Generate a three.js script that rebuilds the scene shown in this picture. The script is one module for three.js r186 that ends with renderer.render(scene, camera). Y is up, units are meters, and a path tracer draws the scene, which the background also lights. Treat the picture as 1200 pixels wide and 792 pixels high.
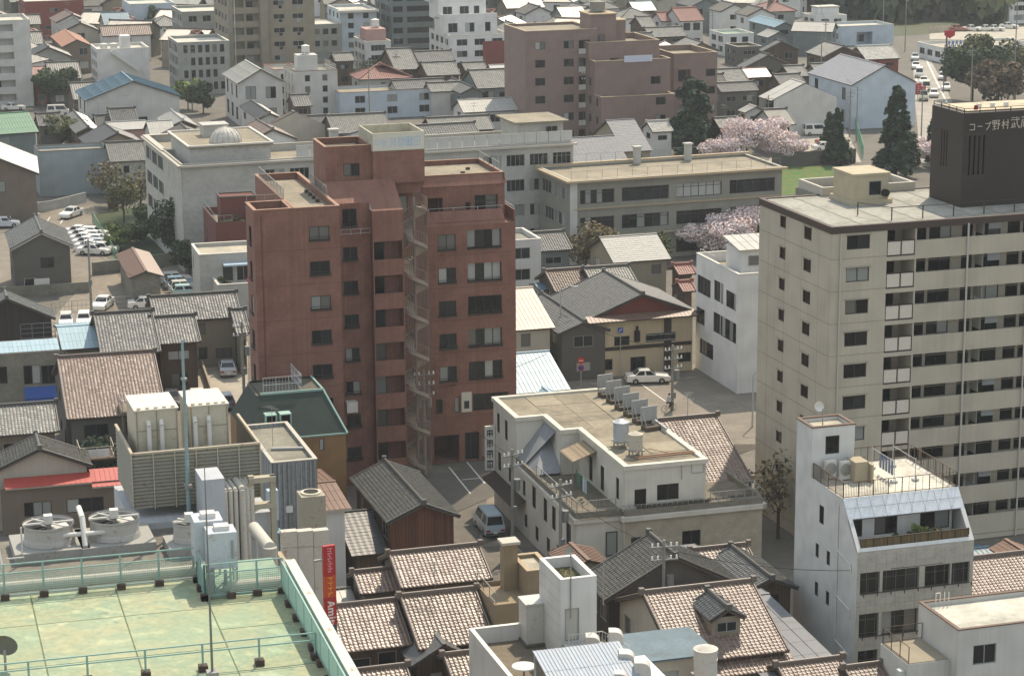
import * as THREE from 'three';
import { mergeGeometries } from 'three/addons/utils/BufferGeometryUtils.js';
import { ImprovedNoise } from 'three/addons/math/ImprovedNoise.js';
import { MarchingCubes } from 'three/addons/objects/MarchingCubes.js';
import { FontLoader } from 'three/addons/loaders/FontLoader.js';
import { TextGeometry } from 'three/addons/geometries/TextGeometry.js';

// ---------- camera, sky, sun, exposure ----------
const scene = new THREE.Scene();
const FOC = 2775, CAMH = 60, DEG = Math.PI / 180;
const camera = new THREE.PerspectiveCamera(2 * Math.atan(396 / FOC) / DEG, 1024 / 675, 1, 4000);
camera.position.set(0, CAMH, 0);
camera.rotation.set(-13.5 * DEG, 0, -0.0068, 'YXZ');
camera.updateMatrixWorld();
const SUN_AZ = 21 * DEG, SUN_EL = 56 * DEG;            // ahead of the camera and to the right
const sunDir = new THREE.Vector3(Math.sin(SUN_AZ) * Math.cos(SUN_EL), Math.sin(SUN_EL), -Math.cos(SUN_AZ) * Math.cos(SUN_EL));
{ // a bright hazy spring sky
  const W = 256, H = 128, a = new Float32Array(W * H * 4), v = new THREE.Vector3();
  for (let j = 0; j < H; j++) for (let i = 0; i < W; i++) {
    const el = ((j + .5) / H - .5) * Math.PI, az = ((i + .5) / W - .5) * 2 * Math.PI;
    v.set(Math.cos(el) * Math.cos(az), Math.sin(el), Math.cos(el) * Math.sin(az));
    const t = Math.pow(Math.max(0, v.y), .55), g = .5 * Math.exp(-(1 - v.dot(sunDir)) * 7), k = (j * W + i) * 4;
    a[k] = .94 * (1 - t) + .55 * t + g; a[k + 1] = .97 * (1 - t) + .64 * t + g * .97; a[k + 2] = .95 * (1 - t) + .77 * t + g * .9; a[k + 3] = 1;
  }
  const sky = new THREE.DataTexture(a, W, H, THREE.RGBAFormat, THREE.FloatType);
  sky.mapping = THREE.EquirectangularReflectionMapping; sky.magFilter = sky.minFilter = THREE.LinearFilter; sky.needsUpdate = true;
  scene.background = sky; scene.environment = sky;
}
const sun = new THREE.DirectionalLight(0xffeed6, 4.6);
sun.position.copy(sunDir).multiplyScalar(900).add(new THREE.Vector3(0, 0, -300)); sun.target.position.set(0, 0, -300);
sun.castShadow = true; sun.shadow.mapSize.set(4096, 4096); sun.shadow.radius = 1.5;
Object.assign(sun.shadow.camera, { left: -420, right: 420, top: 420, bottom: -420, near: 10, far: 2200 });
scene.add(sun, sun.target);
const renderer = new THREE.WebGLRenderer({ antialias: true });
renderer.shadowMap.enabled = true;
renderer.toneMapping = THREE.LinearToneMapping; renderer.toneMappingExposure = 1.22;
scene.fog = new THREE.FogExp2(0xdfe6e8, 0.00016);

// ---------- random numbers, pixels to places ----------
function rng(s) { return () => { s |= 0; s = s + 0x6D2B79F5 | 0; let t = Math.imul(s ^ s >>> 15, 1 | s); t = t + Math.imul(t ^ t >>> 7, 61 | t) ^ t; return ((t ^ t >>> 14) >>> 0) / 4294967296; }; }
let R = rng(11);
const rr = (a, b) => a + (b - a) * R();
const V = (x, y, z) => new THREE.Vector3(x, y, z);
const CQ = camera.quaternion.clone(), CI = CQ.clone().invert();
const ray = (px, py) => V((px - 600) / FOC, -(py - 396) / FOC, -1).applyQuaternion(CQ);
function P(px, py, h = 0) { const d = ray(px, py), t = (h - CAMH) / d.y; return V(d.x * t, h, d.z * t); }
function proj(p) { const q = p.clone().sub(camera.position).applyQuaternion(CI); return [600 + FOC * q.x / -q.z, 396 - FOC * q.y / -q.z, -q.z]; }
function along(A, dir, px, py) {          // metres along dir from A until the point lies in image column px (or row py)
  const q = A.clone().sub(camera.position).applyQuaternion(CI), d = dir.clone().applyQuaternion(CI);
  if (px != null) { const k = (px - 600) / FOC; return (-k * q.z - q.x) / (d.x + k * d.z); }
  const k = (396 - py) / FOC; return (-k * q.z - q.y) / (d.y + k * d.z);
}

// ---------- textures and materials ----------
const noise = new ImprovedNoise();
function makeTex(n, fn) {
  const a = new Uint8Array(n * n * 4);
  for (let j = 0; j < n; j++) for (let i = 0; i < n; i++) {
    const c = fn(i / n, j / n), k = (j * n + i) * 4;
    for (let q = 0; q < 3; q++) a[k + q] = Math.max(0, Math.min(255, 255 * (c.length ? c[q] : c)));
    a[k + 3] = 255;
  }
  const t = new THREE.DataTexture(a, n, n, THREE.RGBAFormat); t.wrapS = t.wrapT = THREE.RepeatWrapping;
  t.magFilter = THREE.LinearFilter; t.minFilter = THREE.LinearFilter; t.colorSpace = THREE.SRGBColorSpace; t.needsUpdate = true; return t;
}
// tileable fractal noise on a torus-like blend
function tn(u, v, f, s = 0) {
  const N = (x, y) => noise.noise(x * f + s * 17.3, y * f + s * 7.1, s * 3.7 + .5);
  const a = N(u, v), b = N(u - 1, v), c = N(u, v - 1), d = N(u - 1, v - 1);
  return (a * (1 - u) + b * u) * (1 - v) + (c * (1 - u) + d * u) * v;
}
const hashTex = (() => { const r = rng(5), a = new Float32Array(65536); for (let i = 0; i < 65536; i++) a[i] = r(); return a; })();
const speck = (u, v, n = 256) => hashTex[(Math.floor(v * n) * n + Math.floor(u * n)) & 65535];
const TEX = {
  conc: makeTex(384, (u, v) => .93 + .10 * tn(u, v, 4, 1) + .07 * tn(u, v, 15, 2) + .05 * tn(u, v, 50, 3) + .05 * (speck(u, v) - .5)),
  wall: makeTex(512, (u, v) => { const st = tn(u, v * .0 + .3, 40, 4) * .5 + tn(u, .7, 90, 9) * .4, m = tn(u, v, 3, 5); return .93 + .07 * tn(u, v, 6, 6) + .13 * st * (.45 + m) + .04 * (speck(u, v) - .5); }),
  roof: makeTex(512, (u, v) => { const b = tn(u, v, 5, 7), c = tn(u, v, 18, 8), k = .88 + .2 * b + .14 * c + .07 * tn(u, v, 60, 3) + .06 * (speck(u, v) - .5); const d = c + b > .42 ? -.10 : 0; return [k + d, k + d, k + d * 1.1 - .02]; }),
  green: makeTex(512, (u, v) => { const b = tn(u, v, 5, 11), c = tn(u, v, 14, 12), f = tn(u, v, 45, 13), k = .90 + .09 * f + .05 * (speck(u, v) - .5) + .06 * c; const p = Math.max(0, Math.min(1, (b + .6 * c + .25 * f) * 3 + .5)), w = c - b > .33 ? .05 : 0; const q = tn(u, v, 9, 15) + .4 * f > .56 ? .05 : 0, e = tn(u, v, 11, 16) + .5 * f < -.5 ? .07 : 0; return [k * (.905 + .055 * p) + w - e, k * (.95 - .005 * p) + w - q * .25 - e, k * (.89 - .03 * p) + w - q - e]; }),
  rust: makeTex(384, (u, v) => { const b = tn(u, v, 7, 21) + .5 * tn(u, v, 25, 22), k = .93 + .06 * tn(u, v, 40, 3); const s = Math.max(0, b - .3) * 1.4; return [k - s * .2, k - s * .38, k - s * .5]; }),
  wood: makeTex(256, (u, v) => { const q = Math.floor(u * 24), e = u * 24 - q; return (.8 + .22 * speck(q / 24 + .01, .3, 64) + .1 * tn(u, v, 30, 31) - (e < .12 ? .3 : 0)) * .95; }),
  tile: makeTex(512, (u, v) => { const st = tn(u, .3, 60, 4) * .6 + tn(u, .7, 130, 9) * .5, m = tn(u, v, 3, 5), b = tn(u, v, 7, 6); const k = .34 * st * (.4 + m) + .08 * tn(u, v, 24, 12) + .08 * (speck(u, v) - .5); return [.89 + .11 * b + k, .88 + .13 * b + k * 1.05, .87 + .15 * b + k * 1.1]; }),
  fine: makeTex(256, (u, v) => .94 + .05 * tn(u, v, 12, 41) + .05 * (speck(u, v) - .5)),
  asph: makeTex(384, (u, v) => .88 + .12 * tn(u, v, 5, 51) + .08 * tn(u, v, 20, 52) + .14 * (speck(u, v) - .5)),
  grass: makeTex(256, (u, v) => { const b = tn(u, v, 6, 61), k = .8 + .2 * tn(u, v, 30, 62) + .2 * (speck(u, v) - .5); return [k * (.85 + .5 * b), k, k * .8]; }),
  bark: makeTex(128, (u, v) => .8 + .3 * tn(u, v, 20, 71)),
  leaf: makeTex(64, (u, v) => .9 + .1 * tn(u, v, 8, 81)),
};
const texClones = new Map();
function tex(name, size) {
  const k = name + size; if (!texClones.has(k)) { const t = TEX[name].clone(); t.repeat.set(1 / size, 1 / size); t.needsUpdate = true; texClones.set(k, t); } return texClones.get(k);
}
const mats = new Map();
function M(color, { ior = 1.5, r = .85, m = 0, t = 'conc', s = 6, cc = 0, vc = false, side = THREE.DoubleSide, spec = 1, bump = 0, em = null } = {}) {
  const key = [color, ior, r, m, t, s, cc, vc, spec, bump, em].join();
  if (mats.has(key)) return mats.get(key);
  const o = new THREE.MeshPhysicalMaterial({ color, roughness: r, metalness: m, side, vertexColors: vc });
  if (spec !== 1) o.specularIntensity = spec; o.ior = ior;
  if (cc) { o.clearcoat = cc; o.clearcoatRoughness = .15; }
  if (t) { o.map = tex(t, s); if (bump) { o.bumpMap = tex(t, s); o.bumpScale = bump; } }
  mats.set(key, o); return o;
}

// ---------- geometry collector: flat faces, uv in metres by the way a face points ----------
const I4 = new THREE.Matrix4();
class G {
  constructor() { this.p = []; this.n = []; this.c = null; this.m = I4; this.col = null; }
  at(m) { this.m = m; return this; }
  color(r, g, b) { if (!this.c) { this.c = []; for (let i = 0; i < this.p.length; i++) this.c.push(1); } this.col = [r, g, b]; return this; }
  tri(a, b, c, na, nb, nc) {
    const e = this.m.elements, q = (v) => [e[0] * v[0] + e[4] * v[1] + e[8] * v[2] + e[12], e[1] * v[0] + e[5] * v[1] + e[9] * v[2] + e[13], e[2] * v[0] + e[6] * v[1] + e[10] * v[2] + e[14]];
    const A = q(a), B = q(b), C = q(c); let N;
    if (na) { const w = (v) => { const x = e[0] * v[0] + e[4] * v[1] + e[8] * v[2], y = e[1] * v[0] + e[5] * v[1] + e[9] * v[2], z = e[2] * v[0] + e[6] * v[1] + e[10] * v[2], l = Math.hypot(x, y, z) || 1; return [x / l, y / l, z / l]; }; N = [w(na), w(nb), w(nc)]; }
    else { const ux = B[0] - A[0], uy = B[1] - A[1], uz = B[2] - A[2], vx = C[0] - A[0], vy = C[1] - A[1], vz = C[2] - A[2]; let x = uy * vz - uz * vy, y = uz * vx - ux * vz, z = ux * vy - uy * vx; const l = Math.hypot(x, y, z); if (l < 1e-9) return this; N = [[x / l, y / l, z / l]]; N[1] = N[2] = N[0]; }
    this.p.push(...A, ...B, ...C); this.n.push(...N[0], ...N[1], ...N[2]);
    if (this.c) { const k = this.col; this.c.push(...k, ...k, ...k); }
    return this;
  }
  quad(a, b, c, d) { return this.tri(a, b, c).tri(a, c, d); }
  box(x0, y0, z0, x1, y1, z1, skip = '') {
    const k = (s) => !skip.includes(s);
    if (k('f')) this.quad([x0, y0, z1], [x1, y0, z1], [x1, y1, z1], [x0, y1, z1]);
    if (k('b')) this.quad([x1, y0, z0], [x0, y0, z0], [x0, y1, z0], [x1, y1, z0]);
    if (k('l')) this.quad([x0, y0, z0], [x0, y0, z1], [x0, y1, z1], [x0, y1, z0]);
    if (k('r')) this.quad([x1, y0, z1], [x1, y0, z0], [x1, y1, z0], [x1, y1, z1]);
    if (k('t')) this.quad([x0, y1, z1], [x1, y1, z1], [x1, y1, z0], [x0, y1, z0]);
    if (k('d')) this.quad([x0, y0, z0], [x1, y0, z0], [x1, y0, z1], [x0, y0, z1]);
    return this;
  }
  cbox(x, y, z, w, h, d, skip) { return this.box(x - w / 2, y - h / 2, z - d / 2, x + w / 2, y + h / 2, z + d / 2, skip); }
  tube(a, b, r0, r1 = r0, n = 8, caps = true) {           // tapered round bar from a to b
    const A = V(...a), B = V(...b), d = B.clone().sub(A).normalize(), s = Math.abs(d.y) > .9 ? V(1, 0, 0) : V(0, 1, 0), u = V().crossVectors(s, d).normalize(), w = V().crossVectors(d, u), sl = (r0 - r1) / Math.max(1e-6, A.distanceTo(B));
    const pt = (C, r, i) => { const t = i / n * 2 * Math.PI, c = Math.cos(t), q = Math.sin(t); return [C.x + r * (u.x * c + w.x * q), C.y + r * (u.y * c + w.y * q), C.z + r * (u.z * c + w.z * q)]; };
    const nn = (i) => { const t = i / n * 2 * Math.PI, c = Math.cos(t), q = Math.sin(t); return [u.x * c + w.x * q + d.x * sl, u.y * c + w.y * q + d.y * sl, u.z * c + w.z * q + d.z * sl]; };
    for (let i = 0; i < n; i++) {
      const a0 = pt(A, r0, i), a1 = pt(A, r0, i + 1), b0 = pt(B, r1, i), b1 = pt(B, r1, i + 1);
      this.tri(a0, a1, b1, nn(i), nn(i + 1), nn(i + 1)); if (r1 > 1e-4) this.tri(a0, b1, b0, nn(i), nn(i + 1), nn(i));
      if (caps) { this.tri([A.x, A.y, A.z], a1, a0); if (r1 > 1e-4) this.tri([B.x, B.y, B.z], b0, b1); }
    }
    return this;
  }
  bar(a, b, w, h = w) {                                    // square bar from a to b
    const A = V(...a), B = V(...b), d = B.clone().sub(A), L = d.length(); d.normalize();
    const s = Math.abs(d.y) > .95 ? V(1, 0, 0) : V(0, 1, 0), u = V().crossVectors(s, d).normalize(), v = V().crossVectors(d, u);
    const m0 = this.m; this.m = m0.clone().multiply(new THREE.Matrix4().makeBasis(u, v, d).setPosition(A)); this.box(-w / 2, -h / 2, 0, w / 2, h / 2, L); this.m = m0; return this;
  }
  geo() {
    const g = new THREE.BufferGeometry(), p = this.p, n = this.n, uv = new Float32Array(p.length / 3 * 2);
    for (let t = 0; t < p.length; t += 9) {
      let x = 0, y = 0, z = 0; for (let k = 0; k < 3; k++) { x += n[t + 3 * k]; y += n[t + 3 * k + 1]; z += n[t + 3 * k + 2]; }
      x = Math.abs(x); y = Math.abs(y); z = Math.abs(z);
      const a = x > y && x > z ? 2 : 0, b = y >= x && y >= z ? 2 : 1;
      for (let k = 0; k < 3; k++) { const i = t + 3 * k, j = i / 3 * 2; uv[j] = p[i + a]; uv[j + 1] = p[i + b]; }
    }
    g.setAttribute('position', new THREE.Float32BufferAttribute(p, 3)); g.setAttribute('normal', new THREE.Float32BufferAttribute(n, 3)); g.setAttribute('uv', new THREE.BufferAttribute(uv, 2));
    if (this.c) g.setAttribute('color', new THREE.Float32BufferAttribute(this.c, 3));
    return g;
  }
}
const MX = (x = 0, y = 0, z = 0, ry = 0, rx = 0, rz = 0) => new THREE.Matrix4().compose(V(x, y, z), new THREE.Quaternion().setFromEuler(new THREE.Euler(rx, ry, rz, 'YXZ')), V(1, 1, 1));

// ---------- objects ----------
const taken = new Map();
function numbered(n) { const k = taken.get(n) ?? 0; taken.set(n, k + 1); return k ? n + '_' + String(k).padStart(3, '0') : n; }
function tag(o, label, category, group) { o.userData.label = label; o.userData.category = category; if (group) o.userData.group = group; return o; }
function thing(name, label, category, group, pos, rot = 0) {
  const o = new THREE.Group(); o.name = numbered(name); if (pos) o.position.copy(pos); o.rotation.y = rot; scene.add(o); return tag(o, label, category, group);
}
function mesh(parent, name, g, m, kind) {
  const geo = g instanceof G ? g.geo() : g, o = new THREE.Mesh(geo, m); o.castShadow = o.receiveShadow = true;
  o.name = parent === scene ? numbered(name) : name; parent.add(o); if (kind) o.userData.kind = kind; return o;
}
function dup(o, pos, rot, label, group) {
  const c = o.clone(); c.name = numbered(o.name.replace(/_\d\d\d$/, '')); c.userData = { ...o.userData }; if (label) c.userData.label = label; if (group) c.userData.group = group;
  c.position.copy(pos); c.rotation.y = rot; scene.add(c); return c;
}
const structure = (name, g, m) => mesh(scene, name, g, m, 'structure');

// ---------- buildings ----------
const MAT = {
  glass: M(0x191c1d, { r: .12, t: null, spec: .5 }), glass2: M(0x25292a, { r: .15, t: null, spec: .5 }), glass3: M(0x101212, { r: .1, t: null, spec: .45 }),
  curtain: M(0x858a86, { r: .5, t: 'fine', s: 1, cc: .6 }), curtain2: M(0x5c5a54, { r: .5, t: 'fine', s: 1, cc: .6 }), curtain3: M(0xa3a6a1, { r: .5, t: 'fine', s: 1, cc: .6 }),
  frameD: M(0x2c2622, { r: .6, t: null }), frameA: M(0x8b8d8b, { r: .45, m: .3, t: null }), frameW: M(0xc9c9c2, { r: .6, t: null }),
  dark: M(0x15130f, { r: .9, t: null }), white: M(0xd9d7cf, { t: 'wall', s: 9 }), steel: M(0x9b9c98, { r: .5, m: .4, t: 'rust', s: 3 }), galv: M(0xb4b8b8, { r: .5, m: .2, t: 'rust', s: 2 }),
};
const PANES = [MAT.glass, MAT.glass, MAT.glass2, MAT.glass3, MAT.curtain, MAT.curtain2, MAT.glass2, MAT.glass3, MAT.glass, MAT.curtain3];
const gcache = new Map();
const cached = (k, f) => { if (!gcache.has(k)) gcache.set(k, f()); return gcache.get(k); };
const r2 = (x) => Math.round(x * 20) / 20;
function windowMesh(parent, w, h, n, fm, opt = {}) {
  w = r2(w); h = r2(h); const t = opt.t ?? .06, tr = opt.tr ? 1 : 0;
  const fr = cached(`wf${w},${h},${n},${t},${tr}`, () => {
    const g = new G(); g.box(0, 0, -.02, w, t, .07).box(0, h - t, -.02, w, h, .07).box(0, t, -.02, t, h - t, .07).box(w - t, t, -.02, w, h - t, .07);
    for (let i = 1; i < n; i++) g.box(w * i / n - t / 2, t, -.015, w * i / n + t / 2, h - t, .06);
    if (tr) g.box(t, h * .72, -.012, w - t, h * .72 + t, .055); return g.geo();
  });
  const o = mesh(parent, opt.name ?? 'window', fr, fm);
  const pg = cached(`wp${w},${h},${n},${t}`, () => new G().box(t * .6, t * .6, 0, w / n - t * .2, h - t * .6, .012).geo());
  const first = Math.floor(R() * PANES.length);
  for (let i = 0; i < n; i++) { const q = mesh(o, 'pane', pg, opt.pm ?? PANES[R() < .55 ? first : Math.floor(R() * PANES.length)]); q.position.set(w * i / n, 0, i % 2 ? .012 : -.008); }
  return o;
}
// a wall face W x H with openings, drawn under matrix m (x along the face, y up, z outwards)
function panel(g, m, W, H, ops, y0 = 0) {
  g.at(m);
  const xs = [0, W], ys = [y0, H];
  for (const o of ops) { xs.push(o.x, o.x + o.w); ys.push(o.y, o.y + o.h); }
  const uq = (a, lo, hi) => [...new Set(a.filter((v) => v >= lo - 1e-6 && v <= hi + 1e-6).map((v) => +v.toFixed(4)))].sort((p, q) => p - q);
  const X = uq(xs, 0, W), Y = uq(ys, y0, H);
  for (let j = 0; j + 1 < Y.length; j++) {
    const yc = (Y[j] + Y[j + 1]) / 2; let s = null;
    for (let i = 0; i + 1 < X.length; i++) {
      const xc = (X[i] + X[i + 1]) / 2, hole = ops.some((o) => xc > o.x && xc < o.x + o.w && yc > o.y && yc < o.y + o.h);
      if (!hole && s === null) s = X[i];
      if (s !== null && (hole || i + 2 === X.length)) { g.quad([s, Y[j], 0], [hole ? X[i] : X[i + 1], Y[j], 0], [hole ? X[i] : X[i + 1], Y[j + 1], 0], [s, Y[j + 1], 0]); s = null; }
    }
  }
  for (const o of ops) {
    const r = o.r ?? .12, a = o.x, b = o.x + o.w, c = o.y, e = o.y + o.h, f = c - (o.drop ?? 0);
    g.quad([a, e, 0], [b, e, 0], [b, e, -r], [a, e, -r]);
    if (o.drop) { const k = .14; g.quad([a, c, -k], [b, c, -k], [b, c, 0], [a, c, 0]).quad([b, f, -k], [a, f, -k], [a, c, -k], [b, c, -k]).quad([a, f, -r], [b, f, -r], [b, f, -k], [a, f, -k]); }
    else g.quad([a, c, -r], [b, c, -r], [b, c, 0], [a, c, 0]);
    g.quad([a, f, -r], [a, f, 0], [a, e, 0], [a, e, -r]).quad([b, f, 0], [b, f, -r], [b, e, -r], [b, e, 0]);
  }
  g.at(I4);
}
function fitOpening(root, g, m, o, fm, lv = 0) {
  const r = o.r ?? .12, pos = V(o.x, o.y, -r).applyMatrix4(m), q = new THREE.Quaternion().setFromRotationMatrix(m);
  if (o.k === 'b') {                                        // recessed balcony with its own back wall
    const f = o.drop ?? 0, m2 = m.clone().multiply(MX(o.x, o.y - f, -r)); panel(g, m2, o.w, o.h + f, o.back ?? []); for (const b of o.back ?? []) fitOpening(root, g, m2, b, fm, 1); return;
  }
  if (o.k === 'k') { g.at(m).quad([o.x, o.y, -r], [o.x + o.w, o.y, -r], [o.x + o.w, o.y + o.h, -r], [o.x, o.y + o.h, -r]).at(I4); return; }
  const d = o.k === 'd';
  const n = o.n ?? (d ? 1 : Math.max(1, Math.round(o.w / 1.0)));
  const w = windowMesh(root, o.w, o.h, n, o.fm ?? fm, { name: d ? 'door' : 'window', pm: o.pm, tr: o.tr });
  w.position.copy(pos); w.quaternion.copy(q); w.scale.set(o.w / r2(o.w), o.h / r2(o.h), 1);
  if (o.sill) { const s = mesh(w, 'sill', cached('sill' + r2(o.w) + o.sill, () => { const G1 = new G(); G1.box(-.06, -.1, .08, r2(o.w) + .06, 0, r + .14); if (o.sill > 1) { G1.box(-.05, .25, r + .1, r2(o.w) + .05, .29, r + .14); G1.box(-.05, .04, r + .1, 0, .25, r + .14).box(r2(o.w), .04, r + .1, r2(o.w) + .05, .25, r + .14); } return G1.geo(); }), o.sillM ?? MAT.frameD); s.userData.n = 0; }
}
const FOOT = [];
const UP = new THREE.Vector3(0, 1, 0);
const hb = (c, by) => along(P(c[0], by, 0), UP, null, c[1]);          // height of a corner whose foot stands in image row by
class Bld {                                                  // a building with its near left corner over pixel c at height h
  constructor(name, label, cat, group, { c, h, a = 15, g = 0, w, d, xr, xb, yb }) {
    this.a = a * DEG; this.h = h - g; const A = P(c[0], c[1], h); this.A = A;
    this.u = V(Math.cos(this.a), 0, -Math.sin(this.a)); this.v = V(-Math.sin(this.a), 0, -Math.cos(this.a));
    this.w = w ?? Math.abs(along(A, this.u, xr)); this.d = d ?? (xb != null ? Math.abs(along(A, this.v, xb)) : along(A, this.v, null, yb));
    this.g0 = g; this.o = thing(name, label, cat, group, V(A.x, g, A.z), this.a);
    this.walls = new G(); this.fm = MAT.frameA; FOOT.push(this);
  }
  face(f, dx = 0, dz = 0, W = this.w, D = this.d) { return f === 'F' ? MX(dx, 0, dz) : f === 'R' ? MX(dx + W, 0, dz, 90 * DEG) : f === 'B' ? MX(dx + W, 0, dz - D, 180 * DEG) : MX(dx, 0, dz - D, -90 * DEG); }
  local(p) { const q = p.clone().sub(this.o.position); return V(q.dot(this.u), q.y, -q.dot(this.v)); }
  world(x, y, z) { return this.o.position.clone().addScaledVector(this.u, x).addScaledVector(this.v, -z).setY(this.o.position.y + y); }
  pf(f, px, py, off = 0) {                                   // pixel -> place on a face (off metres behind or before it)
    const n = f === 'F' ? this.v : f === 'L' ? this.u : f === 'R' ? this.u : this.v, o = f === 'F' ? this.world(0, 0, off) : f === 'L' ? this.world(off, 0, 0) : f === 'R' ? this.world(this.w + off, 0, 0) : this.world(0, 0, -this.d);
    const d = ray(px, py), t = o.clone().sub(camera.position).dot(n) / d.dot(n), q = this.local(camera.position.clone().addScaledVector(d, t));
    return f === 'F' ? [q.x, q.y] : f === 'L' ? [q.z + this.d, q.y] : f === 'R' ? [-q.z, q.y] : [this.w - q.x, q.y];
  }
  roofAt(px, py, h) { return this.local(P(px, py, h + this.g0)); }   // pixel -> local place on a level h above the base
  rect(f, x0, y0, x1, y1, o = {}) {                          // pixel rectangle -> opening
    const ym = (y0 + y1) / 2, xm = (x0 + x1) / 2, a = this.pf(f, x0, ym)[0], b = this.pf(f, x1, ym)[0], t = this.pf(f, xm, y0)[1], c = this.pf(f, xm, y1)[1];
    return { x: Math.min(a, b), y: c, w: Math.abs(b - a), h: t - c, ...o };
  }
  wall(f, ops = [], o = {}) {
    const W = o.W ?? this.w, D = o.D ?? this.d, m = this.face(f, o.x ?? 0, o.z ?? 0, W, D), L = f === 'F' || f === 'B' ? W : D, H = o.h ?? this.h;
    ops = ops.filter((p) => p.x > .02 && p.x + p.w < L - .02 && p.y >= (o.y0 ?? 0) && p.y + p.h < H);
    panel(this.walls, m, L, H, ops, o.y0 ?? 0); for (const p of ops) fitOpening(this.o, this.walls, m, p, p.fm ?? this.fm); return this;
  }
  box4(ops = {}, o = {}) { for (const f of 'FRBL') this.wall(f, ops[f] ?? [], o); return this; }
  flat(m, { ph = .5, t = .18, cop = null, x = 0, z = 0, W = this.w, D = this.d, h = this.h, name = 'roof', ch = .07, co = .05 } = {}) {   // flat roof behind a parapet
    const g = this.walls, y = h - ph, x1 = x + W, z1 = z - D;
    g.quad([x, h, z], [x1, h, z], [x1 - t, h, z - t], [x + t, h, z - t]).quad([x1, h, z], [x1, h, z1], [x1 - t, h, z1 + t], [x1 - t, h, z - t]).quad([x1, h, z1], [x, h, z1], [x + t, h, z1 + t], [x1 - t, h, z1 + t]).quad([x, h, z1], [x, h, z], [x + t, h, z - t], [x + t, h, z1 + t]);
    if (ph > .01) { g.quad([x1 - t, y, z - t], [x + t, y, z - t], [x + t, h, z - t], [x1 - t, h, z - t]).quad([x + t, y, z1 + t], [x1 - t, y, z1 + t], [x1 - t, h, z1 + t], [x + t, h, z1 + t]).quad([x + t, y, z - t], [x + t, y, z1 + t], [x + t, h, z1 + t], [x + t, h, z - t]).quad([x1 - t, y, z1 + t], [x1 - t, y, z - t], [x1 - t, h, z - t], [x1 - t, h, z1 + t]); }
    const r = mesh(this.o, name, new G().quad([x + t, y, z - t], [x1 - t, y, z - t], [x1 - t, y, z1 + t], [x + t, y, z1 + t]), m);
    if (cop) { const c = new G(), k = co, b = h + .004; c.box(x - k, b, z - t - k, x1 + k, b + ch, z + k).box(x - k, b, z1 - k, x1 + k, b + ch, z1 + t + k).box(x - k, b, z1 + t + k, x + t + k, b + ch, z - t - k).box(x1 - t - k, b, z1 + t + k, x1 + k, b + ch, z - t - k); mesh(this.o, 'coping', c, cop); }
    return this;
  }
  end(m) { mesh(this.o, 'wall', this.walls, m); return this; }
}
// a regular grid of openings: columns [x, w] and rows y
const grid = (cols, rows, h, o = {}) => rows.flatMap((y) => cols.map(([x, w]) => ({ x, y, w, h, ...o })));
const cols = (L, n, w, m = 1) => Array.from({ length: n }, (_, i) => [m + (L - 2 * m) * (i + .5) / n - w / 2, w]);
const rows = (n, y0, p) => Array.from({ length: n }, (_, i) => y0 + i * p);

function railing(parent, pts, h, m, { step = 1.2, bars = 3, bal = 0, w = .045, closed = false, name = 'railing' } = {}) {
  const g = new G(), n = pts.length;
  for (let i = 0; i < (closed ? n : n - 1); i++) {
    const a = V(...pts[i]), b = V(...pts[(i + 1) % n]), L = a.distanceTo(b), k = Math.max(1, Math.round(L / step));
    for (let j = 0; j <= k; j++) { const p = a.clone().lerp(b, j / k); g.bar([p.x, p.y, p.z], [p.x, p.y + h, p.z], w); }
    for (let j = 0; j < bars; j++) { const y = h - j * (bars > 1 ? (h - .12) / (bars - 1) : 0); g.bar([a.x, a.y + y, a.z], [b.x, b.y + y, b.z], w * .8); }
    if (bal) { const q = Math.round(L / bal); for (let j = 1; j < q; j++) { const p = a.clone().lerp(b, j / q); g.bar([p.x, p.y + .1, p.z], [p.x, p.y + h, p.z], w * .45); } }
  }
  return mesh(parent, name, g, m);
}
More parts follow.
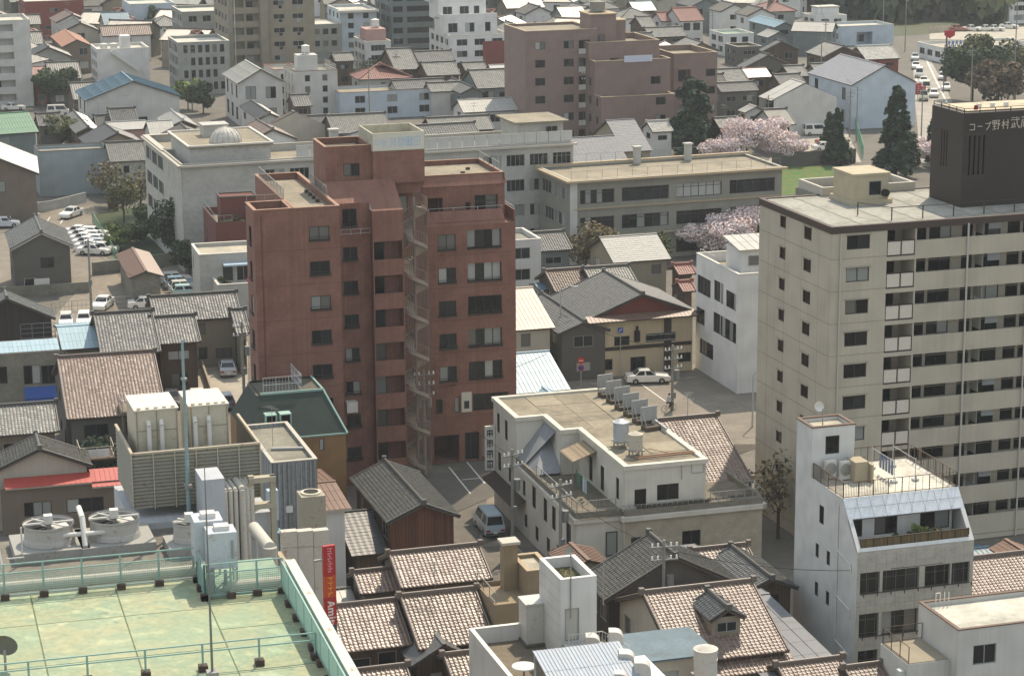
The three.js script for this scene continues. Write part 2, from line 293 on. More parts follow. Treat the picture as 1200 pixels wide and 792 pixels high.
// ---------- roofs ----------
const PROF = { 1: [[0, .12, .28, .42, .72, 1], [.3, 1, .95, .2, .06, .3]], 2: [[0, .3, .6, 1], [.2, 1, .1, .2]], 3: [[0, .5, 1], [1, 0, 1]] };
const ROOF = {   // tile width, course length, wave height, course step, tone spread
  kawara: { tw: .29, cl: .28, amp: .07, st: .036, v: .34 }, slate: { tw: .45, cl: .42, amp: .012, st: .02, v: .10 }, seam: { seam: .42 }, wideseam: { seam: .9 }, corr: { tw: .22, cl: 1.8, amp: .04, st: .012, v: .10 },
};
function sheet(g, m, W, L, style, lod, clip) {                 // tiles or standing seams over a slope W wide and L long
  const S = ROOF[style]; g.at(m);
  if (S.seam) {
    const n = Math.max(2, Math.round(W / S.seam)), w = W / n, k = 3, bands = Math.max(1, Math.round(L / 1.9));
    for (let b = 0; b < bands; b++) for (let i = 0; i < n; i++) {
      const t = 1 + rr(-.05, .05); g.color(t, t, t); const s0 = L * b / bands, s1 = L * (b + 1) / bands, z0 = .012; let xa = i * w, xb = (i + 1) * w;
      if (clip) { const c = clip((s0 + s1) / 2); xa = Math.max(xa, c[0]); xb = Math.min(xb, c[1]); if (xb - xa < .02) continue; }
      g.quad([xa, s0, z0], [xb, s0, z0], [xb, s1, 0], [xa, s1, 0]).quad([xa, s0, 0], [xb, s0, 0], [xb, s0, z0], [xa, s0, z0]);
      g.box(xa - .018, s0, 0, xa + .018, s1, .045, 'bd');
    }
    g.at(I4); return;
  }
  const f = lod === 3 ? 1.35 : 1, tw0 = S.tw * f, cl0 = lod === 3 && style === 'kawara' ? S.cl * 1.6 : S.cl, nx = Math.max(2, Math.round(W / tw0)), ny = Math.max(1, Math.round(L / cl0)), tw = W / nx, cl = L / ny, [px, pz] = PROF[style === 'slate' ? 3 : lod];
  for (let j = 0; j < ny; j++) {
    const s0 = j * cl, s1 = s0 + cl, c = clip ? clip(s0 + cl / 2) : [0, W];
    for (let i = 0; i < nx; i++) {
      const x0 = i * tw, xm = x0 + tw / 2; if (xm < c[0] || xm > c[1]) continue;
      const t = 1 + (R() - .5) * 2 * S.v * (R() < .15 ? 1 : .55), dz = (R() - .5) * .012, tl = .6 + R() * .8, warm = 1 + (R() - .5) * .06; g.color(t * warm, t, t / warm);
      for (let k = 0; k + 1 < px.length; k++) {
        const xa = x0 + px[k] * tw, xb = x0 + px[k + 1] * tw, za = pz[k] * S.amp + dz, zb = pz[k + 1] * S.amp + dz;
        if (lod === 1 && style === 'kawara') { const sm = s0 + cl * .3, tb = S.st * tl; g.quad([xa, s0, za * .55 + S.st * .35], [xb, s0, zb * .55 + S.st * .35], [xb, sm, zb + tb], [xa, sm, za + tb]).quad([xa, sm, za + tb], [xb, sm, zb + tb], [xb, s1, zb + tb * .35], [xa, s1, za + tb * .35]).quad([xa, s0, za * .55 - .03], [xb, s0, zb * .55 - .03], [xb, s0, zb * .55 + S.st * .35], [xa, s0, za * .55 + S.st * .35]); continue; }
        g.quad([xa, s0, za + S.st], [xb, s0, zb + S.st], [xb, s1, zb], [xa, s1, za]);
        if (lod < 3 || j === 0) g.quad([xa, s0, za - .02], [xb, s0, zb - .02], [xb, s0, zb + S.st], [xa, s0, za + S.st]);
      }
    }
  }
  g.at(I4);
}
const basis = (x, s, n, o) => new THREE.Matrix4().makeBasis(V(...x).normalize(), V(...s).normalize(), V(...n).normalize()).setPosition(V(...o));
function slopes(x0, z0, W, D, he, p, axis) {                     // the two slopes of a gable roof
  const x1 = x0 + W, z1 = z0 - D, q = Math.sqrt(1 + p * p);
  return axis === 'x' ? [[basis([1, 0, 0], [0, p, -1], [0, 1, p], [x0, he, z0]), W, D / 2 * q], [basis([-1, 0, 0], [0, p, 1], [0, 1, -p], [x1, he, z1]), W, D / 2 * q]]
    : [[basis([0, 0, 1], [1, p, 0], [-p, 1, 0], [x0, he, z1]), D, W / 2 * q], [basis([0, 0, -1], [-1, p, 0], [p, 1, 0], [x1, he, z0]), D, W / 2 * q]];
}
function gableRoof(parent, { x = 0, z = 0, W, D, he, p = .45, axis = 'x', style = 'kawara', lod = 2, mat, edge, ridge = true, hip = false, name = 'roof' }) {
  const g = new G(), e = new G(), q = Math.sqrt(1 + p * p), sl = slopes(x, z, W, D, he, p, axis), run = (axis === 'x' ? D : W) / 2;
  for (const [m, w, L] of sl) {
    sheet(g, m, w, L, style, lod, hip ? (s) => [s / q, w - s / q] : null);
    e.at(m); if (!hip) e.box(0, .02, -.17, w, L - .05, -.025); else e.quad([0, 0, -.02], [w, 0, -.02], [w - L / q, L, -.02], [L / q, L, -.02]).box(0, .02, -.17, w, .1, -.03);
  }
  if (hip) {
    const ends = axis === 'x' ? [[basis([0, 0, 1], [1, p, 0], [-p, 1, 0], [x, he, z - D]), D], [basis([0, 0, -1], [-1, p, 0], [p, 1, 0], [x + W, he, z]), D]] : [[basis([1, 0, 0], [0, p, -1], [0, 1, p], [x, he, z]), W], [basis([-1, 0, 0], [0, p, 1], [0, 1, -p], [x + W, he, z - D]), W]];
    for (const [m, w] of ends) { const L = run * q; sheet(g, m, w, L, style, lod, (s) => [s / q, w - s / q]); e.at(m).quad([0, 0, -.02], [w, 0, -.02], [w / 2, L, -.02], [w / 2, L, -.02]).box(0, .02, -.17, w, .1, -.03); }
  }
  e.at(I4);
  const r = mesh(parent, name, g, mat), hr = he + p * run; r.userData.kind = 'stuff'; delete r.userData.kind;
  mesh(r, 'eave_board', e, edge);
  if (ridge) {
    const k = new G(), cap = (a, b, s = 1) => { k.bar([a[0], a[1] + .06 * s, a[2]], [b[0], b[1] + .06 * s, b[2]], .24 * s, .26 * s); k.tube([a[0], a[1] + .2 * s, a[2]], [b[0], b[1] + .2 * s, b[2]], .11 * s, .11 * s, 8); };
    const ins = hip ? run : 0, A = axis === 'x' ? [x + ins - .04, hr, z - run] : [x + run, hr, z - ins + .04], B = axis === 'x' ? [x + W - ins + .04, hr, z - run] : [x + run, hr, z - D + ins - .04];
    if (style === 'kawara') {
      cap(A, B); for (const Q of [A, B]) if (!hip) k.cbox(Q[0], Q[1] + .2, Q[2], .34, .42, .34);
      if (hip) for (const [cx, cz, Q] of [[x, z, A], [x, z - D, axis === 'x' ? A : B], [x + W, z, axis === 'x' ? B : A], [x + W, z - D, B]]) cap([cx, he + .05, cz], Q, .7);
      else for (const [m, w, L] of sl) { k.at(m); for (const xx of [.08, w - .08]) k.tube([xx, 0, .07], [xx, L, .07], .075, .075, 6); k.at(I4); }
    } else { k.bar([A[0], A[1] + .03, A[2]], [B[0], B[1] + .03, B[2]], .3, .08); if (hip) for (const [cx, cz, Q] of [[x, z, A], [x, z - D, axis === 'x' ? A : B], [x + W, z, axis === 'x' ? B : A], [x + W, z - D, B]]) k.bar([cx, he + .03, cz], [Q[0], Q[1] + .03, Q[2]], .2, .06); }
    mesh(r, 'ridge', k, mat.userData.ridge ?? mat);
  }
  return r;
}
function shedRoof(parent, { x = 0, z = 0, W, D, he, p = .2, style = 'seam', lod = 2, mat, edge, name = 'roof', dir = 'z' }) {   // one slope falling towards the front (z) or the right (x)
  const g = new G(), e = new G(), q = Math.sqrt(1 + p * p), [m, w, L] = dir === 'z' ? [basis([1, 0, 0], [0, p, -1], [0, 1, p], [x, he, z]), W, D * q] : dir === 'x' ? [basis([0, 0, -1], [-1, p, 0], [p, 1, 0], [x + W, he, z]), D, W * q] : [basis([0, 0, 1], [1, p, 0], [-p, 1, 0], [x, he, z - D]), D, W * q];
  sheet(g, m, w, L, style, lod); e.at(m).box(0, .02, -.15, w, L - .01, -.025);
  const r = mesh(parent, name, g, mat); mesh(r, 'eave_board', e, edge); return r;
}
const tileMat = (c, r = .38, o = {}) => M(c, { r, t: 'fine', s: 3, vc: true, ior: r < .47 ? 1.65 : 1.5, ...o });
const RM = {
  dark: tileMat(0x4a4a48), grey: tileMat(0x5a5a56, .44), silver: tileMat(0x7b7a72, .4), stone: tileMat(0x75777a, .7), old: tileMat(0x57554e, .6), brown: tileMat(0x675444, .41), rosy: tileMat(0x776355, .41), red: tileMat(0x87574a, .45), orange: tileMat(0x9a6a4c, .55), black: tileMat(0x2c2f30, .45),
  blue: tileMat(0x5c7886, .5), paleblue: tileMat(0x93adb8, .5), cream: tileMat(0xb9ab97, .5), redmetal: tileMat(0xb0463b, .5), teal: tileMat(0x35606b, .55), pale: tileMat(0x9e9d96, .65), brownmetal: tileMat(0x735a4c, .5), greenmetal: tileMat(0x4c7a5e, .55), white: tileMat(0xaaa9a2, .65), lilac: tileMat(0x83868c, .6),
};
for (const k of ['dark', 'grey', 'silver', 'old', 'brown', 'rosy']) RM[k].userData.ridge = tileMat(k === 'rosy' || k === 'brown' ? 0x6e6259 : 0x55544f, .45);
for (const m of Object.values(RM)) m.userData.ridge = m.userData.ridge ? M('#' + m.userData.ridge.color.getHexString(), { r: .45, t: 'fine', s: 3 }) : M('#' + m.color.getHexString(), { r: .5, t: 'fine', s: 3 });
const WM = {
  cream: M(0xb3ac9d, { t: 'wall', s: 8 }), pale: M(0xc4c3bd, { t: 'wall', s: 9 }), white: M(0xd8d8d4, { t: 'wall', s: 9 }), grey: M(0x94968f, { t: 'wall', s: 7 }), dgrey: M(0x5b5852, { t: 'wall', s: 6 }), wood: M(0x5a4534, { t: 'wood', s: 6 }), dwood: M(0x3a2f27, { t: 'wood', s: 6 }), bwood: M(0x6a3f2a, { t: 'wood', s: 6 }), tan: M(0x8f8672, { t: 'wall', s: 8 }), mud: M(0x74685a, { t: 'wall', s: 8 }),
  blue: M(0x97a2a5, { t: 'wall', s: 8 }), pblue: M(0xb6c3cc, { t: 'wall', s: 9 }), pink: M(0xb08d84, { t: 'wall', s: 8 }), slate: M(0x6d7777, { t: 'wall', s: 8 }), conc: M(0xb0afa8, { t: 'conc', s: 8 }), oldconc: M(0x88857a, { t: 'roof', s: 9 }), metal: M(0x94999a, { r: .6, t: 'wood', s: 9 }), red: M(0x7d3a30, { t: 'wall', s: 8 }), olive: M(0x87857a, { t: 'wall', s: 9 }), ochre: M(0x8a6a44, { t: 'wall', s: 5 }),
};
const EDGE = M(0x4a4038, { r: .8, t: 'fine', s: 2 }), EDGEW = M(0xb9b3a6, { r: .8, t: 'fine', s: 2 });
const RF = { conc: M(0x8a867a, { t: 'roof', s: 14, r: .9 }), pale: M(0xb2ab9b, { t: 'roof', s: 14, r: .9 }), grey: M(0x89887f, { t: 'roof', s: 12, r: .9 }), white: M(0xc8c5bb, { t: 'roof', s: 12, r: .85 }), tan: M(0x938a79, { t: 'roof', s: 13, r: .9 }), dark: M(0x5d594e, { t: 'roof', s: 10, r: .95 }), green: M(0x92a894, { t: 'roof', s: 12, r: .9 }), brown: M(0x756a5a, { t: 'roof', s: 12, r: .9 }) };
const COP = { white: M(0xcfcbc0, { t: 'fine', s: 3 }), pale: M(0xb5b0a3, { t: 'fine', s: 3 }), brown: M(0x5c4435, { t: 'fine', s: 3, r: .6 }), tan: M(0xa9987c, { t: 'fine', s: 3 }), dark: M(0x49433c, { t: 'fine', s: 3 }), red: M(0x7c4a3c, { t: 'fine', s: 3 }) };

// a tiled house. e: pixel of the near left eave corner; xr: image column of the near right eave corner; ry: image row of the ridge (axis x) or its far end (axis z)
function house(name, label, group, s) {
  const { e, he, a = 15, axis = 'x', p = .45, style = 'kawara', lod = 2, roof = 'grey', wall = 'cream', gable, ov = .45, hip = false } = s;
  const A = P(e[0], e[1], he), an = a * DEG, v = V(-Math.sin(an), 0, -Math.cos(an)); let d = s.d;
  if (d == null && s.ry != null) { if (axis === 'x') d = 2 * along(A, v.clone().setY(p), null, s.ry); else { const u = V(Math.cos(an), 0, -Math.sin(an)), w = Math.abs(along(A, u, s.xr)), q = A.clone().addScaledVector(u, w / 2); q.y += p * w / 2; d = along(q, v, null, s.ry); } }
  const b = new Bld(name, label, 'house', group, { c: e, h: he, a, xr: s.xr, w: s.w, d }); b.fm = s.fm ?? (R() < .5 ? MAT.frameA : MAT.frameD);
  b.ov = ov; const W = b.w, D = b.d, w = W - 2 * ov, dd = D - 2 * ov, fl = he > 4.4 ? 2 : 1, o = { x: ov, z: -ov, W: w, D: dd, h: he + (axis === 'x' ? p * ov : 0) };
  const auto = (L, n, sides) => { const r = []; if (!n) return r; for (let k = 0; k < fl; k++) { const hh = he / fl, y = k * hh + (R() < .3 && k === 0 ? .2 : .9), h = Math.min(hh - .5, k * hh + hh - .35 - y); for (const [x, ww] of cols(L, n, Math.min(L / n * .62, rr(1.4, 2.2)), .3)) if (R() < .85) r.push({ x, y, w: ww, h: Math.max(.6, h - rr(0, .5)), r: .1 }); } return r; };
  const ops = { F: s.F ?? auto(w, s.nf ?? Math.max(1, Math.round(w / 3.4))), L: s.L ?? auto(dd, s.nl ?? Math.max(1, Math.round(dd / 4.5))), R: [], B: [] };
  for (const f of 'FRBL') { const eave = (axis === 'x') === (f === 'F' || f === 'B'); b.wall(f, ops[f], { ...o, h: he + (eave ? p * ov : p * ov) - .02 }); }
  const g = b.walls, y0 = he + p * ov - .02, y1 = he + p * (axis === 'x' ? D : W) / 2 - .12, gg = gable ? new G() : g;
  if (!hip) {
    if (axis === 'x') for (const x of [ov, W - ov]) gg.quad([x, y0, -ov], [x, y0, -D + ov], [x, y1, -D / 2], [x, y1, -D / 2]);
    else for (const z of [-ov, -D + ov]) gg.quad([ov, y0, z], [W - ov, y0, z], [W / 2, y1, z], [W / 2, y1, z]);
  }
  b.end(WM[wall]); if (gable) mesh(b.o, 'gable_wall', gg, WM[gable]);
  b.roof = gableRoof(b.o, { W, D, he, p, axis, style, lod, mat: RM[roof], edge: s.edge ?? EDGE, hip });
  b.ridgeH = he + p * (axis === 'x' ? D : W) / 2; b.p = p; b.axis = axis;
  if (s.ant ?? R() < .35) antenna(b, axis === 'x' ? W * rr(.2, .8) : W / 2, axis === 'x' ? -D / 2 : -D * rr(.2, .8), b.ridgeH);
  return b;
}
const ANT = M(0x8d8f8d, { r: .4, m: .6, t: null });
function antenna(b, x, z, y, h = 2.2) {
  const geo = cached('ant' + h, () => { const g = new G(); g.tube([0, 0, 0], [0, h, 0], .022, .018, 6); g.bar([-.7, h - .15, 0], [.7, h - .15, 0], .02); for (let i = 0; i < 8; i++) { const k = .22 + .03 * i; g.bar([-.65 + i * .185, h - .15, -k], [-.65 + i * .185, h - .15, k], .014); } g.bar([0, h - .55, -.5], [0, h - .55, .5], .02); for (let i = 0; i < 4; i++) g.bar([-.35, h - .55, -.45 + i * .3], [.35, h - .55, -.45 + i * .3], .014); return g.geo(); });
  const o = mesh(b.o, 'tv_antenna', geo, ANT); o.position.set(x, y, z); o.rotation.y = (x * 7.3) % 3; return o;
}

// ---------- vegetation ----------
const LEAFM = {};
const leafMat = (k, c) => (LEAFM[k] ??= new THREE.MeshPhysicalMaterial({ color: 0xffffff, vertexColors: true, roughness: .8, side: THREE.DoubleSide, specularIntensity: .3 }));
const BARK = M(0x4b4036, { t: 'bark', s: 1, r: .95 });
function leaves(n, place, tone, size, seed) {                     // n small folded leaf clumps; place() gives [x,y,z, nx,ny,nz]
  const p = new Float32Array(n * 18), nn = new Float32Array(n * 18), c = new Float32Array(n * 18), q = rng(seed), t = new THREE.Vector3(), u = new THREE.Vector3(), w = new THREE.Vector3();
  for (let i = 0; i < n; i++) {
    const [x, y, z, a, b, d] = place(q); t.set(a + (q() - .5) * 1.4, b + (q() - .5) * 1.4, d + (q() - .5) * 1.4).normalize(); u.set(q() - .5, q() - .5, q() - .5).cross(t).normalize(); w.crossVectors(t, u);
    const s = size * (.6 + q() * .8), k = .6 + .4 * q(), e = [[-1, -.5], [.6, -k], [1, .4], [-.3, k]].map(([f, g]) => [x + s * (u.x * f + w.x * g), y + s * (u.y * f + w.y * g), z + s * (u.z * f + w.z * g)]);
    const L = tone(q, y); let o = i * 18; for (const j of [0, 1, 2, 0, 2, 3]) { p.set(e[j], o); nn.set([t.x, t.y, t.z], o); c.set(L, o); o += 3; }
  }
  const g = new THREE.BufferGeometry(); g.setAttribute('position', new THREE.BufferAttribute(p, 3)); g.setAttribute('normal', new THREE.BufferAttribute(nn, 3)); g.setAttribute('color', new THREE.BufferAttribute(c, 3)); g.setAttribute('uv', new THREE.BufferAttribute(new Float32Array(n * 12), 2)); return g;
}
const tone = (r, g, b, v = .35) => (q) => { const k = 1 + (q() - .5) * 2 * v, h = (q() - .5) * .25; return [r * k * (1 + h), g * k, b * k * (1 - h)]; };
const TONE = { ever: tone(.045, .062, .03), dark: tone(.03, .045, .026), olive: tone(.085, .09, .04), lime: tone(.13, .16, .05), brown: tone(.10, .075, .05), blossom: tone(.66, .55, .53, .2), conifer: tone(.045, .066, .036, .5), bud: tone(.16, .13, .07) };
function ball(q) { let x, y, z, l; do { x = q() * 2 - 1; y = q() * 2 - 1; z = q() * 2 - 1; l = x * x + y * y + z * z; } while (l > 1 || l < .12); return [x, y, z, l]; }
// broadleaf tree or shrub: base point, height, crown radius
function tree(name, label, cat, group, pos, h, rad, { tone: tk = 'ever', n = 2200, size = .28, blobs = 14, trunk = .38, bare = .3, seed = 1, limbs = 7, tr = null } = {}) {
  const o = thing(name, label, cat, group, pos), q = rng(seed * 77 + 5), B = [], cy = h * (bare + (1 - bare) / 2), ry = h * (1 - bare) / 2;
  for (let i = 0; i < blobs; i++) { const [x, y, z] = ball(q), k = .75; B.push([x * rad * k, cy + y * ry * k, z * rad * k, rad * (.28 + .25 * q()), ry * (.25 + .25 * q())]); }
  const t = new G(), R0 = tr ?? Math.max(.06, h * .022), top = cy - ry * .1; t.tube([0, -.1, 0], [0, top * .6, 0], R0, R0 * .75, 8, false).tube([0, top * .6, 0], [.1 * rad, top, .05 * rad], R0 * .75, R0 * .4, 7, false);
  for (let i = 0; i < Math.min(limbs, B.length); i++) { const b = B[i], y0 = top * (.45 + .5 * q()), mx = b[0] * .5, mz = b[2] * .5, my = (y0 + b[1]) / 2 - .05 * h; t.tube([0, y0, 0], [mx, my, mz], R0 * .42, R0 * .28, 5, false).tube([mx, my, mz], [b[0], b[1], b[2]], R0 * .28, R0 * .08, 5, false); for (let k = 0; k < 3; k++) { const [x, y, z] = ball(q); t.tube([(mx + b[0]) / 2, (my + b[1]) / 2, (mz + b[2]) / 2], [b[0] + x * b[3], b[1] + Math.abs(y) * b[4], b[2] + z * b[3]], R0 * .14, R0 * .04, 4, false); } }
  mesh(o, 'trunk', t, BARK);
  if (n) mesh(o, 'crown', leaves(n, (q) => { const b = B[Math.floor(q() * B.length)], [x, y, z, l] = ball(q), s = Math.pow(l, -.5) * Math.pow(q(), .22); return [b[0] + x * s * b[3], b[1] + y * s * b[4], b[2] + z * s * b[3], x, y + .3, z]; }, TONE[tk], size, seed * 13 + 3), leafMat('a'));
  return o;
}
function conifer(name, label, group, pos, h, rad, { n = 5200, seed = 1, size = .3, shape = .8, tk = 'conifer' } = {}) {
  const o = thing(name, label, 'tree', group, pos), q = rng(seed * 31 + 9), br = [], t = new G(); t.tube([0, -.1, 0], [0, h * .97, 0], h * .02, .03, 8, false);
  for (let i = 0; i < 95; i++) { const f = Math.pow(q(), 1.25), y = h * (.08 + .9 * f), L = rad * Math.pow(1 - f, shape) * (.4 + .68 * q()) + .2, an = q() * 6.283; br.push([an, y + (q() - .5) * .6, L]); if (i < 60) t.tube([0, y, 0], [Math.cos(an) * L * .9, y - L * .12, Math.sin(an) * L * .9], .05, .015, 4, false); }
  mesh(o, 'trunk', t, BARK);
  mesh(o, 'crown', leaves(n, (q) => { const [an, y, L] = br[Math.floor(q() * br.length)], s = Math.pow(q(), .6), w = (q() - .5) * L * .34 * (1.15 - s * .6), x = Math.cos(an) * L * s - Math.sin(an) * w, z = Math.sin(an) * L * s + Math.cos(an) * w; return [x, y - L * s * s * .2 + (q() - .5) * (.5 + .25 * L), z, Math.cos(an) * .3, 1, Math.sin(an) * .3]; }, TONE[tk], size, seed * 7 + 1), leafMat('a'));
  return o;
}

// ---------- vehicles ----------
const CAR = { glass: M(0x14181a, { r: .08, t: null }), tyre: M(0x16161a, { r: .9, t: null }), rim: M(0x9a9c9e, { r: .35, m: .8, t: null }), lamp: M(0xd8d8d0, { r: .1, t: null }), tail: M(0x8c1410, { r: .2, t: null }), plate: M(0xd8d6c4, { r: .5, t: null }), trim: M(0x22211f, { r: .7, t: null }) };
const carTpl = new Map();
const KIND = {   // half length, hood y, belt y, roof y, cabin base x0..x1, cabin top x0..x1, half width
  sedan: { l: 2.15, hy: .80, by: .86, ty: .9, ry: 1.38, b: [-1.5, .85], t: [-.85, .15], w: .82 }, hatch: { l: 1.85, hy: .84, by: .9, ty: .95, ry: 1.42, b: [-1.8, .8], t: [-1.45, .2], w: .8 }, van: { l: 2.05, hy: 1.0, by: 1.02, ty: 1.05, ry: 1.9, b: [-2.02, 1.75], t: [-1.9, 1.05], w: .82 },
};
function carTemplate(kind, color) {
  const key = kind + color; if (carTpl.has(key)) return carTpl.get(key);
  const K = KIND[kind], bm = M(color, { r: .35, t: null, cc: .8 }), o = new THREE.Group(), sh = new THREE.Shape(), wx = kind === 'van' ? 1.25 : K.l * .62, rw = .34;
  sh.moveTo(-K.l, .34); for (const c of [-wx, wx]) { sh.lineTo(c - rw - .02, .26); sh.absarc(c, .3, rw, Math.PI, 0, true); } sh.lineTo(K.l - .04, .3); sh.lineTo(K.l, .55); sh.quadraticCurveTo(K.l - .02, K.hy - .1, K.l - .2, K.hy - .06);
  sh.lineTo(K.b[1] + .05, K.by); sh.lineTo(K.b[0], K.ty); sh.lineTo(-K.l + .08, K.ty - .03); sh.quadraticCurveTo(-K.l - .04, K.ty - .1, -K.l, .34);
  const body = new THREE.ExtrudeGeometry(sh, { depth: 2 * K.w - .16, bevelEnabled: true, bevelSize: .06, bevelThickness: .08, bevelSegments: 2, curveSegments: 8 }); body.translate(0, 0, -K.w + .08);
  mesh(o, 'body', body, bm);
  const c = new G(), y0 = Math.max(K.by, K.ty) - .03, y1 = K.ry, [a, b] = K.b, [e, f] = K.t, w0 = K.w - .04, w1 = K.w - .2; const q8 = (s0, s1) => { const z0 = w0, z1 = w1; return { bl: [a, y0, z0], br: [b, y0, z0], tl: [e, y1, z1], tr: [f, y1, z1], Bl: [a, y0, -z0], Br: [b, y0, -z0], Tl: [e, y1, -z1], Tr: [f, y1, -z1] }; }, Q = q8();
  c.quad(Q.bl, Q.br, Q.tr, Q.tl).quad(Q.Br, Q.Bl, Q.Tl, Q.Tr).quad(Q.br, Q.Br, Q.Tr, Q.tr).quad(Q.Bl, Q.bl, Q.tl, Q.Tl).quad(Q.tl, Q.tr, Q.Tr, Q.Tl); c.box(e + .05, y1, -w1 + .05, f - .05, y1 + .03, w1 - .05, 'd'); mesh(o, 'cabin', c, bm);
  const pane = (nm, A, B, C, D, i = .06, j = .12) => { const L = (s, t) => { const v = []; for (let k = 0; k < 3; k++) v.push((A[k] * (1 - s) + B[k] * s) * (1 - t) + (D[k] * (1 - s) + C[k] * s) * t); return v; }; const n = V().crossVectors(V(...B).sub(V(...A)), V(...D).sub(V(...A))).normalize().multiplyScalar(.012), pt = (s, t) => { const v = L(s, t); return [v[0] + n.x, v[1] + n.y, v[2] + n.z]; }; mesh(o, nm, new G().quad(pt(i, j), pt(1 - i, j), pt(1 - i, 1 - j), pt(i, 1 - j)), CAR.glass); };
  pane('windscreen', Q.br, Q.Br, Q.Tr, Q.tr); pane('rear_window', Q.Bl, Q.bl, Q.tl, Q.Tl);
  const mid = (A, B, s) => A.map((v, k) => v * (1 - s) + B[k] * s), s = kind === 'van' ? .4 : .5;
  pane('side_window', Q.bl, mid(Q.bl, Q.br, s), mid(Q.tl, Q.tr, s), Q.tl, .09); pane('side_window', mid(Q.bl, Q.br, s), Q.br, Q.tr, mid(Q.tl, Q.tr, s), .09); pane('side_window', mid(Q.Br, Q.Bl, 1 - s), Q.Bl, Q.Tl, mid(Q.Tr, Q.Tl, 1 - s), .09); pane('side_window', Q.Br, mid(Q.Br, Q.Bl, 1 - s), mid(Q.Tr, Q.Tl, 1 - s), Q.Tr, .09);
  const tg = cached('tyre', () => new G().tube([0, 0, -.1], [0, 0, .1], .3, .3, 16).geo()), rg = cached('rim', () => new G().tube([0, 0, -.115], [0, 0, .115], .17, .17, 12).geo());
  for (const x of [-wx, wx]) for (const z of [-K.w + .1, K.w - .1]) { const t = mesh(o, 'wheel', tg, CAR.tyre); t.position.set(x, .3, z); mesh(t, 'rim', rg, CAR.rim); }
  for (const z of [-K.w + .22, K.w - .22]) { mesh(o, 'headlight', cached('hl' + kind + z, () => new G().cbox(K.l + .045, .62, z, .06, .14, .32).geo()), CAR.lamp); mesh(o, 'tail_light', cached('tl' + kind + z, () => new G().cbox(-K.l - .055, .66, z, .06, .16, .34).geo()), CAR.tail); }
  mesh(o, 'bumper', new G().cbox(K.l + .03, .42, 0, .12, .16, 2 * K.w - .06).cbox(-K.l - .03, .42, 0, .12, .16, 2 * K.w - .06), kind === 'van' ? CAR.trim : bm); mesh(o, 'number_plate', new G().cbox(-K.l - .1, .5, 0, .02, .16, .33).cbox(K.l + .1, .42, 0, .02, .16, .33), CAR.plate);
  carTpl.set(key, o); return o;
}
function car(kind, color, label, group, pos, heading) {             // heading: which way the front points, degrees clockwise from straight ahead
  const c = carTemplate(kind, color).clone(); c.name = numbered(kind === 'van' ? 'van' : 'car'); c.position.copy(pos); c.rotation.y = (90 - heading) * DEG; scene.add(c); return tag(c, label, kind === 'van' ? 'van' : 'car', group);
}

// ---------- street furniture ----------
const POLE = M(0x8a8880, { t: 'conc', s: 3 }), INS = M(0xd4d4cc, { r: .3, t: null }), CAN = M(0x7b7e7c, { r: .5, t: 'rust', s: 3 });
function utilityPole(label, pos, h, rot, { cans = 1, arms = 2, group = 'utility poles along the streets' } = {}) {
  const o = thing('utility_pole', label, 'utility pole', group, pos, rot); mesh(o, 'pole', new G().tube([0, 0, 0], [0, h, 0], .17, .1, 10), POLE);
  for (let i = 0; i < arms; i++) { const y = h - .5 - i * .9, a = mesh(o, 'crossarm', new G().box(-.95, y, .1, .95, y + .09, .19), CAN); for (const x of [-.85, -.45, .45, .85]) mesh(a, 'insulator', new G().tube([x, y + .09, .145], [x, y + .34, .145], .09, .06, 7), INS); }
  for (let i = 0; i < cans; i++) mesh(o, 'transformer', new G().tube([i ? -.45 : .45, h - 3.4, 0], [i ? -.45 : .45, h - 2.5, 0], .26, .26, 12), CAN);
  mesh(o, 'service_box', new G().box(-.2, h - 5.2, .12, .2, h - 4.6, .36), CAN); return o;
}
function wire(label, a, b, sag = .6, r = .022) {
  const g = new G(), n = 10, f = (t) => [a.x + (b.x - a.x) * t, a.y + (b.y - a.y) * t - sag * 4 * t * (1 - t), a.z + (b.z - a.z) * t]; for (let i = 0; i < n; i++) g.tube(f(i / n), f((i + 1) / n), r, r, 5, false);
  return tag(mesh(scene, 'power_line', g, MAT.dark), label, 'power line', 'overhead wires');
}
function tank(parent, x, y, z, r, h, m = MAT.white, leg = .8) {         // round water tank on a steel stand
  const o = mesh(parent, 'water_tank', new G().tube([x, y + leg, z], [x, y + leg + h * .86, z], r, r, 18).tube([x, y + leg + h * .86, z], [x, y + leg + h, z], r, r * .3, 18).tube([x, y + leg + h * .5, z], [x, y + leg + h * .55, z], r * 1.04, r * 1.04, 18).tube([x, y + leg + h * .84, z], [x, y + leg + h * .88, z], r * 1.06, r * 1.06, 18), m), g = new G();
  for (const [a, b] of [[-1, -1], [1, -1], [1, 1], [-1, 1]]) g.bar([x + a * r * .7, y, z + b * r * .7], [x + a * r * .7, y + leg, z + b * r * .7], .09); g.box(x - r, y + leg - .1, z - r, x + r, y + leg, z + r).bar([x - r * .7, y, z + r * .7], [x + r * .7, y + leg, z + r * .7], .05).bar([x + r * .7, y, z + r * .7], [x - r * .7, y + leg, z + r * .7], .05); mesh(o, 'stand', g, MAT.steel); return o;
}
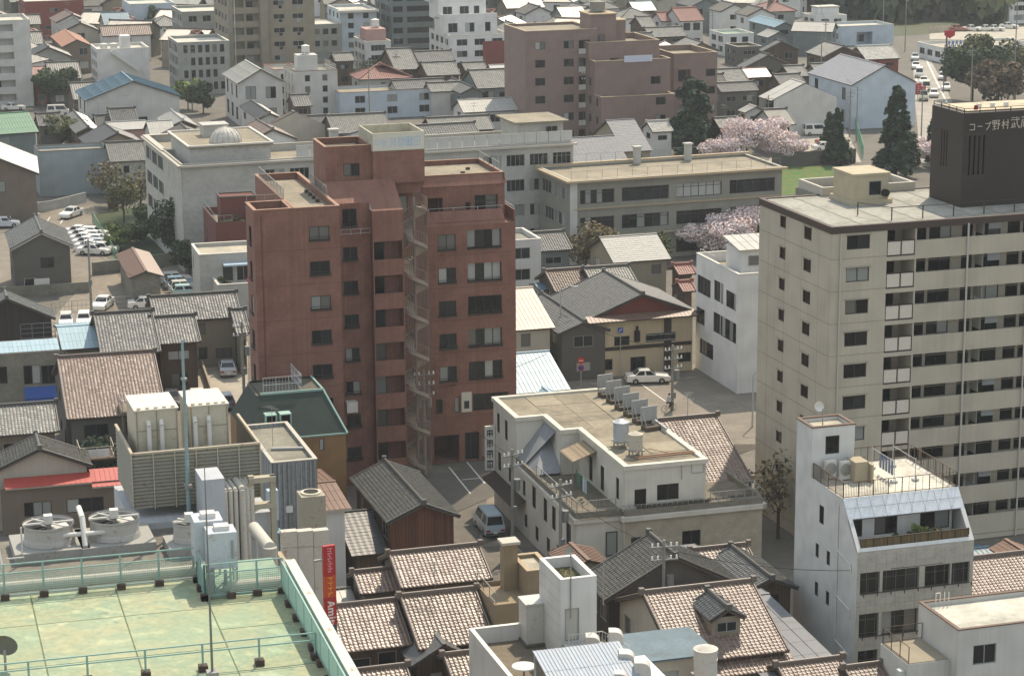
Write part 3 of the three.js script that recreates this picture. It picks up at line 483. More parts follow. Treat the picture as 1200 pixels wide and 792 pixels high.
function acUnit(parent, x, y, z, rot = 0, w = .85, h = .75, d = .35) {
  const o = mesh(parent, 'air_conditioner', cached('ac' + [w, h, d], () => new G().box(-w / 2, .1, -d / 2, w / 2, h + .1, d / 2).box(-w / 2 + .05, 0, -d / 2 + .03, -w / 2 + .15, .1, d / 2 - .03).box(w / 2 - .15, 0, -d / 2 + .03, w / 2 - .05, .1, d / 2 - .03).geo()), MAT.white); o.position.set(x, y, z); o.rotation.y = rot;
  mesh(o, 'fan_grille', cached('acf' + [w, h, d], () => new G().tube([-.08, h * .55 + .1, d / 2], [-.08, h * .55 + .1, d / 2 + .02], h * .36, h * .36, 14).geo()), MAT.steel); return o;
}
// ---------- ground ----------
const gq = (g, pts, y) => { for (let i = 1; i + 1 < pts.length; i++) g.tri([pts[0].x, y, pts[0].z], [pts[i].x, y, pts[i].z], [pts[i + 1].x, y, pts[i + 1].z]); return g; };
const patch = (name, pix, y, m) => structure(name, gq(new G(), pix.map(([x, q]) => P(x, q, 0)), y), m);
structure('ground', new G().quad([-1500, -.06, 300], [1500, -.06, 300], [1500, -.06, -3000], [-1500, -.06, -3000]), M(0x6f6a60, { t: 'asph', s: 17, r: .95 }));
const ASPH = M(0x857d70, { t: 'asph', s: 11, r: .95 }), GRAVEL = M(0x8f8678, { t: 'asph', s: 5, r: 1 }), PAINT = M(0xd6d4c8, { t: 'fine', s: 1, r: .8 }), CONCRETE = M(0xa09888, { t: 'conc', s: 7, r: .95 });
patch('street', [[560, 640], [700, 640], [760, 520], [900, 520], [900, 440], [640, 400], [600, 470], [575, 560]], -.03, ASPH);
patch('car_park', [[485, 560], [604, 538], [600, 572], [520, 606], [490, 610]], -.018, M(0x625f58, { t: 'asph', s: 9, r: .95 }));

// ---------- red-brown tiled apartment block ----------
{
  const b = new Bld('apartment_block', 'red brown tiled apartment block with spiral fire stair and white rooftop sign', 'building', null, { c: [297, 247], h: 25.3, a: 16, w: 24.2, d: 18 }), H = 25.3, g = b.walls;
  const BR = M(0x865e50, { t: 'tile', s: 9, r: .8 }), RFm = RF.tan, fm = MAT.frameD; b.fm = fm; const pit = (b.pf('F', 375, 274.5)[1] - b.pf('F', 379, 436.2)[1]) / 4;
  const yl = (k) => b.pf('F', 375, 281)[1] - k * pit, colF = (x0, x1, off = 0) => { const A = b.pf('F', x0, 350, off)[0], B = b.pf('F', x1, 350, off)[0]; return [A, B - A]; };
  // left wing and main block
  const [lx, lw] = colF(364, 387.5), fl = []; for (let k = 0; k < 7; k++) fl.push({ x: lx, y: yl(k), w: lw, h: 1.15, n: 2, r: .1, sill: 2, pm: k === 2 ? null : undefined });
  panel(g, MX(0, 0, 0), 7.1, H, fl); fl.forEach((o) => fitOpening(b.o, g, MX(0, 0, 0), o, fm));
  const lo = []; for (let k = 0; k < 7; k++) lo.push({ x: 1.4, y: yl(k) - .4, w: 1.1, h: 1.5, n: 1, r: .1, sill: 2 }); const mL = MX(0, 0, -4, -90 * DEG); panel(g, mL, 4, H, lo); lo.forEach((o) => fitOpening(b.o, g, mL, o, fm));
  panel(g, MX(3.2, 0, -17.5, -90 * DEG), 13.5, H, []); panel(g, MX(3.2, 0, -4, 180 * DEG), 3.2, H, []); panel(g, MX(7.1, 0, 0, 90 * DEG), 17.5, H, []); panel(g, MX(7.1, 0, -17.5, 180 * DEG), 3.9, H, []);
  const C = M(0x9a7a66, { t: 'fine', s: 3 });
  b.flat(RF.dark, { x: 0, z: 0, W: 3.2, D: 4, ph: .9, t: .2, cop: C, ch: .05, name: 'roof' }); b.flat(RFm, { x: 3.2, z: 0, W: 3.9, D: 17.5, ph: .55, t: .2, cop: C, ch: .05 });
  // floor joints of the tiling
  const JM = M(0x5e382c, { t: null }); for (let k = 0; k < 7; k++) { mesh(b.o, 'tile_joint', cached('tja', () => new G().box(0, 0, .002, 7.1, .035, .012).geo()), JM).position.y = yl(k) - .75; mesh(b.o, 'tile_joint', cached('tjb', () => new G().box(15.4, 0, -8.4, 24.2, .035, -8.388).geo()), JM).position.y = yl(k) - .85; } mesh(b.o, 'drain_pipe', new G().box(.55, 0, .002, .6, H - .5, .05), JM);
  // recessed middle bay
  const zm = -4.2, m1 = [], [mx, mw] = colF(403, 420, zm), base1 = b.pf('F', 411, 305, zm)[1]; for (let k = -1; k < 7; k++) if (base1 - k * pit > .6 && base1 - k * pit + 1.2 < H - .8) m1.push({ x: mx - 7.1, y: base1 - k * pit, w: mw, h: k < 0 ? 1.5 : 1.15, n: 2, r: .1, sill: 2 });
  const M1 = MX(7.1, 0, zm), mEnd = b.pf('F', 435, 350, zm)[0] - 7.1; panel(g, M1, mEnd, H - .6, m1); m1.forEach((o) => fitOpening(b.o, g, M1, o, fm));
  const xb = 7.1 + mEnd, zb = -3.2, xe = b.pf('F', 474, 350, zb)[0], bal = [], byt = b.pf('F', 450, 283, zb)[1]; for (let k = -1; k < 7; k++) { const y1 = byt - k * pit, h = 1.55; if (y1 - h < .4) continue; bal.push({ x: .1, y: y1 - h, w: xe - xb - .2, h, k: 'b', r: 1.4, drop: 1.0, back: [{ x: .25, y: .15, w: .95, h: 2.1, n: 1, r: .08 }] }); }
  const M2 = MX(xb, 0, zb), bl = bal.filter((o) => o.y + o.h < H - 1.6); panel(g, M2, xe - xb, H - 1.2, bl); bl.forEach((o) => fitOpening(b.o, g, M2, o, fm)); panel(g, MX(xb, 0, zm, -90 * DEG), zb - zm, H - 1.2, []); panel(g, MX(xe, 0, zb, 90 * DEG), 8, H - 1.2, []);
  g.quad([7.1, H - .6, zm], [xe, H - .6, zm], [xe, H + .9, zm - 2.4], [7.1, H + .9, zm - 2.4]).quad([xb, H - 1.2, zb], [xe, H - 1.2, zb], [xe, H - .6, zm], [xb, H - .6, zm]);   // sloped top of the bay
  // stair core and tower
  panel(g, MX(xe, 0, -8.6), 15.4 - xe, H + 1, [{ x: .9, y: H - 2.6, w: .8, h: 1.6, n: 1, r: .1 }, { x: .9, y: H - 5.4, w: .8, h: 1.6, n: 1, r: .1 }]); for (const y of [H - 2.6, H - 5.4]) fitOpening(b.o, g, MX(xe, 0, -8.6), { x: .9, y, w: .8, h: 1.6, n: 1, r: .1 }, fm);
  const tz = -6.6, tx = b.pf('F', 437, 200, tz)[0], tx1 = b.pf('F', 497.5, 200, tz)[0], ty0 = b.pf('F', 470, 214, tz)[1], ty1 = b.pf('F', 470, 176, tz)[1], ty2 = b.pf('F', 470, 155, tz)[1];
  g.box(tx, ty0 - 1.0, tz - 4.2, tx1 - .3, ty0, tz - .6, 't').box(tx, ty0, tz - 5.2, tx1, ty1, tz, '');
  const lz = tz - .4, kx = b.pf('F', 381, 200, lz)[0], ky1 = b.pf('F', 410, 171, lz)[1], ky0 = b.pf('F', 410, 222, lz)[1]; const mt = MX(kx, 0, lz), lop = [{ ...b.rect('F', 402, 190, 423, 203), n: 2, r: .12 }]; lop[0].x = b.pf('F', 402, 196, lz)[0] - kx; lop[0].w = 1.4; lop[0].y = ky1 - 2.6; lop[0].h = 1.1;
  panel(g, mt, tx - kx, ky1, lop, ky0 - 1); lop.forEach((o) => fitOpening(b.o, g, mt, o, fm)); panel(g, MX(kx, 0, lz - 5, -90 * DEG), 5, ky1, [], ky0 - 1); panel(g, MX(tx, 0, lz - 5, 180 * DEG), tx - kx, ky1, [], ky0 - 1);
  b.flat(RF.dark, { x: kx, z: lz, W: tx - kx, D: 5, h: ky1, ph: .5, t: .15, cop: C, ch: .04 });
  { // white sign box on the tower, painted letters almost faded
    const s = mesh(b.o, 'sign_box', new G().box(tx - .05, ty1 + .01, tz - 5.25, tx1 + .05, ty2, tz - 5.05).box(tx - .05, ty1 + .01, tz - .15, tx1 + .05, ty2, tz + .05).box(tx - .05, ty1 + .01, tz - 5.05, tx + .1, ty2, tz - .15).box(tx1 - .1, ty1 + .01, tz - 5.05, tx1 + .05, ty2, tz - .15).box(tx + .1, ty1 + .01, tz - 5.05, tx1 - .1, ty1 + .35, tz - .15), M(0xbdb9a8, { t: 'roof', s: 4 }));
    const cv = document.createElement('canvas'); cv.width = 512; cv.height = 160; const c = cv.getContext('2d'); c.fillStyle = '#c3c1b2'; c.fillRect(0, 0, 512, 160); c.fillStyle = '#8fa6c6'; const q = rng(3);
    for (let i = 0; i < 900; i++) { const w = Math.floor(q() * 4), x = 110 + w * 85 + (q() - .5) * 64, y = 80 + (q() - .5) * 88, on = w > 1 ? q() < .7 : q() < .5; if (on) { c.globalAlpha = .25 + .4 * q(); c.fillRect(x, y, 3 + q() * 12, 2 + q() * 5); } }
    c.globalAlpha = .6; c.strokeStyle = '#89a3c8'; c.lineWidth = 7; for (const x of [330, 415]) { c.strokeRect(x, 40, 52, 80); c.beginPath(); c.moveTo(x, 80); c.lineTo(x + 52, 80); c.moveTo(x + 26, 36); c.lineTo(x + 26, 124); c.stroke(); }
    c.globalAlpha = .5; c.beginPath(); c.arc(46, 80, 26, 0, 7); c.stroke(); c.beginPath(); c.moveTo(30, 60); c.lineTo(62, 100); c.stroke();
    const ct = new THREE.CanvasTexture(cv); ct.colorSpace = THREE.SRGBColorSpace; const pl = new THREE.PlaneGeometry(tx1 - tx, ty2 - ty1 - .1); pl.translate((tx + tx1) / 2, (ty1 + ty2) / 2, tz + .056); mesh(s, 'sign_lettering', pl, new THREE.MeshStandardMaterial({ map: ct, roughness: .8 }));
    mesh(b.o, 'rooftop_tarp', new THREE.SphereGeometry(.9, 10, 6).scale(1, .3, .5).translate((tx + tx1) / 2 - .2, ty1 + .55, tz - 2), M(0xcfc3b0, { t: 'fine', s: 1 }));
  }
  // right block
  const zr = -8.4, xr0 = b.pf('F', 503.5, 350, zr)[0], xr1 = b.pf('F', 604.5, 350, zr)[0], rm = MX(xr0, 0, zr), ops = [], ry = (y) => b.pf('F', 550, y, zr)[1], rx = (x) => b.pf('F', x, 350, zr)[0] - xr0, pr = (ry(281) - ry(435)) / 4, hTop = ry(263);
  for (let k = 0; k < 5; k++) { const y = ry(291) - k * pr; ops.push({ x: rx(514), y: y, w: rx(534.5) - rx(514), h: 1.35, n: 2, r: .12, sill: 2 }); ops.push({ x: rx(548.5), y: y + .0, w: rx(588) - rx(548.5), h: 1.6, n: 4, r: .35, sill: k > 0 ? 2 : 1 }); }
  { const y = ry(482); ops.push({ x: rx(509), y: y, w: rx(517) - rx(509), h: 1.3, n: 1, r: .12 }, { x: rx(531), y, w: rx(537) - rx(531), h: 1.4, n: 1, r: .12 }, { x: rx(553), y, w: rx(595) - rx(553), h: 1.55, n: 3, r: .2, pm: MAT.glass3 }); }
  ops.push({ x: rx(506), y: .05, w: rx(536) - rx(506), h: 2.5, k: 'k', r: 4 }, { x: rx(543), y: .05, w: rx(560) - rx(543), h: 2.6, n: 2, r: .5 }, { x: rx(563), y: .05, w: rx(602) - rx(563), h: 2.6, n: 4, r: .6 });
  panel(g, rm, xr1 - xr0, hTop, ops); ops.forEach((o) => fitOpening(b.o, g, rm, o, fm));
  mesh(b.o, 'shop_sign', new G().box(xr0 + rx(539), ry(482), zr + .01, xr0 + rx(551), ry(459), zr + .12), M(0xc9c5b6, { t: 'fine', s: 1 })); mesh(b.o, 'shop_poster', new G().box(xr0 + rx(542), ry(478), zr + .125, xr0 + rx(548), ry(469), zr + .13), M(0x2c2f33, { t: null })); mesh(b.o, 'red_awning', new G().box(xr0 + rx(569), 1.9, zr - .3, xr0 + rx(577), 2.3, zr + .2), M(0x8d1d18, { t: null }));
  panel(g, MX(xr1, 0, zr, 90 * DEG), 10, hTop, []); panel(g, MX(xr0, 0, zr - 10, -90 * DEG), 10, hTop, []); panel(g, MX(xr1, 0, zr - 10, 180 * DEG), xr1 - xr0, hTop, []);
  // set-back top storey with a sloped parapet before it
  const z2 = zr - 1.6, yT = H + .25; g.quad([xr0 - .1, hTop, zr], [xr1 - .9, hTop, zr], [xr1 - 1.0, hTop + 1.15, zr - .75], [xr0 + .1, hTop + 1.15, zr - .75]).quad([xr0, hTop, zr], [xr1, hTop, zr], [xr1, hTop, zr - 10], [xr0, hTop, zr - 10]).quad([xr1 - 1, hTop, zr - .85], [xr0, hTop, zr - .85], [xr0, hTop + 1.15, zr - .75], [xr1 - 1, hTop + 1.15, zr - .75]);
  g.box(xr1 - .12, hTop, zr - 9, xr1, hTop + 1.1, zr - .02, 'd');
  const tops = [{ x: rx(508), y: hTop + .1, w: 1.35, h: 2.1, k: 'b', r: 1.2, back: [{ x: .1, y: .05, w: 1.1, h: 2, n: 1, r: .05, pm: M(0x4f2d24, { t: null }) }] }, { x: rx(552), y: hTop + 1.0, w: .45, h: .7, n: 1, r: .08 }, { x: rx(563), y: hTop + .1, w: 2.1, h: 2.15, n: 2, r: .35, tr: 1 }], tm = MX(xr0, 0, z2); panel(g, tm, xr1 - xr0 - .5, yT - .9, tops, hTop); tops.forEach((o) => fitOpening(b.o, g, tm, o, fm));
  g.quad([xr0 - .2, yT - .9, z2 + .12], [xr1 - .3, yT - .9, z2 + .12], [xr1 - .5, yT, z2 - .5], [xr0 - .2, yT, z2 - .5]).quad([xr0 - .2, yT - .9, z2], [xr1 - .3, yT - .9, z2], [xr1 - .3, yT - .9, z2 + .12], [xr0 - .2, yT - .9, z2 + .12]); panel(g, MX(xr1 - .5, 0, z2, 90 * DEG), 8.4, yT, [], hTop); panel(g, MX(xr0, 0, z2 - 8.4, -90 * DEG), 8.4, yT, [], hTop); panel(g, MX(xr1 - .5, 0, z2 - 8.4, 180 * DEG), xr1 - xr0 - .5, yT, [], hTop);
  b.flat(RFm, { x: xr0, z: z2 - .48, W: xr1 - xr0 - .5, D: 7.9, h: yT - .01, ph: .4, t: .15, cop: C, ch: .05 });
  { const k = new G(); for (const [x, z] of [[3, -2], [4.2, -3], [6.5, -1.6], [7.4, -2], [5.2, -5]]) k.box(xr0 + x, yT - .4, z2 + z - .3, xr0 + x + .35, yT - .2, z2 + z); for (let i = 0; i < 4; i++) k.box(6.2, H - .54, -5.5 - i * 1.6, 6.5, H - .3, -5.2 - i * 1.6); mesh(b.o, 'roof_block', k, M(0x4d4238, { t: 'conc', s: 2 })); }
  railing(b.o, [[xr0 + .2, hTop + 1.16, zr - .76], [xr1 - 1, hTop + 1.16, zr - .76]], .25, MAT.galv, { bars: 1, step: 2 }); railing(b.o, [[xr1 - .1, hTop + 1.1, zr - .1], [xr1 - .1, hTop + 1.1, zr - 4]], .25, MAT.galv, { bars: 1, step: 1 });
  railing(b.o, [[3.3, H, -4.4], [3.3, H, -16]], .95, MAT.steel, { bars: 2, step: 1.4, bal: .28 }); railing(b.o, [[6.9, H, -4], [6.9, H, -11]], .95, MAT.steel, { bars: 2, step: 1.6, bal: .3 }); railing(b.o, [[xr1 - .7, yT, z2 - 1], [xr1 - .7, yT, z2 - 8]], .8, MAT.steel, { bars: 2, step: 1.6 }); railing(b.o, [[xr0 + .4, yT, z2 - 8.1], [xr1 - .7, yT, z2 - 8.1]], .8, MAT.steel, { bars: 2, step: 1.6 });
  railing(b.o, [[.1, H - .02, -3.9], [3.1, H - .02, -3.9]], .6, MAT.steel, { bars: 1, step: 1.5 }); railing(b.o, [[7.2, H - 3.3, zm + .12], [xb, H - 3.3, zm + .12]], .5, MAT.galv, { bars: 2, step: .9 });
  { // spiral fire stair
    const sx = b.pf('F', 488, 450, -5.4)[0], sz = -5.4, r = 1.14, st = new G(), rl = new G(), top = H - 1.2, n = 7, ph0 = 1.2; const pole = new G().tube([sx, 0, sz], [sx, top + .6, sz], .12, .12, 8);
    const N = n * 22; for (let i = 0; i < N; i++) { const y = 1 + (top - 1) * i / N, t = ph0 + i / 22 * 2 * Math.PI, t2 = t + 2 * Math.PI / 22; const p = (q, R) => [sx + Math.cos(q) * R, 0, sz + Math.sin(q) * R], A = p(t, .12), B = p(t2, .12), C = p(t2, r), D = p(t, r); A[1] = B[1] = C[1] = D[1] = y; st.quad(A, D, C, B); const a2 = A.slice(), d2 = D.slice(); a2[1] = d2[1] = y - .16; st.quad(A, a2, d2, D);
      const y2 = y + (top - 1) / N; st.quad([D[0], y - .18, D[2]], [C[0], y2 - .18, C[2]], [C[0], y2 + .16, C[2]], [D[0], y + .16, D[2]]); rl.bar([D[0], y + 1.0, D[2]], [C[0], y2 + 1.0, C[2]], .05); rl.bar([D[0], y + .08, D[2]], [D[0], y + 1.0, D[2]], .022); const E = p((t + t2) / 2, r); rl.bar([E[0], y + .1, E[2]], [E[0], y + 1.05, E[2]], .022); }
    const o = mesh(b.o, 'spiral_stair', st, M(0xaa9f92, { t: 'rust', s: 2 })); mesh(o, 'centre_pole', pole, M(0x8a7f74, { t: 'rust', s: 2 })); mesh(o, 'stair_railing', rl, M(0x94806f, { t: 'rust', s: 2 }));
    const cage = new G(); for (let i = 0; i < 44; i++) { const t = 3.0 + i / 44 * 6.2; cage.bar([sx + Math.cos(t) * 1.2, .2, sz + Math.sin(t) * 1.2], [sx + Math.cos(t) * 1.2, top + .4, sz + Math.sin(t) * 1.2], .02); } mesh(o, 'stair_cage', cage, M(0x9a8272, { t: 'rust', s: 2 }));
  }
  { const x = b.pf('F', 404, 470, zm)[0]; mesh(b.o, 'bay_hood', new G().box(x, b.pf('F', 410, 481, zm)[1], zm + .01, x + .95, b.pf('F', 410, 469, zm)[1], zm + .8), MAT.white); }
  b.end(BR);
}

// ---------- beige high block ----------
const dirt = (x) => x;
{
  const H = 26.1, b = new Bld('apartment_block', 'tall beige apartment block with brown roof edge and long access balconies', 'building', null, { c: [975.5, 268], h: H, a: 18, w: 30, d: 13.4 }), g = b.walls; b.fm = MAT.frameD;
  const sh = (b.pf('F', 1003, 284)[1] - b.pf('F', 998, 472)[1]) / 5, n = 10, L = [], F = [], x1 = b.pf('F', 1040, 290)[0], x2 = b.pf('F', 1073, 290)[0];
  const q1 = b.rect('L', 914.5, 252, 921.5, 267), q2 = b.rect('L', 942.5, 265, 951.5, 281), w1 = b.rect('F', 993, 275, 1020, 292), top = b.pf('F', 1055, 266)[1];
  for (let k = 0; k < n; k++) {
    L.push({ ...q1, y: q1.y - k * sh, n: 1, r: .12, pm: MAT.glass3 }, { ...q2, y: q2.y - k * sh, n: 1, r: .12, pm: MAT.glass3 }); F.push({ ...w1, y: w1.y - k * sh, n: 2, r: .12 });
    const back = []; let x = .5; for (let u = 0; u < 3; u++) { back.push({ x, y: .8, w: 1.1, h: 1.32, n: 1, r: .1, pm: MAT.glass3 }, { x: x + 1.35, y: .8, w: 1.9, h: 1.32, n: 2, r: .1, pm: (k + u) % 3 ? MAT.glass3 : undefined }, { x: x + 4.2, y: .05, w: .95, h: 2.08, k: 'd', r: .1, pm: MAT.glass }, { x: x + 5.4, y: .05, w: 2.2, h: 2.08, n: 2, r: .1, pm: (k + u) % 2 ? MAT.glass3 : undefined }); x += 8.2; }
    const yt = top - k * sh - .02; F.push({ x: x1, y: yt - 2.25, w: x2 - x1, h: 2.2, k: 'b', r: 2.2, back: [{ x: .2, y: .1, w: 1.6, h: 1.9, n: 2, r: .1, pm: MAT.glass3 }] }); F.push({ x: x2 + .12, y: yt - 1.12, w: 30 - x2 - .3, h: 1.08, k: 'b', r: 1.5, drop: 1.12, back });
  }
  b.wall('L', L).wall('F', F.filter((o) => o.y - (o.drop ?? 0) > .02)).wall('R').wall('B');
  // white panels in brown frames before the first loggia
  for (let k = 0; k < n; k++) { const y = top - k * sh - 2.25; if (y < .1) continue; const w = (x2 - x1) / 2, fr = new G(); for (const x of [x1, x1 + w, x2 - .06]) fr.box(x, y, -.1, x + .07, y + 1.22, -.03); fr.box(x1, y, -.1, x2, y + .07, -.035).box(x1, y + 1.15, -.1, x2, y + 1.22, -.035); const f = mesh(b.o, 'balcony_frame', cached('bgfr' + k, () => fr.geo()), MAT.frameD); for (const i of [0, 1]) mesh(f, 'balcony_panel', new G().box(x1 + w * i + .1, y + .1, -.09, x1 + w * (i + 1) - .02, y + 1.12, -.06), M(0xcfc8ba, { t: 'fine', s: 2 })); }
  { // joints, drain pipes, balcony dividers
    const j = new G(); for (let k = 0; k < n; k++) { const y = q1.y - k * sh - .9; if (y < .2) continue; j.box(-.01, y, -13.4, -.002, y + .03, 0).box(0, y, .002, x1, y + .03, .01); j.box(x2 + .12, y - .55, .002, 30, y - .52, .03); } for (let s = 0; s < 4; s++) j.box(-.008, 0, -2.2 - s * 3.1, -.003, H - .6, -2.18 - s * 3.1); mesh(b.o, 'wall_joint', j, M(0x6d6759, { t: null }));
    const d = new G(), p1 = b.pf('F', 985, 300)[0], p2 = b.pf('F', 1133.5, 300)[0]; d.tube([p1, 0, .1], [p1, H - .5, .1], .06, .06, 8).tube([p2, 0, .14], [p2, H - .3, .14], .08, .08, 8).tube([p2 + 5.3, 0, .14], [p2 + 5.3, H - .3, .14], .07, .07, 8).tube([p2 + 13, 0, .14], [p2 + 13, H - .3, .14], .07, .07, 8); mesh(b.o, 'drain_pipe', d, M(0xb9b6ab, { t: 'fine', s: 2 }));
    const dv = new G().box(0, -1.1, -1.45, .04, -.06, -.16).geo(); for (let k = 0; k < n; k++) for (const x of [p2 + 1.5, p2 + 9.7]) mesh(b.o, 'balcony_divider', dv, M(0x9c9a90, { t: 'fine', s: 2 })).position.set(x, top - k * sh, 0);
    const dim = new G(), dm = []; for (let k = 0; k < n; k += 1) { if ((k * 7) % 5 > 2) continue; mesh(b.o, 'meter_door', cached('mdoor', () => new G().box(0, -.95, -1.44, 1.1, -.1, -1.36).geo()), M(0xb5bcc0, { t: 'fine', s: 2 })).position.set(p2 + 2.6, top - k * sh, 0); }
  }
  { const HM = M(0xa39a86, { t: 'fine', s: 2 }), hd = (x0, y, z0, x1, z1) => mesh(b.o, 'window_hood', cached('hd' + [x1 - x0, z1 - z0].map((v) => v.toFixed(2)), () => new G().box(0, 0, 0, x1 - x0, .06, z1 - z0).geo()), HM).position.set(x0, y, z0); for (let k = 0; k < n; k++) { for (const q of [q1, q2]) hd(-.16, q.y - k * sh + q.h, q.x - 13.45, -.004, q.x + q.w - 13.35); hd(w1.x - .1, w1.y - k * sh + w1.h + .02, .004, w1.x + w1.w + .1, .18); } }
  const RP = M(0xa09f98, { t: 'roof', s: 11, r: .9 }); b.flat(M(0x6e6a60, { t: 'roof', s: 11 }), { ph: .02, t: .2 });
  { const e = new G(), t = .32; e.box(-.06, H - .42, -.3, 30.06, H + .12, .08).box(-.06, H - .42, -13.46, 30.06, H + .12, -13.1).box(-.08, H - .42, -13.1, .3, H + .115, -.3).box(29.8, H - .42, -13.1, 30.08, H + .115, -.3); mesh(b.o, 'roof_edge', e, M(0x3e2f27, { t: 'fine', s: 3, r: .6 })); }
  for (let i = 0; i < 12; i++) mesh(b.o, 'roof_panel', cached('bgrp', () => new G().box(.04, 0, -12.75, 2.4, .05, -.05).geo()), RP).position.set(.35 + i * 2.44, H - .01, -.3);
  { const ph = b.roofAt(1000, 241, H), W = 3.1, D = 3.6, y0 = H, y1 = H + 2.35, x = ph.x, z = ph.z; const pm = M(0xb1a68c, { t: 'wall', s: 5 }), pg = new G(), o = []; const op = { x: 1.35, y: y0 + .7, w: 1.15, h: 1.2, n: 1, r: .08 }; panel(pg, MX(x, 0, z), W, y1, [op], y0); panel(pg, MX(x + W, 0, z, 90 * DEG), D, y1, [], y0); panel(pg, MX(x, 0, z - D, -90 * DEG), D, y1, [], y0); panel(pg, MX(x + W, 0, z - D, 180 * DEG), W, y1, [], y0); pg.box(x - .25, y0 + .04, z - D - .2, x + W + .25, y0 + .4, z + .25).box(x - .12, y1, z - D - .1, x + W + .12, y1 + .18, z + .12); fitOpening(b.o, pg, MX(x, 0, z), op, MAT.frameA); const q = mesh(b.o, 'stair_house', pg, pm); mesh(q, 'vent_fan', new G().tube([x + W - .35, y0 + .9, z], [x + W - .35, y0 + .9, z + .35], .3, .3, 12), MAT.dark); }
  { const r0 = b.roofAt(995, 214, H + .9); mesh(b.o, 'roof_kerb', new G().box(5.2, H + .05, -13.0, 13.6, H + .75, -12.7).box(5.2, H + .05, -17.3, 13.6, H + .75, -17).box(5.2, H + .05, -17, 5.45, H + .75, -13).box(13.3, H + .05, -17, 13.6, H + .75, -13), COP.pale); mesh(b.o, 'rear_roof', new G().box(5.0, H - 3, -17.4, 13.8, H + .05, -13.5), RF.grey); }
  railing(b.o, [[4.2, H + .06, -4.2], [5.6, H + .06, -1.2], [29.5, H + .06, -1.2]], 1.0, MAT.frameD, { bars: 1, step: 2.6, w: .07 });
  { // dark rooftop sign tower
    const c = b.roofAt(1126, 244, H), xt = c.x, zt = c.z, y1 = b.pf('F', 1130, 133, zt)[1], BM = M(0x2c221d, { t: 'wall', s: 4, r: .6 }), t = new G(); const o = thing('sign_tower', 'dark brown rooftop sign tower with white lettering on beige block', 'tower', null, b.world(0, 0, 0), b.a);
    const sl = []; for (let i = 0; i < 4; i++) sl.push({ x: .55 + i * .42, y: H + 2.6, w: .14, h: y1 - H - 4.4, k: 'k', r: .35 }); const sl2 = []; for (let i = 0; i < 3; i++) sl2.push({ x: 1.7 + i * .42, y: H + 2.9, w: .16, h: y1 - H - 4.6, k: 'k', r: .35 });
    const W = 11, D = 5.2; panel(t, MX(xt, 0, zt), W, y1, sl, H); panel(t, MX(xt, 0, zt - D, -90 * DEG), D, y1, sl2, H); panel(t, MX(xt + W, 0, zt, 90 * DEG), D, y1, [], H); panel(t, MX(xt + W, 0, zt - D, 180 * DEG), W, y1, [], H); t.quad([xt, y1, zt], [xt + W, y1, zt], [xt + W, y1, zt - D], [xt, y1, zt - D]); const sd = new G(); for (const s of [...sl]) sd.box(xt + s.x, s.y, zt - .36, xt + s.x + s.w, s.y + s.h, zt - .34); for (const s of sl2) sd.box(xt + .34, s.y, zt - D + s.x, xt + .36, s.y + s.h, zt - D + s.x + s.w);
    mesh(o, 'wall', t, BM); mesh(o, 'roof', new G().box(xt + .5, y1 + .01, zt - D + .5, xt + W - .5, y1 + .12, zt - .5), M(0xc9b9a0, { t: 'roof', s: 6 })); railing(o, [[xt + .1, y1, zt - .1], [xt + W, y1, zt - .1]], .35, MAT.dark, { bars: 2, step: 1.4, w: .05 }); railing(o, [[xt + .1, y1, zt - .1], [xt + .1, y1, zt - D + .1]], .35, MAT.dark, { bars: 2, step: 1.4, w: .05 });
    mesh(o, 'aviation_lamp', new G().tube([xt + 1.6, y1 + .1, zt - 1], [xt + 1.6, y1 + .45, zt - 1], .2, .14, 8), M(0x7b2018, { t: null })); for (const x of [2.2, 3.4, 4.6]) mesh(o, 'roof_vent', new G().cbox(xt + x, y1 + .3, zt - 1.6, .3, .36, .3), MAT.white);
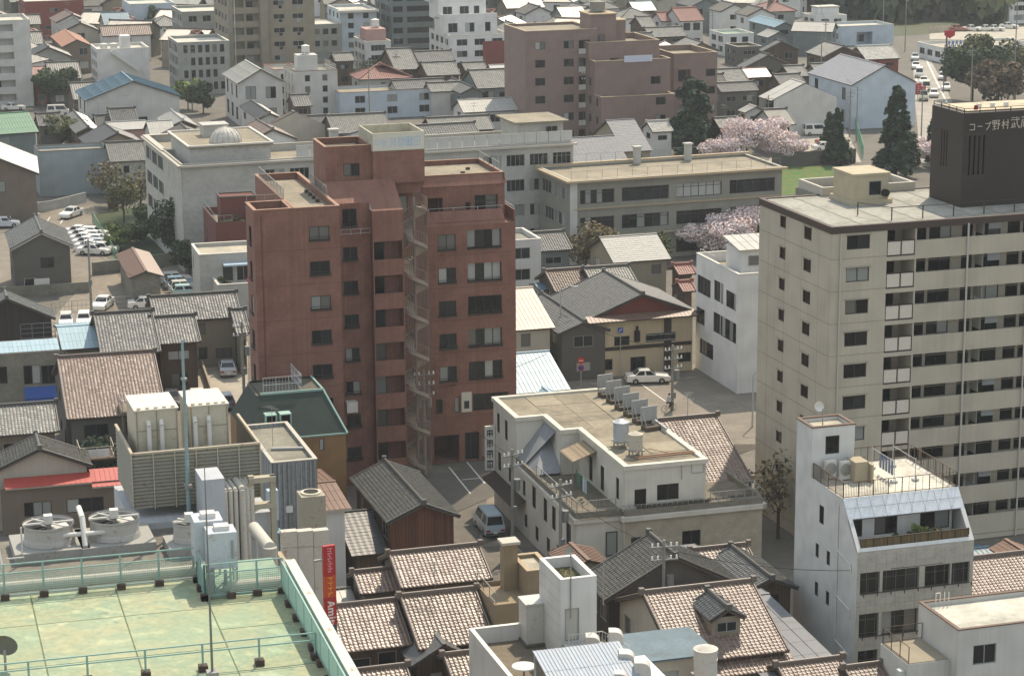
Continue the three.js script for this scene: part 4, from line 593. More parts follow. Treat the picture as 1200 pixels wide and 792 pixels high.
    // lettering as flat raised strokes: each glyph is a list of strokes on a 10 x 10 grid
    const GL = { ko: [[1, 8, 9, 8], [9, 8, 9, 1], [1, 1, 9, 1]], dash: [[1, 5, 9, 5]], pu: [[1, 8, 8, 8], [8, 8, 7, 4], [7, 4, 3, 0], [8.5, 9.6, 9.7, 9.6], [9.7, 9.6, 9.7, 8.4], [8.5, 9.6, 8.5, 8.4], [8.5, 8.4, 9.7, 8.4]], no: [[0, 9.5, 5, 9.5], [0, 9.5, 0, 5.5], [5, 9.5, 5, 5.5], [0, 7.5, 5, 7.5], [0, 5.5, 5, 5.5], [2.5, 9.5, 2.5, 0], [0, 3, 5, 3], [0, 0, 5, .5], [6, 9.5, 9.5, 9.5], [9.5, 9.5, 7.8, 7.5], [5.6, 6, 10, 6], [7.8, 7.5, 7.8, 0], [7.8, 0, 6.5, .8], [10, 6, 9, 4]], mura: [[0, 7, 5, 7], [2.5, 10, 2.5, 0], [2.5, 6.5, .3, 3], [2.5, 6.5, 5, 4], [5.4, 7, 10, 7], [8.5, 10, 8.5, 0], [8.5, 0, 7.3, .8], [6.2, 5, 7, 3.4]], take: [[0, 7.5, 10, 7.5], [1, 9.3, 5, 9.3], [4, 5.5, 4, 1.2], [1.8, 4.6, 1.8, 1], [4, 3.4, 6, 3.4], [.5, .6, 6, 1.5], [6.5, 10, 7.4, 4], [7.4, 4, 9.8, 0], [9.8, 0, 10, 2], [8.3, 9.6, 9.6, 8.6]], zo: [[0, 9, 10, 9], [3, 10, 3, 8], [6.5, 10, 6.5, 8], [1, 7, 10, 7], [1, 7, 0, 0], [2.5, 5.6, 6, 5.6], [2.5, 5.6, 2.5, 1], [2.5, 1, 6, 1], [2.5, 3.4, 6, 3.4], [5.8, 5.6, 5.8, 3.4], [6.8, 8, 8, 3], [8, 3, 10, 0], [10, 0, 10, 1.6], [9.6, 5, 6.6, .6]] };
    const LM = M(0xb9b09c, { r: .6, t: null }); let lx = b.pf('F', 1136, 148, zt)[0], ly = b.pf('F', 1140, 153, zt)[1]; const seq = ['ko', 'dash', 'pu', 'no', 'mura', 'take', 'zo'], sz = [.62, .62, .62, .74, .74, .9, .95];
    seq.forEach((k, i) => { const s = sz[i], q = new G(), wd = i > 4 ? .085 : .06; for (const [x0, y0, X1, Y1] of GL[k]) q.bar([lx + x0 / 10 * s * .86, ly + y0 / 10 * s, zt + .05], [lx + X1 / 10 * s * .86, ly + Y1 / 10 * s, zt + .05], wd, .05); mesh(o, 'sign_letter', q, LM); lx += s * .86 + .16; });
  }
  b.end(M(0xb6ae9c, { t: 'wall', s: 10, r: .85 })); globalThis.__beige = b;
}

// ---------- white block with a sloped front ----------
{
  const h = 12.4, b = new Bld('office_block', 'white tiled block with sloped top front, stair tower and railed roof terrace', 'building', null, { c: [988, 584], h, a: 17, w: 8.6, d: 7.7 }), g = b.walls, W = 8.6, D = 7.7, fz = 2.5, s0 = h - 3.0; b.fm = MAT.frameD;
  const WT = M(0xcfd0cc, { t: 'wall', s: 6, r: .6 }), FT = M(0xa9a69c, { t: 'conc', s: 3, r: .8 });
  // left wall with its sloped shoulder (z 0..fz below s0)
  const L = [[963, 603], [958, 645], [971, 654], [957, 690], [970, 701]].map(([x, y], i) => { const p = b.pf('L', x, y); return { x: p[0] - (i ? .28 : .35), y: p[1] - (i ? .5 : .65), w: i ? .55 : .75, h: i ? 1.0 : 1.3, n: 1, r: .1 }; });
  const mL = MX(0, 0, -D, -90 * DEG); panel(g, mL, D, h, L); L.forEach((o) => fitOpening(b.o, g, mL, o, b.fm)); g.quad([0, 0, 0], [0, 0, fz], [0, s0, fz], [0, s0, 0]).quad([0, s0, 0], [0, s0, fz], [0, h, 0], [0, h, 0]);
  panel(g, MX(W, 0, 0, 90 * DEG), D, h, []); g.quad([W, 0, fz], [W, 0, 0], [W, s0, 0], [W, s0, fz]).quad([W, s0, fz], [W, s0, 0], [W, h, 0], [W, h, 0]); panel(g, MX(W, 0, -D, 180 * DEG), W, h, []);
  // slope: side rails, tiled band on top, planted loggia behind the lower part
  const sl = basis([1, 0, 0], [0, 3.0, -fz], [0, fz, 3.0], [0, s0, fz]), SL = Math.hypot(3.0, fz), bt = SL * .60; g.at(sl).box(0, 0, -.2, .3, bt, 0).box(W - .3, 0, -.2, W, bt, 0).box(0, -.02, -.2, W, .25, .004).at(I4);
  const pn = M(0xc4cbd0, { t: 'conc', s: 3, r: .45 }), pgq = cached('slp', () => new G().box(.012, .012, -.1, W / 9 - .012, (SL - bt) / 2 - .012, 0).geo()); const band = mesh(b.o, 'sloped_band', new G().at(sl).box(.02, bt, -.2, W - .02, SL, -.03), M(0x777a7b, { t: null })); for (let i = 0; i < 9; i++) for (let j = 0; j < 2; j++) { const m = mesh(band, 'slope_panel', pgq, pn); m.applyMatrix4(sl.clone().multiply(MX(i * W / 9, bt + j * (SL - bt) / 2, 0))); }
  // loggia on the third floor
  const lm = MX(.3, 0, -.2), lo = [{ x: .1, y: s0 + .1, w: 1.2, h: 1.6, n: 1, r: .08 }, { x: 2.2, y: s0 + .1, w: 1.7, h: 1.6, n: 2, r: .08 }, { x: 5.6, y: s0 + .1, w: 2.2, h: 1.6, n: 2, r: .08 }]; panel(g, lm, W - .6, s0 + 2.2, lo, s0 - .9); lo.forEach((o) => fitOpening(b.o, g, lm, o, b.fm)); g.quad([.1, s0 - .9, fz - .1], [W - .1, s0 - .9, fz - .1], [W - .1, s0 - .9, -.2], [.1, s0 - .9, -.2]);
  const fence = new G(); for (let i = 0; i < 8; i++) fence.box(.35 + i * 1.0, s0 + .1, fz - .35, 1.31 + i * 1.0, s0 + .72, fz - .31); const fo = mesh(b.o, 'loggia_fence', fence, M(0x6e5c3c, { t: 'wood', s: 2 })); const fb = new G(); for (let i = 0; i <= 8; i++) fb.box(.3 + i, s0, fz - .3, .35 + i, s0 + .78, fz - .26); fb.box(.3, s0 + .74, fz - .31, W - .3, s0 + .79, fz - .24); mesh(fo, 'fence_post', fb, MAT.frameD);
  for (const [x, r, k] of [[4.6, .55, 'olive'], [5.2, .7, 'lime'], [3.4, .35, 'ever'], [6.1, .8, 'bud'], [6.7, .45, 'olive']]) { const q = b.world(x, s0 - .9, 1.2); tree('potted_shrub', k === 'bud' ? 'dry leafless shrub on the loggia of the sloped white block' : 'green potted shrub on the loggia of the sloped white block', 'shrub', 'shrubs on the planted loggia', q, 1.3 + r, r, { tone: k, n: 320, size: .1, blobs: 6, seed: x * 10, bare: .35, limbs: 4, tr: .04 }); }
  // ribbon windows of the lower storeys
  const Fm = MX(0, 0, fz), fw = []; for (const [y, hh] of [[s0 - 3.05, 1.55], [s0 - 6.1, 1.7], [.5, 1.9]]) { fw.push({ x: .25, y, w: 1.45, h: hh, n: 2, r: .3, pm: MAT.glass3 }, { x: 1.9, y, w: 2.7, h: hh, n: 3, r: .3 }, { x: 5.0, y, w: 1.9, h: hh, n: 2, r: .3, pm: MAT.glass3 }, { x: 7.0, y, w: 1.35, h: hh, n: 2, r: .3 }); }
  const fg = new G(); panel(fg, Fm, W, s0 - .05, fw); fw.forEach((o) => fitOpening(b.o, fg, Fm, o, b.fm)); mesh(b.o, 'front_wall', fg, FT);
  const jn = new G(); for (let i = 1; i < 12; i++) jn.box(W * i / 12 - .008, .1, fz + .002, W * i / 12 + .008, s0 - .3, fz + .006); for (let i = 0; i < 9; i++) jn.box(.02, .8 + i * .95, fz + .0015, W - .02, .8 + i * .95 + .014, fz + .005); mesh(b.o, 'panel_joint', jn, M(0x77746a, { t: null })); { const rl = new G(); for (const y of [s0 - 3.05, s0 - 6.1]) { rl.bar([.3, y + .1, fz + .1], [W - .3, y + .1, fz + .1], .05); for (let i = 0; i < 9; i++) rl.bar([.5 + i, y - .15, fz + .1], [.5 + i, y + .1, fz + .1], .05); } mesh(b.o, 'window_rail', rl, MAT.frameD); }
  // roof terrace and tower
  mesh(b.o, 'terrace_floor', new G().quad([.15, h - .12, -.05], [W - .1, h - .12, -.05], [W - .1, h - .12, -D + .1], [.15, h - .12, -D + .1]), M(0xd6d1c5, { t: 'roof', s: 9, r: .85 }));
  const t0 = b.roofAt(953, 502, h + 3.5), tw = 3.2, td = D + t0.z - .02, ty = h + 3.5, tm = MX(0, 0, t0.z), tf = [{ x: 1.0, y: h + 1.55, w: 1.05, h: 1.3, n: 1, r: .12, pm: MAT.glass3 }]; panel(g, tm, tw, ty, tf, h - .15); tf.forEach((o) => fitOpening(b.o, g, tm, o, b.fm)); panel(g, MX(0, 0, -7.69, -90 * DEG), 7.69 + t0.z, ty, [], h); panel(g, MX(tw, 0, t0.z, 90 * DEG), 7.69 + t0.z, ty, [], h - .12); panel(g, MX(tw, 0, -7.69, 180 * DEG), tw, ty, [], h);
  b.flat(RF.pale, { x: 0, z: t0.z, W: tw, D: 7.69 + t0.z, h: ty, ph: .25, t: .15, cop: COP.brown, ch: .09 });
  const dish = mesh(b.o, 'satellite_dish', new THREE.SphereGeometry(.5, 16, 6, 0, 6.3, 0, .8).rotateX(-1.9).translate(1.3, ty + 1.1, t0.z - 1.5), MAT.white); mesh(dish, 'dish_mast', new G().tube([1.3, ty - .2, t0.z - 1.2], [1.3, ty + 1.0, t0.z - 1.2], .04, .04, 6), MAT.steel);
  const RB = M(0x5a4634, { r: .6, t: 'rust', s: 2 }), ro = { bars: 2, step: 1.1, w: .05, bal: .5 }; railing(b.o, [[.1, h - .1, t0.z + .1], [.1, h - .1, -.1], [3.4, h - .1, -.1]], 1.15, RB, { ...ro, bal: .12 }); railing(b.o, [[3.4, h - .1, -.1], [W - .1, h - .1, -.1], [W - .1, h - .1, -D + .2], [tw + .1, h - .1, -D + .2]], 1.15, RB, ro);
  mesh(b.o, 'equipment_locker', new G().box(2.4, h - .1, t0.z + .5, 3.4, h + 1.35, t0.z + 1.9).box(3.45, h - .1, t0.z + .5, 3.6, h + 1.2, t0.z + 2.3), M(0xa59a82, { t: 'rust', s: 2 })); for (let i = 0; i < 3; i++) acUnit(b.o, 1.2 + i * .9, h - .11, t0.z + .45 + i * .5, .1, .8, 1.25, .4); mesh(b.o, 'roof_hatch', new G().box(tw + .1, h - .1, t0.z - .8, tw + .2, h + 1.1, t0.z + .6), M(0xa59068, { t: 'wood', s: 2 }));
  { const l = new G(); for (const [x, z] of [[5, -2.5], [5, -6], [6.6, -6], [6.6, -2.5]]) l.tube([x, h - .1, z], [x, h + 1.5, z], .03, .03, 6).cbox(x, h - .02, z, .4, .16, .4); l.bar([5, h + 1.4, -2.5], [5, h + 1.4, -6], .03).bar([6.6, h + 1.4, -2.5], [6.6, h + 1.4, -6], .03); const o = mesh(b.o, 'laundry_rack', l, MAT.galv); }
  { const q = new G(); for (let i = 0; i < 5; i++) q.box(4.98, h + .35, -3.0 - i * .45, 5.02, h + 1.38, -2.7 - i * .45); mesh(thing('laundry', 'blue grey laundry hanging on the terrace rack of the sloped white block', 'laundry', null, b.world(0, 0, 0), b.a), 'cloth', q, M(0x6f7c93, { t: 'fine', s: 1 })); }
  { const pp = new G(), x = -.06; pp.tube([x, .3, -.5], [x, h - .6, -.5], .05, .05, 6); for (const y of [2.2, 5.4, 8.6]) pp.tube([x, y, -.5], [x, y - .35, 1.6], .05, .05, 6).tube([x, y - .35, 1.6], [x, y - .9, 1.7], .05, .05, 6); mesh(b.o, 'wall_pipe', pp, MAT.white); }
  b.end(WT);
}

// ---------- cream three-storey house-block with a flat roof, in the middle ----------
{
  const b = new Bld('shop_block', 'cream flat roofed block with stepped terrace and row of rooftop sign panels', 'building', null, { c: [731, 548], h: 9.2, a: 16.5, w: 6.6, d: 22 }), g = b.walls, H = 9.2, h2 = 5.7; b.fm = MAT.frameD;
  const out = [[-3.7, -22.3], [-3.7, -15.6], [-1.35, -15.6], [-1.35, -11], [.12, -11], [.12, -3], [.12, 0], [6.6, 0], [6.6, -22.3]], CW = M(0xcfcbbe, { t: 'wall', s: 7, r: .85 }), seg = (a, c, y0, y1, ops = []) => { const dx = c[0] - a[0], dz = c[1] - a[1], L = Math.hypot(dx, dz), m = MX(a[0], 0, a[1], Math.atan2(-dz, dx)); panel(g, m, L, y1, ops, y0); ops.forEach((o) => fitOpening(b.o, g, m, o, b.fm)); };
  const win = (x, y, w, h, n = 1) => ({ x, y, w, h, n, r: .12, pm: R() < .6 ? MAT.glass3 : undefined });
  seg(out[0], out[1], 0, H, [win(1.0, 6.6, .85, 1.7), win(3.3, 6.6, .85, 1.7), win(1.2, 3.4, .95, 1.6), win(4.3, 3.3, 1.3, 1.5)]); seg(out[1], out[2], 0, H); seg(out[2], out[3], 0, H); seg(out[3], out[4], 0, H, []); seg(out[4], out[6], h2 - .6, H, [win(2.4, h2 + .1, .9, 2, 1), win(5.2, h2 + .1, .9, 2, 1), win(8.9, h2 + .5, .7, 1.7)]); seg(out[6], out[7], h2 - .6, H, [win(.75, h2 + .35, .95, 1.35), win(2.55, h2 + .65, 1.75, 1.25, 2)]); seg(out[7], out[8], 0, H); seg(out[8], out[0], 0, H);
  // grey lean-to roof between the steps
  mesh(b.o, 'lean_to_roof', new G().quad([-1.3, H - .5, -15.5], [-1.3, h2 + .1, -10.9], [-3.5, h2 + .1, -10.9], [-3.5, h2 + .4, -15.5]).quad([-1.33, H - .4, -15.58], [-1.33, H - .4, -12.5], [-3.65, h2 + .3, -13.4], [-3.65, h2 + .3, -15.58]), M(0x84878a, { t: 'conc', s: 4, r: .7 }));
  // roof: rim and panels
  const rim = new G(), N = out.length; const inset = [[-3.4, -22], [-3.4, -15.9], [-1.05, -15.9], [-1.05, -11.3], [.42, -11.3], [.42, -3], [.42, -.3], [6.3, -.3], [6.3, -22]], oo = out.map(([x, z], i) => [x + (i < 7 ? -.14 : .14), z + ((i > 0 && i < 8) ? .14 : -.14)]);
  for (let i = 0; i < N; i++) { const a = oo[i], c = oo[(i + 1) % N], p = inset[i], q = inset[(i + 1) % N], y = H + .12, yb = H - .22; rim.quad([a[0], y, a[1]], [c[0], y, c[1]], [q[0], y, q[1]], [p[0], y, p[1]]).quad([a[0], yb, a[1]], [c[0], yb, c[1]], [c[0], y, c[1]], [a[0], y, a[1]]).quad([q[0], yb, q[1]], [p[0], yb, p[1]], [p[0], y, p[1]], [q[0], y, q[1]]).quad([a[0], yb, a[1]], [c[0], yb, c[1]], [q[0], yb, q[1]], [p[0], yb, p[1]]); }
  mesh(b.o, 'roof_rim', rim, M(0xcdc9ba, { t: 'wall', s: 5 }));
  const bed = mesh(b.o, 'roof', new G().box(-3.4, H - .3, -22, 6.3, H - .1, -15.9).box(-1.05, H - .3, -15.9, 6.3, H - .1, -11.3).box(.42, H - .3, -11.3, 6.3, H - .1, -.3), M(0x5d574a, { t: 'roof', s: 9 })), rp = [RF.tan, M(0x9b9280, { t: 'roof', s: 13, r: .9 }), M(0x8c8372, { t: 'roof', s: 13, r: .9 })]; let pi = 0;
  const cellX = (z) => (z < -15.8 ? [-3.35, -1.05, 1.4, 3.85, 6.27] : z < -11.2 ? [-1.0, 1.4, 3.85, 6.27] : [.45, 3.3, 6.27]); const zs = [-21.95, -18.9, -15.9, -13.6, -11.3, -8.6, -5.9, -3.2, -.35];
  for (let j = 0; j + 1 < zs.length; j++) { const xs = cellX((zs[j] + zs[j + 1]) / 2); for (let i = 0; i + 1 < xs.length; i++) mesh(bed, 'roof_slab', new G().box(xs[i] + .025, H - .1, zs[j] + .025, xs[i + 1] - .025, H - .07 + .012 * ((pi * 5) % 3), zs[j + 1] - .025), rp[(pi++ * 7) % 3]); }
  // lower block with terrace and cornice
  const lo = [[-3.7, -15.6], [-3.7, 0], [-.1, 0], [-.1, .6], [11, .6], [11, -9], [6.6, -9]]; seg(lo[0], lo[1], 0, h2 - .5, [win(1.6, 3.3, .8, 1.3), win(4.2, 3.1, 1.0, 1.8), win(7.2, 2.9, 1.0, 1.9), win(9.4, 2.9, 1.0, 1.9), win(13, 2.6, 1.2, 2.0), win(2, .8, .9, 1.1), win(5, .6, .9, 1.2), win(8, .6, .9, 1.2), win(10.6, .4, 1, 1.6)]); seg(lo[1], lo[2], 0, h2 - .5, []); seg(lo[2], lo[3], 0, h2 - .5); const lg = new G();
  { const m = MX(-.1, 0, .6), ops = [win(.5, 2.55, 1.5, 1.3, 2), win(4.6, 2.7, 1.5, 1.25, 2)]; panel(lg, m, 11.1, h2 - .5, ops); ops.forEach((o) => fitOpening(b.o, lg, m, o, b.fm)); mesh(b.o, 'lower_front_wall', lg, M(0xa89f8d, { t: 'conc', s: 3 })); } seg(lo[4], lo[5], 0, h2 - .5); seg(lo[5], lo[6], 0, h2 - .5); fitOpening(b.o, g, MX(-3.7, 0, 0), { x: 2.3, y: 2.4, w: .9, h: 1.9, n: 1, r: -.05 }, b.fm);
  const co = new G(), band = (pts, y0, y1, o, t) => { for (let i = 0; i + 1 < pts.length; i++) { const [x0, z0] = pts[i], [X1, Z1] = pts[i + 1]; if (x0 === X1) co.box(x0 - o * (x0 < 5 ? 1 : -1) * 1 - (x0 < 5 ? 0 : t), y0, Math.min(z0, Z1), x0 + (x0 < 5 ? t - o : o) , y1, Math.max(z0, Z1) + o); else co.box(Math.min(x0, X1) + .001, y0 + .002, z0 - t, Math.max(x0, X1) - .001 + (X1 > 10 ? o : 0), y1 - .002, z0 + o); } };
  band(lo.slice(0, 6), h2 - .5, h2 - .15, .28, .3); mesh(b.o, 'cornice', co, M(0xc9c5b8, { t: 'wall', s: 5 })); const tp = new G(); const cc2 = co; const tb = (x0, z0, x1, z1) => tp.box(x0, h2 - .149, z0, x1, h2 + .32, z1); tb(-3.78, -15.5, -3.55, .05); tb(-3.55, -.15, -.1, .07); tb(-.1, .3, 11.05, .62); tb(10.85, -9, 11.05, .3); mesh(b.o, 'terrace_parapet', tp, M(0x807a6e, { t: 'roof', s: 5 }));
  mesh(b.o, 'terrace_floor', new G().quad([-3.6, h2 - .1, .4], [11, h2 - .1, .4], [11, h2 - .1, -9], [-3.6, h2 - .1, -9]).quad([-3.6, h2 - .1, -9], [.12, h2 - .1, -9], [.12, h2 - .1, -15.6], [-3.6, h2 - .1, -15.6]), M(0x756c5d, { t: 'roof', s: 5 }));
  const rw = M(0x8f8f88, { r: .5, t: 'rust', s: 2 }); railing(b.o, [[-3.66, h2 + .3, -10.2], [-3.66, h2 + .3, -.05], [-.6, h2 + .3, -.05], [-.6, h2 + .3, .0]], .85, rw, { bars: 2, step: 1.3, bal: .45, w: .05 }); railing(b.o, [[6.8, h2 + .3, .46], [10.95, h2 + .3, .46], [10.95, h2 + .3, -3.5]], .75, rw, { bars: 2, step: .7, w: .05 }); railing(b.o, [[-.6, h2 + .3, .46], [6.8, h2 + .3, .46]], .35, rw, { bars: 1, step: .9, w: .05 });
  { const pl = new G(); for (let i = 0; i < 14; i++) pl.box(.9 + i * .42, h2 + .32, .36, 1.2 + i * .42, h2 + .55, .56); for (let i = 0; i < 6; i++) pl.box(7 + i * .62, h2 - .1, -.6, 7.45 + i * .62, h2 + .3, -.2); mesh(b.o, 'planter', pl, M(0x3f3a33, { t: null })); }
  const aw = mesh(b.o, 'awning', new G().at(basis([0, 0, 1], [-1, -.35, 0], [-.35, 1, 0], [.1, h2 + 2.9, -9.9])).box(0, 0, 0, 3.3, 2.1, .04), M(0x9c8b72, { t: 'wood', s: 3 })); mesh(aw, 'awning_frame', new G().bar([-1.8, h2 - .1, -9.8], [-1.8, h2 + 2.2, -9.8], .06).bar([-1.8, h2 - .1, -6.8], [-1.8, h2 + 2.2, -6.8], .06), MAT.steel);
  { const o = thing('drying_rack', 'green drying rack with towels on the stepped cream terrace', 'drying rack', null, b.world(0, 0, 0), b.a); mesh(o, 'frame', new G().bar([-1.6, h2, -6.5], [-1.6, h2 + 1.6, -6.5], .04).bar([-1.6, h2, -3.5], [-1.6, h2 + 1.6, -3.5], .04).bar([-1.6, h2 + 1.55, -6.5], [-1.6, h2 + 1.55, -3.5], .04), M(0x3f6b55, { t: null })); mesh(o, 'towel', new G().box(-1.62, h2 + .5, -6.2, -1.58, h2 + 1.5, -5.5), M(0x46705b, { t: 'fine', s: 1 })); mesh(o, 'towel', new G().box(-1.62, h2 + .4, -4.9, -1.58, h2 + 1.5, -4.5), M(0xb9c3cc, { t: 'fine', s: 1 })); mesh(o, 'towel', new G().box(-1.62, h2 + .4, -4.3, -1.58, h2 + 1.5, -4.0), M(0xa9b6c8, { t: 'fine', s: 1 })); }
  // rooftop tanks
  for (const [x, y, r, hh] of [[728, 528, .62, 1.7], [745, 538, .55, 1.35]]) { const p = b.roofAt(x, y - 4, H - .07); tank(b.o, p.x, H - .07, p.z, r, hh, r > .6 ? M(0xb3b9bd, { r: .4, m: .3, t: 'rust', s: 2 }) : M(0xb8b1a2, { t: 'rust', s: 2 }), .55); }
  mesh(b.o, 'pipe_run', new G().tube([1.6, H + .05, -2.2], [6.4, H + .12, -2.2], .07, .07, 6).tube([1.6, H + .05, -1.8], [6.4, H + .12, -1.8], .07, .07, 6).bar([3.5, H - .05, -4.4], [4.8, H - .05, -2.6], .08), M(0x9a7a62, { t: 'rust', s: 2 })); mesh(b.o, 'wall_ladder', new G().bar([4.6, H - .2, .1], [4.6, H - 1.3, .1], .05).bar([5.4, H - .9, .1], [6.4, H - .9, .1], .04).bar([5.4, H - .2, .1], [5.4, H - .9, .1], .04).bar([6.4, H - .2, .1], [6.4, H - .9, .1], .04), MAT.steel);
  // sign panels along the right edge
  for (let i = 0; i < 6; i++) { const o = new THREE.Group(); o.name = numbered('rooftop_sign'); const p = b.world(5.6, H - .07, -20.8 + i * 2.15); o.position.copy(p); o.rotation.y = b.a + 12 * DEG; o.scale.setScalar(.82); scene.add(o); tag(o, 'blank grey backed sign panel on frame along the flat cream roof', 'sign', 'rooftop sign panels'); mesh(o, 'panel', new G().box(-.9, .75, -.05, .9, 2.15, .08), M(0xa6a8a6, { t: 'rust', s: 3 })); mesh(o, 'frame', new G().bar([-.7, 0, -.1], [-.7, 2, -.06], .07).bar([.7, 0, -.1], [.7, 2, -.06], .07).bar([-.7, .1, .9], [-.7, 1.7, .06], .05).bar([.7, .1, .9], [.7, 1.7, .06], .05), MAT.galv); mesh(o, 'ballast_block', new G().box(-1, 0, .2, 1, .42, 1.3), M(0x54493c, { t: 'conc', s: 2 })); }
  mesh(b.o, 'sign_rail', new G().bar([6.35, H + .3, -20.5], [6.35, H + .3, -8], .14, .2), MAT.galv);
  mesh(b.o, 'street_awning', new G().at(basis([0, 0, 1], [-1, -.3, 0], [-.3, 1, 0], [-3.72, 3.0, -22])).box(0, 0, 0, 9, 1.3, .08), M(0x3e332a, { t: 'rust', s: 3 })); { const sg = mesh(b.o, 'vertical_sign', new G().box(-4.6, 3.2, -21.9, -3.75, 7.0, -21.7), MAT.white), ch = new G(); const q = rng(8); for (let i = 0; i < 4; i++) { const y = 6.7 - i * .9; for (let k = 0; k < 5; k++) { const yy = y - q() * .6; ch.box(-4.45, yy, -21.695, -3.95, yy + .06, -21.68); } ch.box(-4.25, y - .65, -21.695, -4.18, y, -21.68).box(-4.42, y - .6, -21.694, -4.36, y - .05, -21.681).box(-4.02, y - .6, -21.694, -3.96, y - .05, -21.681); } mesh(sg, 'sign_lettering', ch, M(0x26282c, { t: null })); }
  b.end(CW);
}
// ---------- houses near the camera and in the middle distance ----------
const HG = 'tiled houses between the tall blocks';
const far2 = (r, f) => Array.from({ length: r }, f);
// bottom centre
{ const o = house('wooden_house', 'brown boarded house with grey tiled gable roof beside the parking court', HG, { e: [453, 614], xr: 540, he: 5.6, axis: 'z', ry: 540, p: .43, lod: 1, roof: 'old', wall: 'bwood', a: 17, F: [], nl: 3, ant: false }); }
house('lean_to', 'black slate lean-to roof against the brown boarded house', HG, { e: [412, 652], xr: 456, he: 3.4, axis: 'x', ry: 601, p: .3, lod: 1, roof: 'black', style: 'slate', wall: 'wood', a: 17, F: [], nl: 0, ant: false });
house('tiled_house', 'house with pale glinting tile roof behind the brown boarded house corner', HG, { e: [469, 690], xr: 578, he: 5.4, ry: 650, p: .42, lod: 1, roof: 'rosy', wall: 'mud', a: 17, nf: 0, ant: false });
house('tiled_house', 'small pale tiled wing joined to the glinting roof beside the shrub', HG, { e: [421, 697], xr: 470, he: 4.6, ry: 672, p: .42, lod: 1, roof: 'rosy', wall: 'mud', a: 17, nf: 0, ant: false });
house('tiled_house', 'wide brown tiled roof beside the red vertical sign', HG, { e: [396, 766], xr: 484, he: 5.0, ry: 713, p: .42, lod: 1, roof: 'rosy', wall: 'wood', a: 17, nf: 2, ant: false });
house('tiled_house', 'brown tiled roof with antenna next to white parapet wall', HG, { e: [490, 762], xr: 582, he: 5.3, ry: 700, p: .42, lod: 1, roof: 'brown', wall: 'wood', a: 17, nf: 2, ant: true });
house('tiled_house', 'steep grey slate gable standing among brown tiled roofs', HG, { e: [482, 781], xr: 560, he: 4.6, axis: 'z', ry: 727, p: .55, lod: 1, roof: 'dark', style: 'slate', wall: 'wood', a: 17, nf: 1, ant: false });
house('tiled_house', 'low pale tiled roof below the grey slate gable', HG, { e: [424, 826], xr: 490, he: 3.6, ry: 788, p: .42, lod: 1, roof: 'rosy', wall: 'wood', a: 17, ant: false });
house('tiled_house', 'low tiled roof at the foot of the white parapet building', HG, { e: [538, 822], xr: 580, he: 4, ry: 769, p: .42, lod: 1, roof: 'brown', wall: 'wood', a: 17, ant: false });
house('metal_shed', 'grey ribbed metal shed roof behind the red vertical sign', HG, { e: [384, 716], xr: 420, he: 3.6, ry: 692, p: .3, lod: 1, style: 'seam', roof: 'silver', wall: 'grey', a: 17, ant: false });
{ const o = house('old_house', 'large weathered grey roofed wooden house below the cream terrace block', HG, { e: [709, 705], xr: 872, he: 5.6, axis: 'z', ry: 626, p: .52, lod: 1, roof: 'old', wall: 'dwood', gable: 'dgrey', a: 17, nf: 2, nl: 2, ant: false }); }
house('wooden_annex', 'dark wooden annex under the large weathered grey roof', HG, { e: [724, 720], xr: 790, he: 4.2, ry: 700, p: .3, lod: 1, style: 'seam', roof: 'dark', wall: 'dwood', a: 17, nf: 1, ant: false });
house('metal_shed', 'rust brown ribbed roof peeking from behind the weathered grey roof', HG, { e: [662, 668], xr: 718, he: 3.8, axis: 'z', ry: 636, p: .3, lod: 1, style: 'seam', roof: 'brownmetal', wall: 'cream', a: 17, ant: false });
{ // bright tiled roof with a dormer
  const b = house('tiled_house', 'bright glinting tiled roof with small tiled dormer', HG, { e: [792, 779], xr: 926, he: 5.2, ry: 696, p: .42, lod: 1, roof: 'rosy', wall: 'cream', a: 17, nf: 3, ant: false });
  const p = b.roofAt(853, 738, 6.4), x = p.x - 1.3, z = p.z + .2; const g = new G(), y0 = 5.6, y1 = 7.25; g.box(x + .3, y0, z - 3, x + 2.2, y1, z - .3, 'td'); const d = mesh(b.o, 'dormer', g, WM.tan); const r = gableRoof(b.o, { x, z, W: 2.5, D: 3.6, he: y1 - .1, p: .55, axis: 'z', style: 'kawara', lod: 1, mat: RM.dark, edge: EDGE, name: 'dormer_roof' }); const w = windowMesh(b.o, 1.4, .7, 2, MAT.frameA); w.position.set(x + .55, y1 - 1.0, z - .29);
  shedRoof(b.o, { x: .2, z: .9, W: b.w, D: 1.6, he: 4.35, p: .38, style: 'kawara', lod: 1, mat: RM.rosy, edge: EDGE, name: 'pent_roof' });
}
house('warehouse', 'flat grey sheeted warehouse roof beside the sloped white block', HG, { e: [905, 806], xr: 1003, he: 4.2, axis: 'x', ry: 706, p: .06, lod: 2, style: 'wideseam', roof: 'stone', wall: 'grey', a: 17, ant: false, ov: .2 });
house('tiled_house', 'strip of glinting tile roof under the warehouse', HG, { e: [926, 812], xr: 1004, he: 4.2, ry: 781, p: .42, lod: 1, roof: 'rosy', wall: 'wood', a: 17, ant: false });
house('tiled_house', 'brown tile roof before the pale plastered house', HG, { e: [1006, 815], xr: 1052, he: 4.2, ry: 784, p: .42, lod: 1, roof: 'brown', wall: 'wood', a: 17, ant: false });
house('tiled_house', 'pinkish tiled roof between the sloped white block and the blue shed', HG, { e: [1128, 706], xr: 1240, he: 5, ry: 660, p: .42, lod: 1, roof: 'rosy', wall: 'cream', a: 17, ant: false });
house('metal_shed', 'bright blue ribbed shed roof at the foot of the beige block', HG, { e: [1136, 664], xr: 1176, he: 3.2, ry: 645, p: .22, lod: 1, style: 'seam', roof: 'blue', wall: 'grey', a: 17, ant: false, nf: 0 });
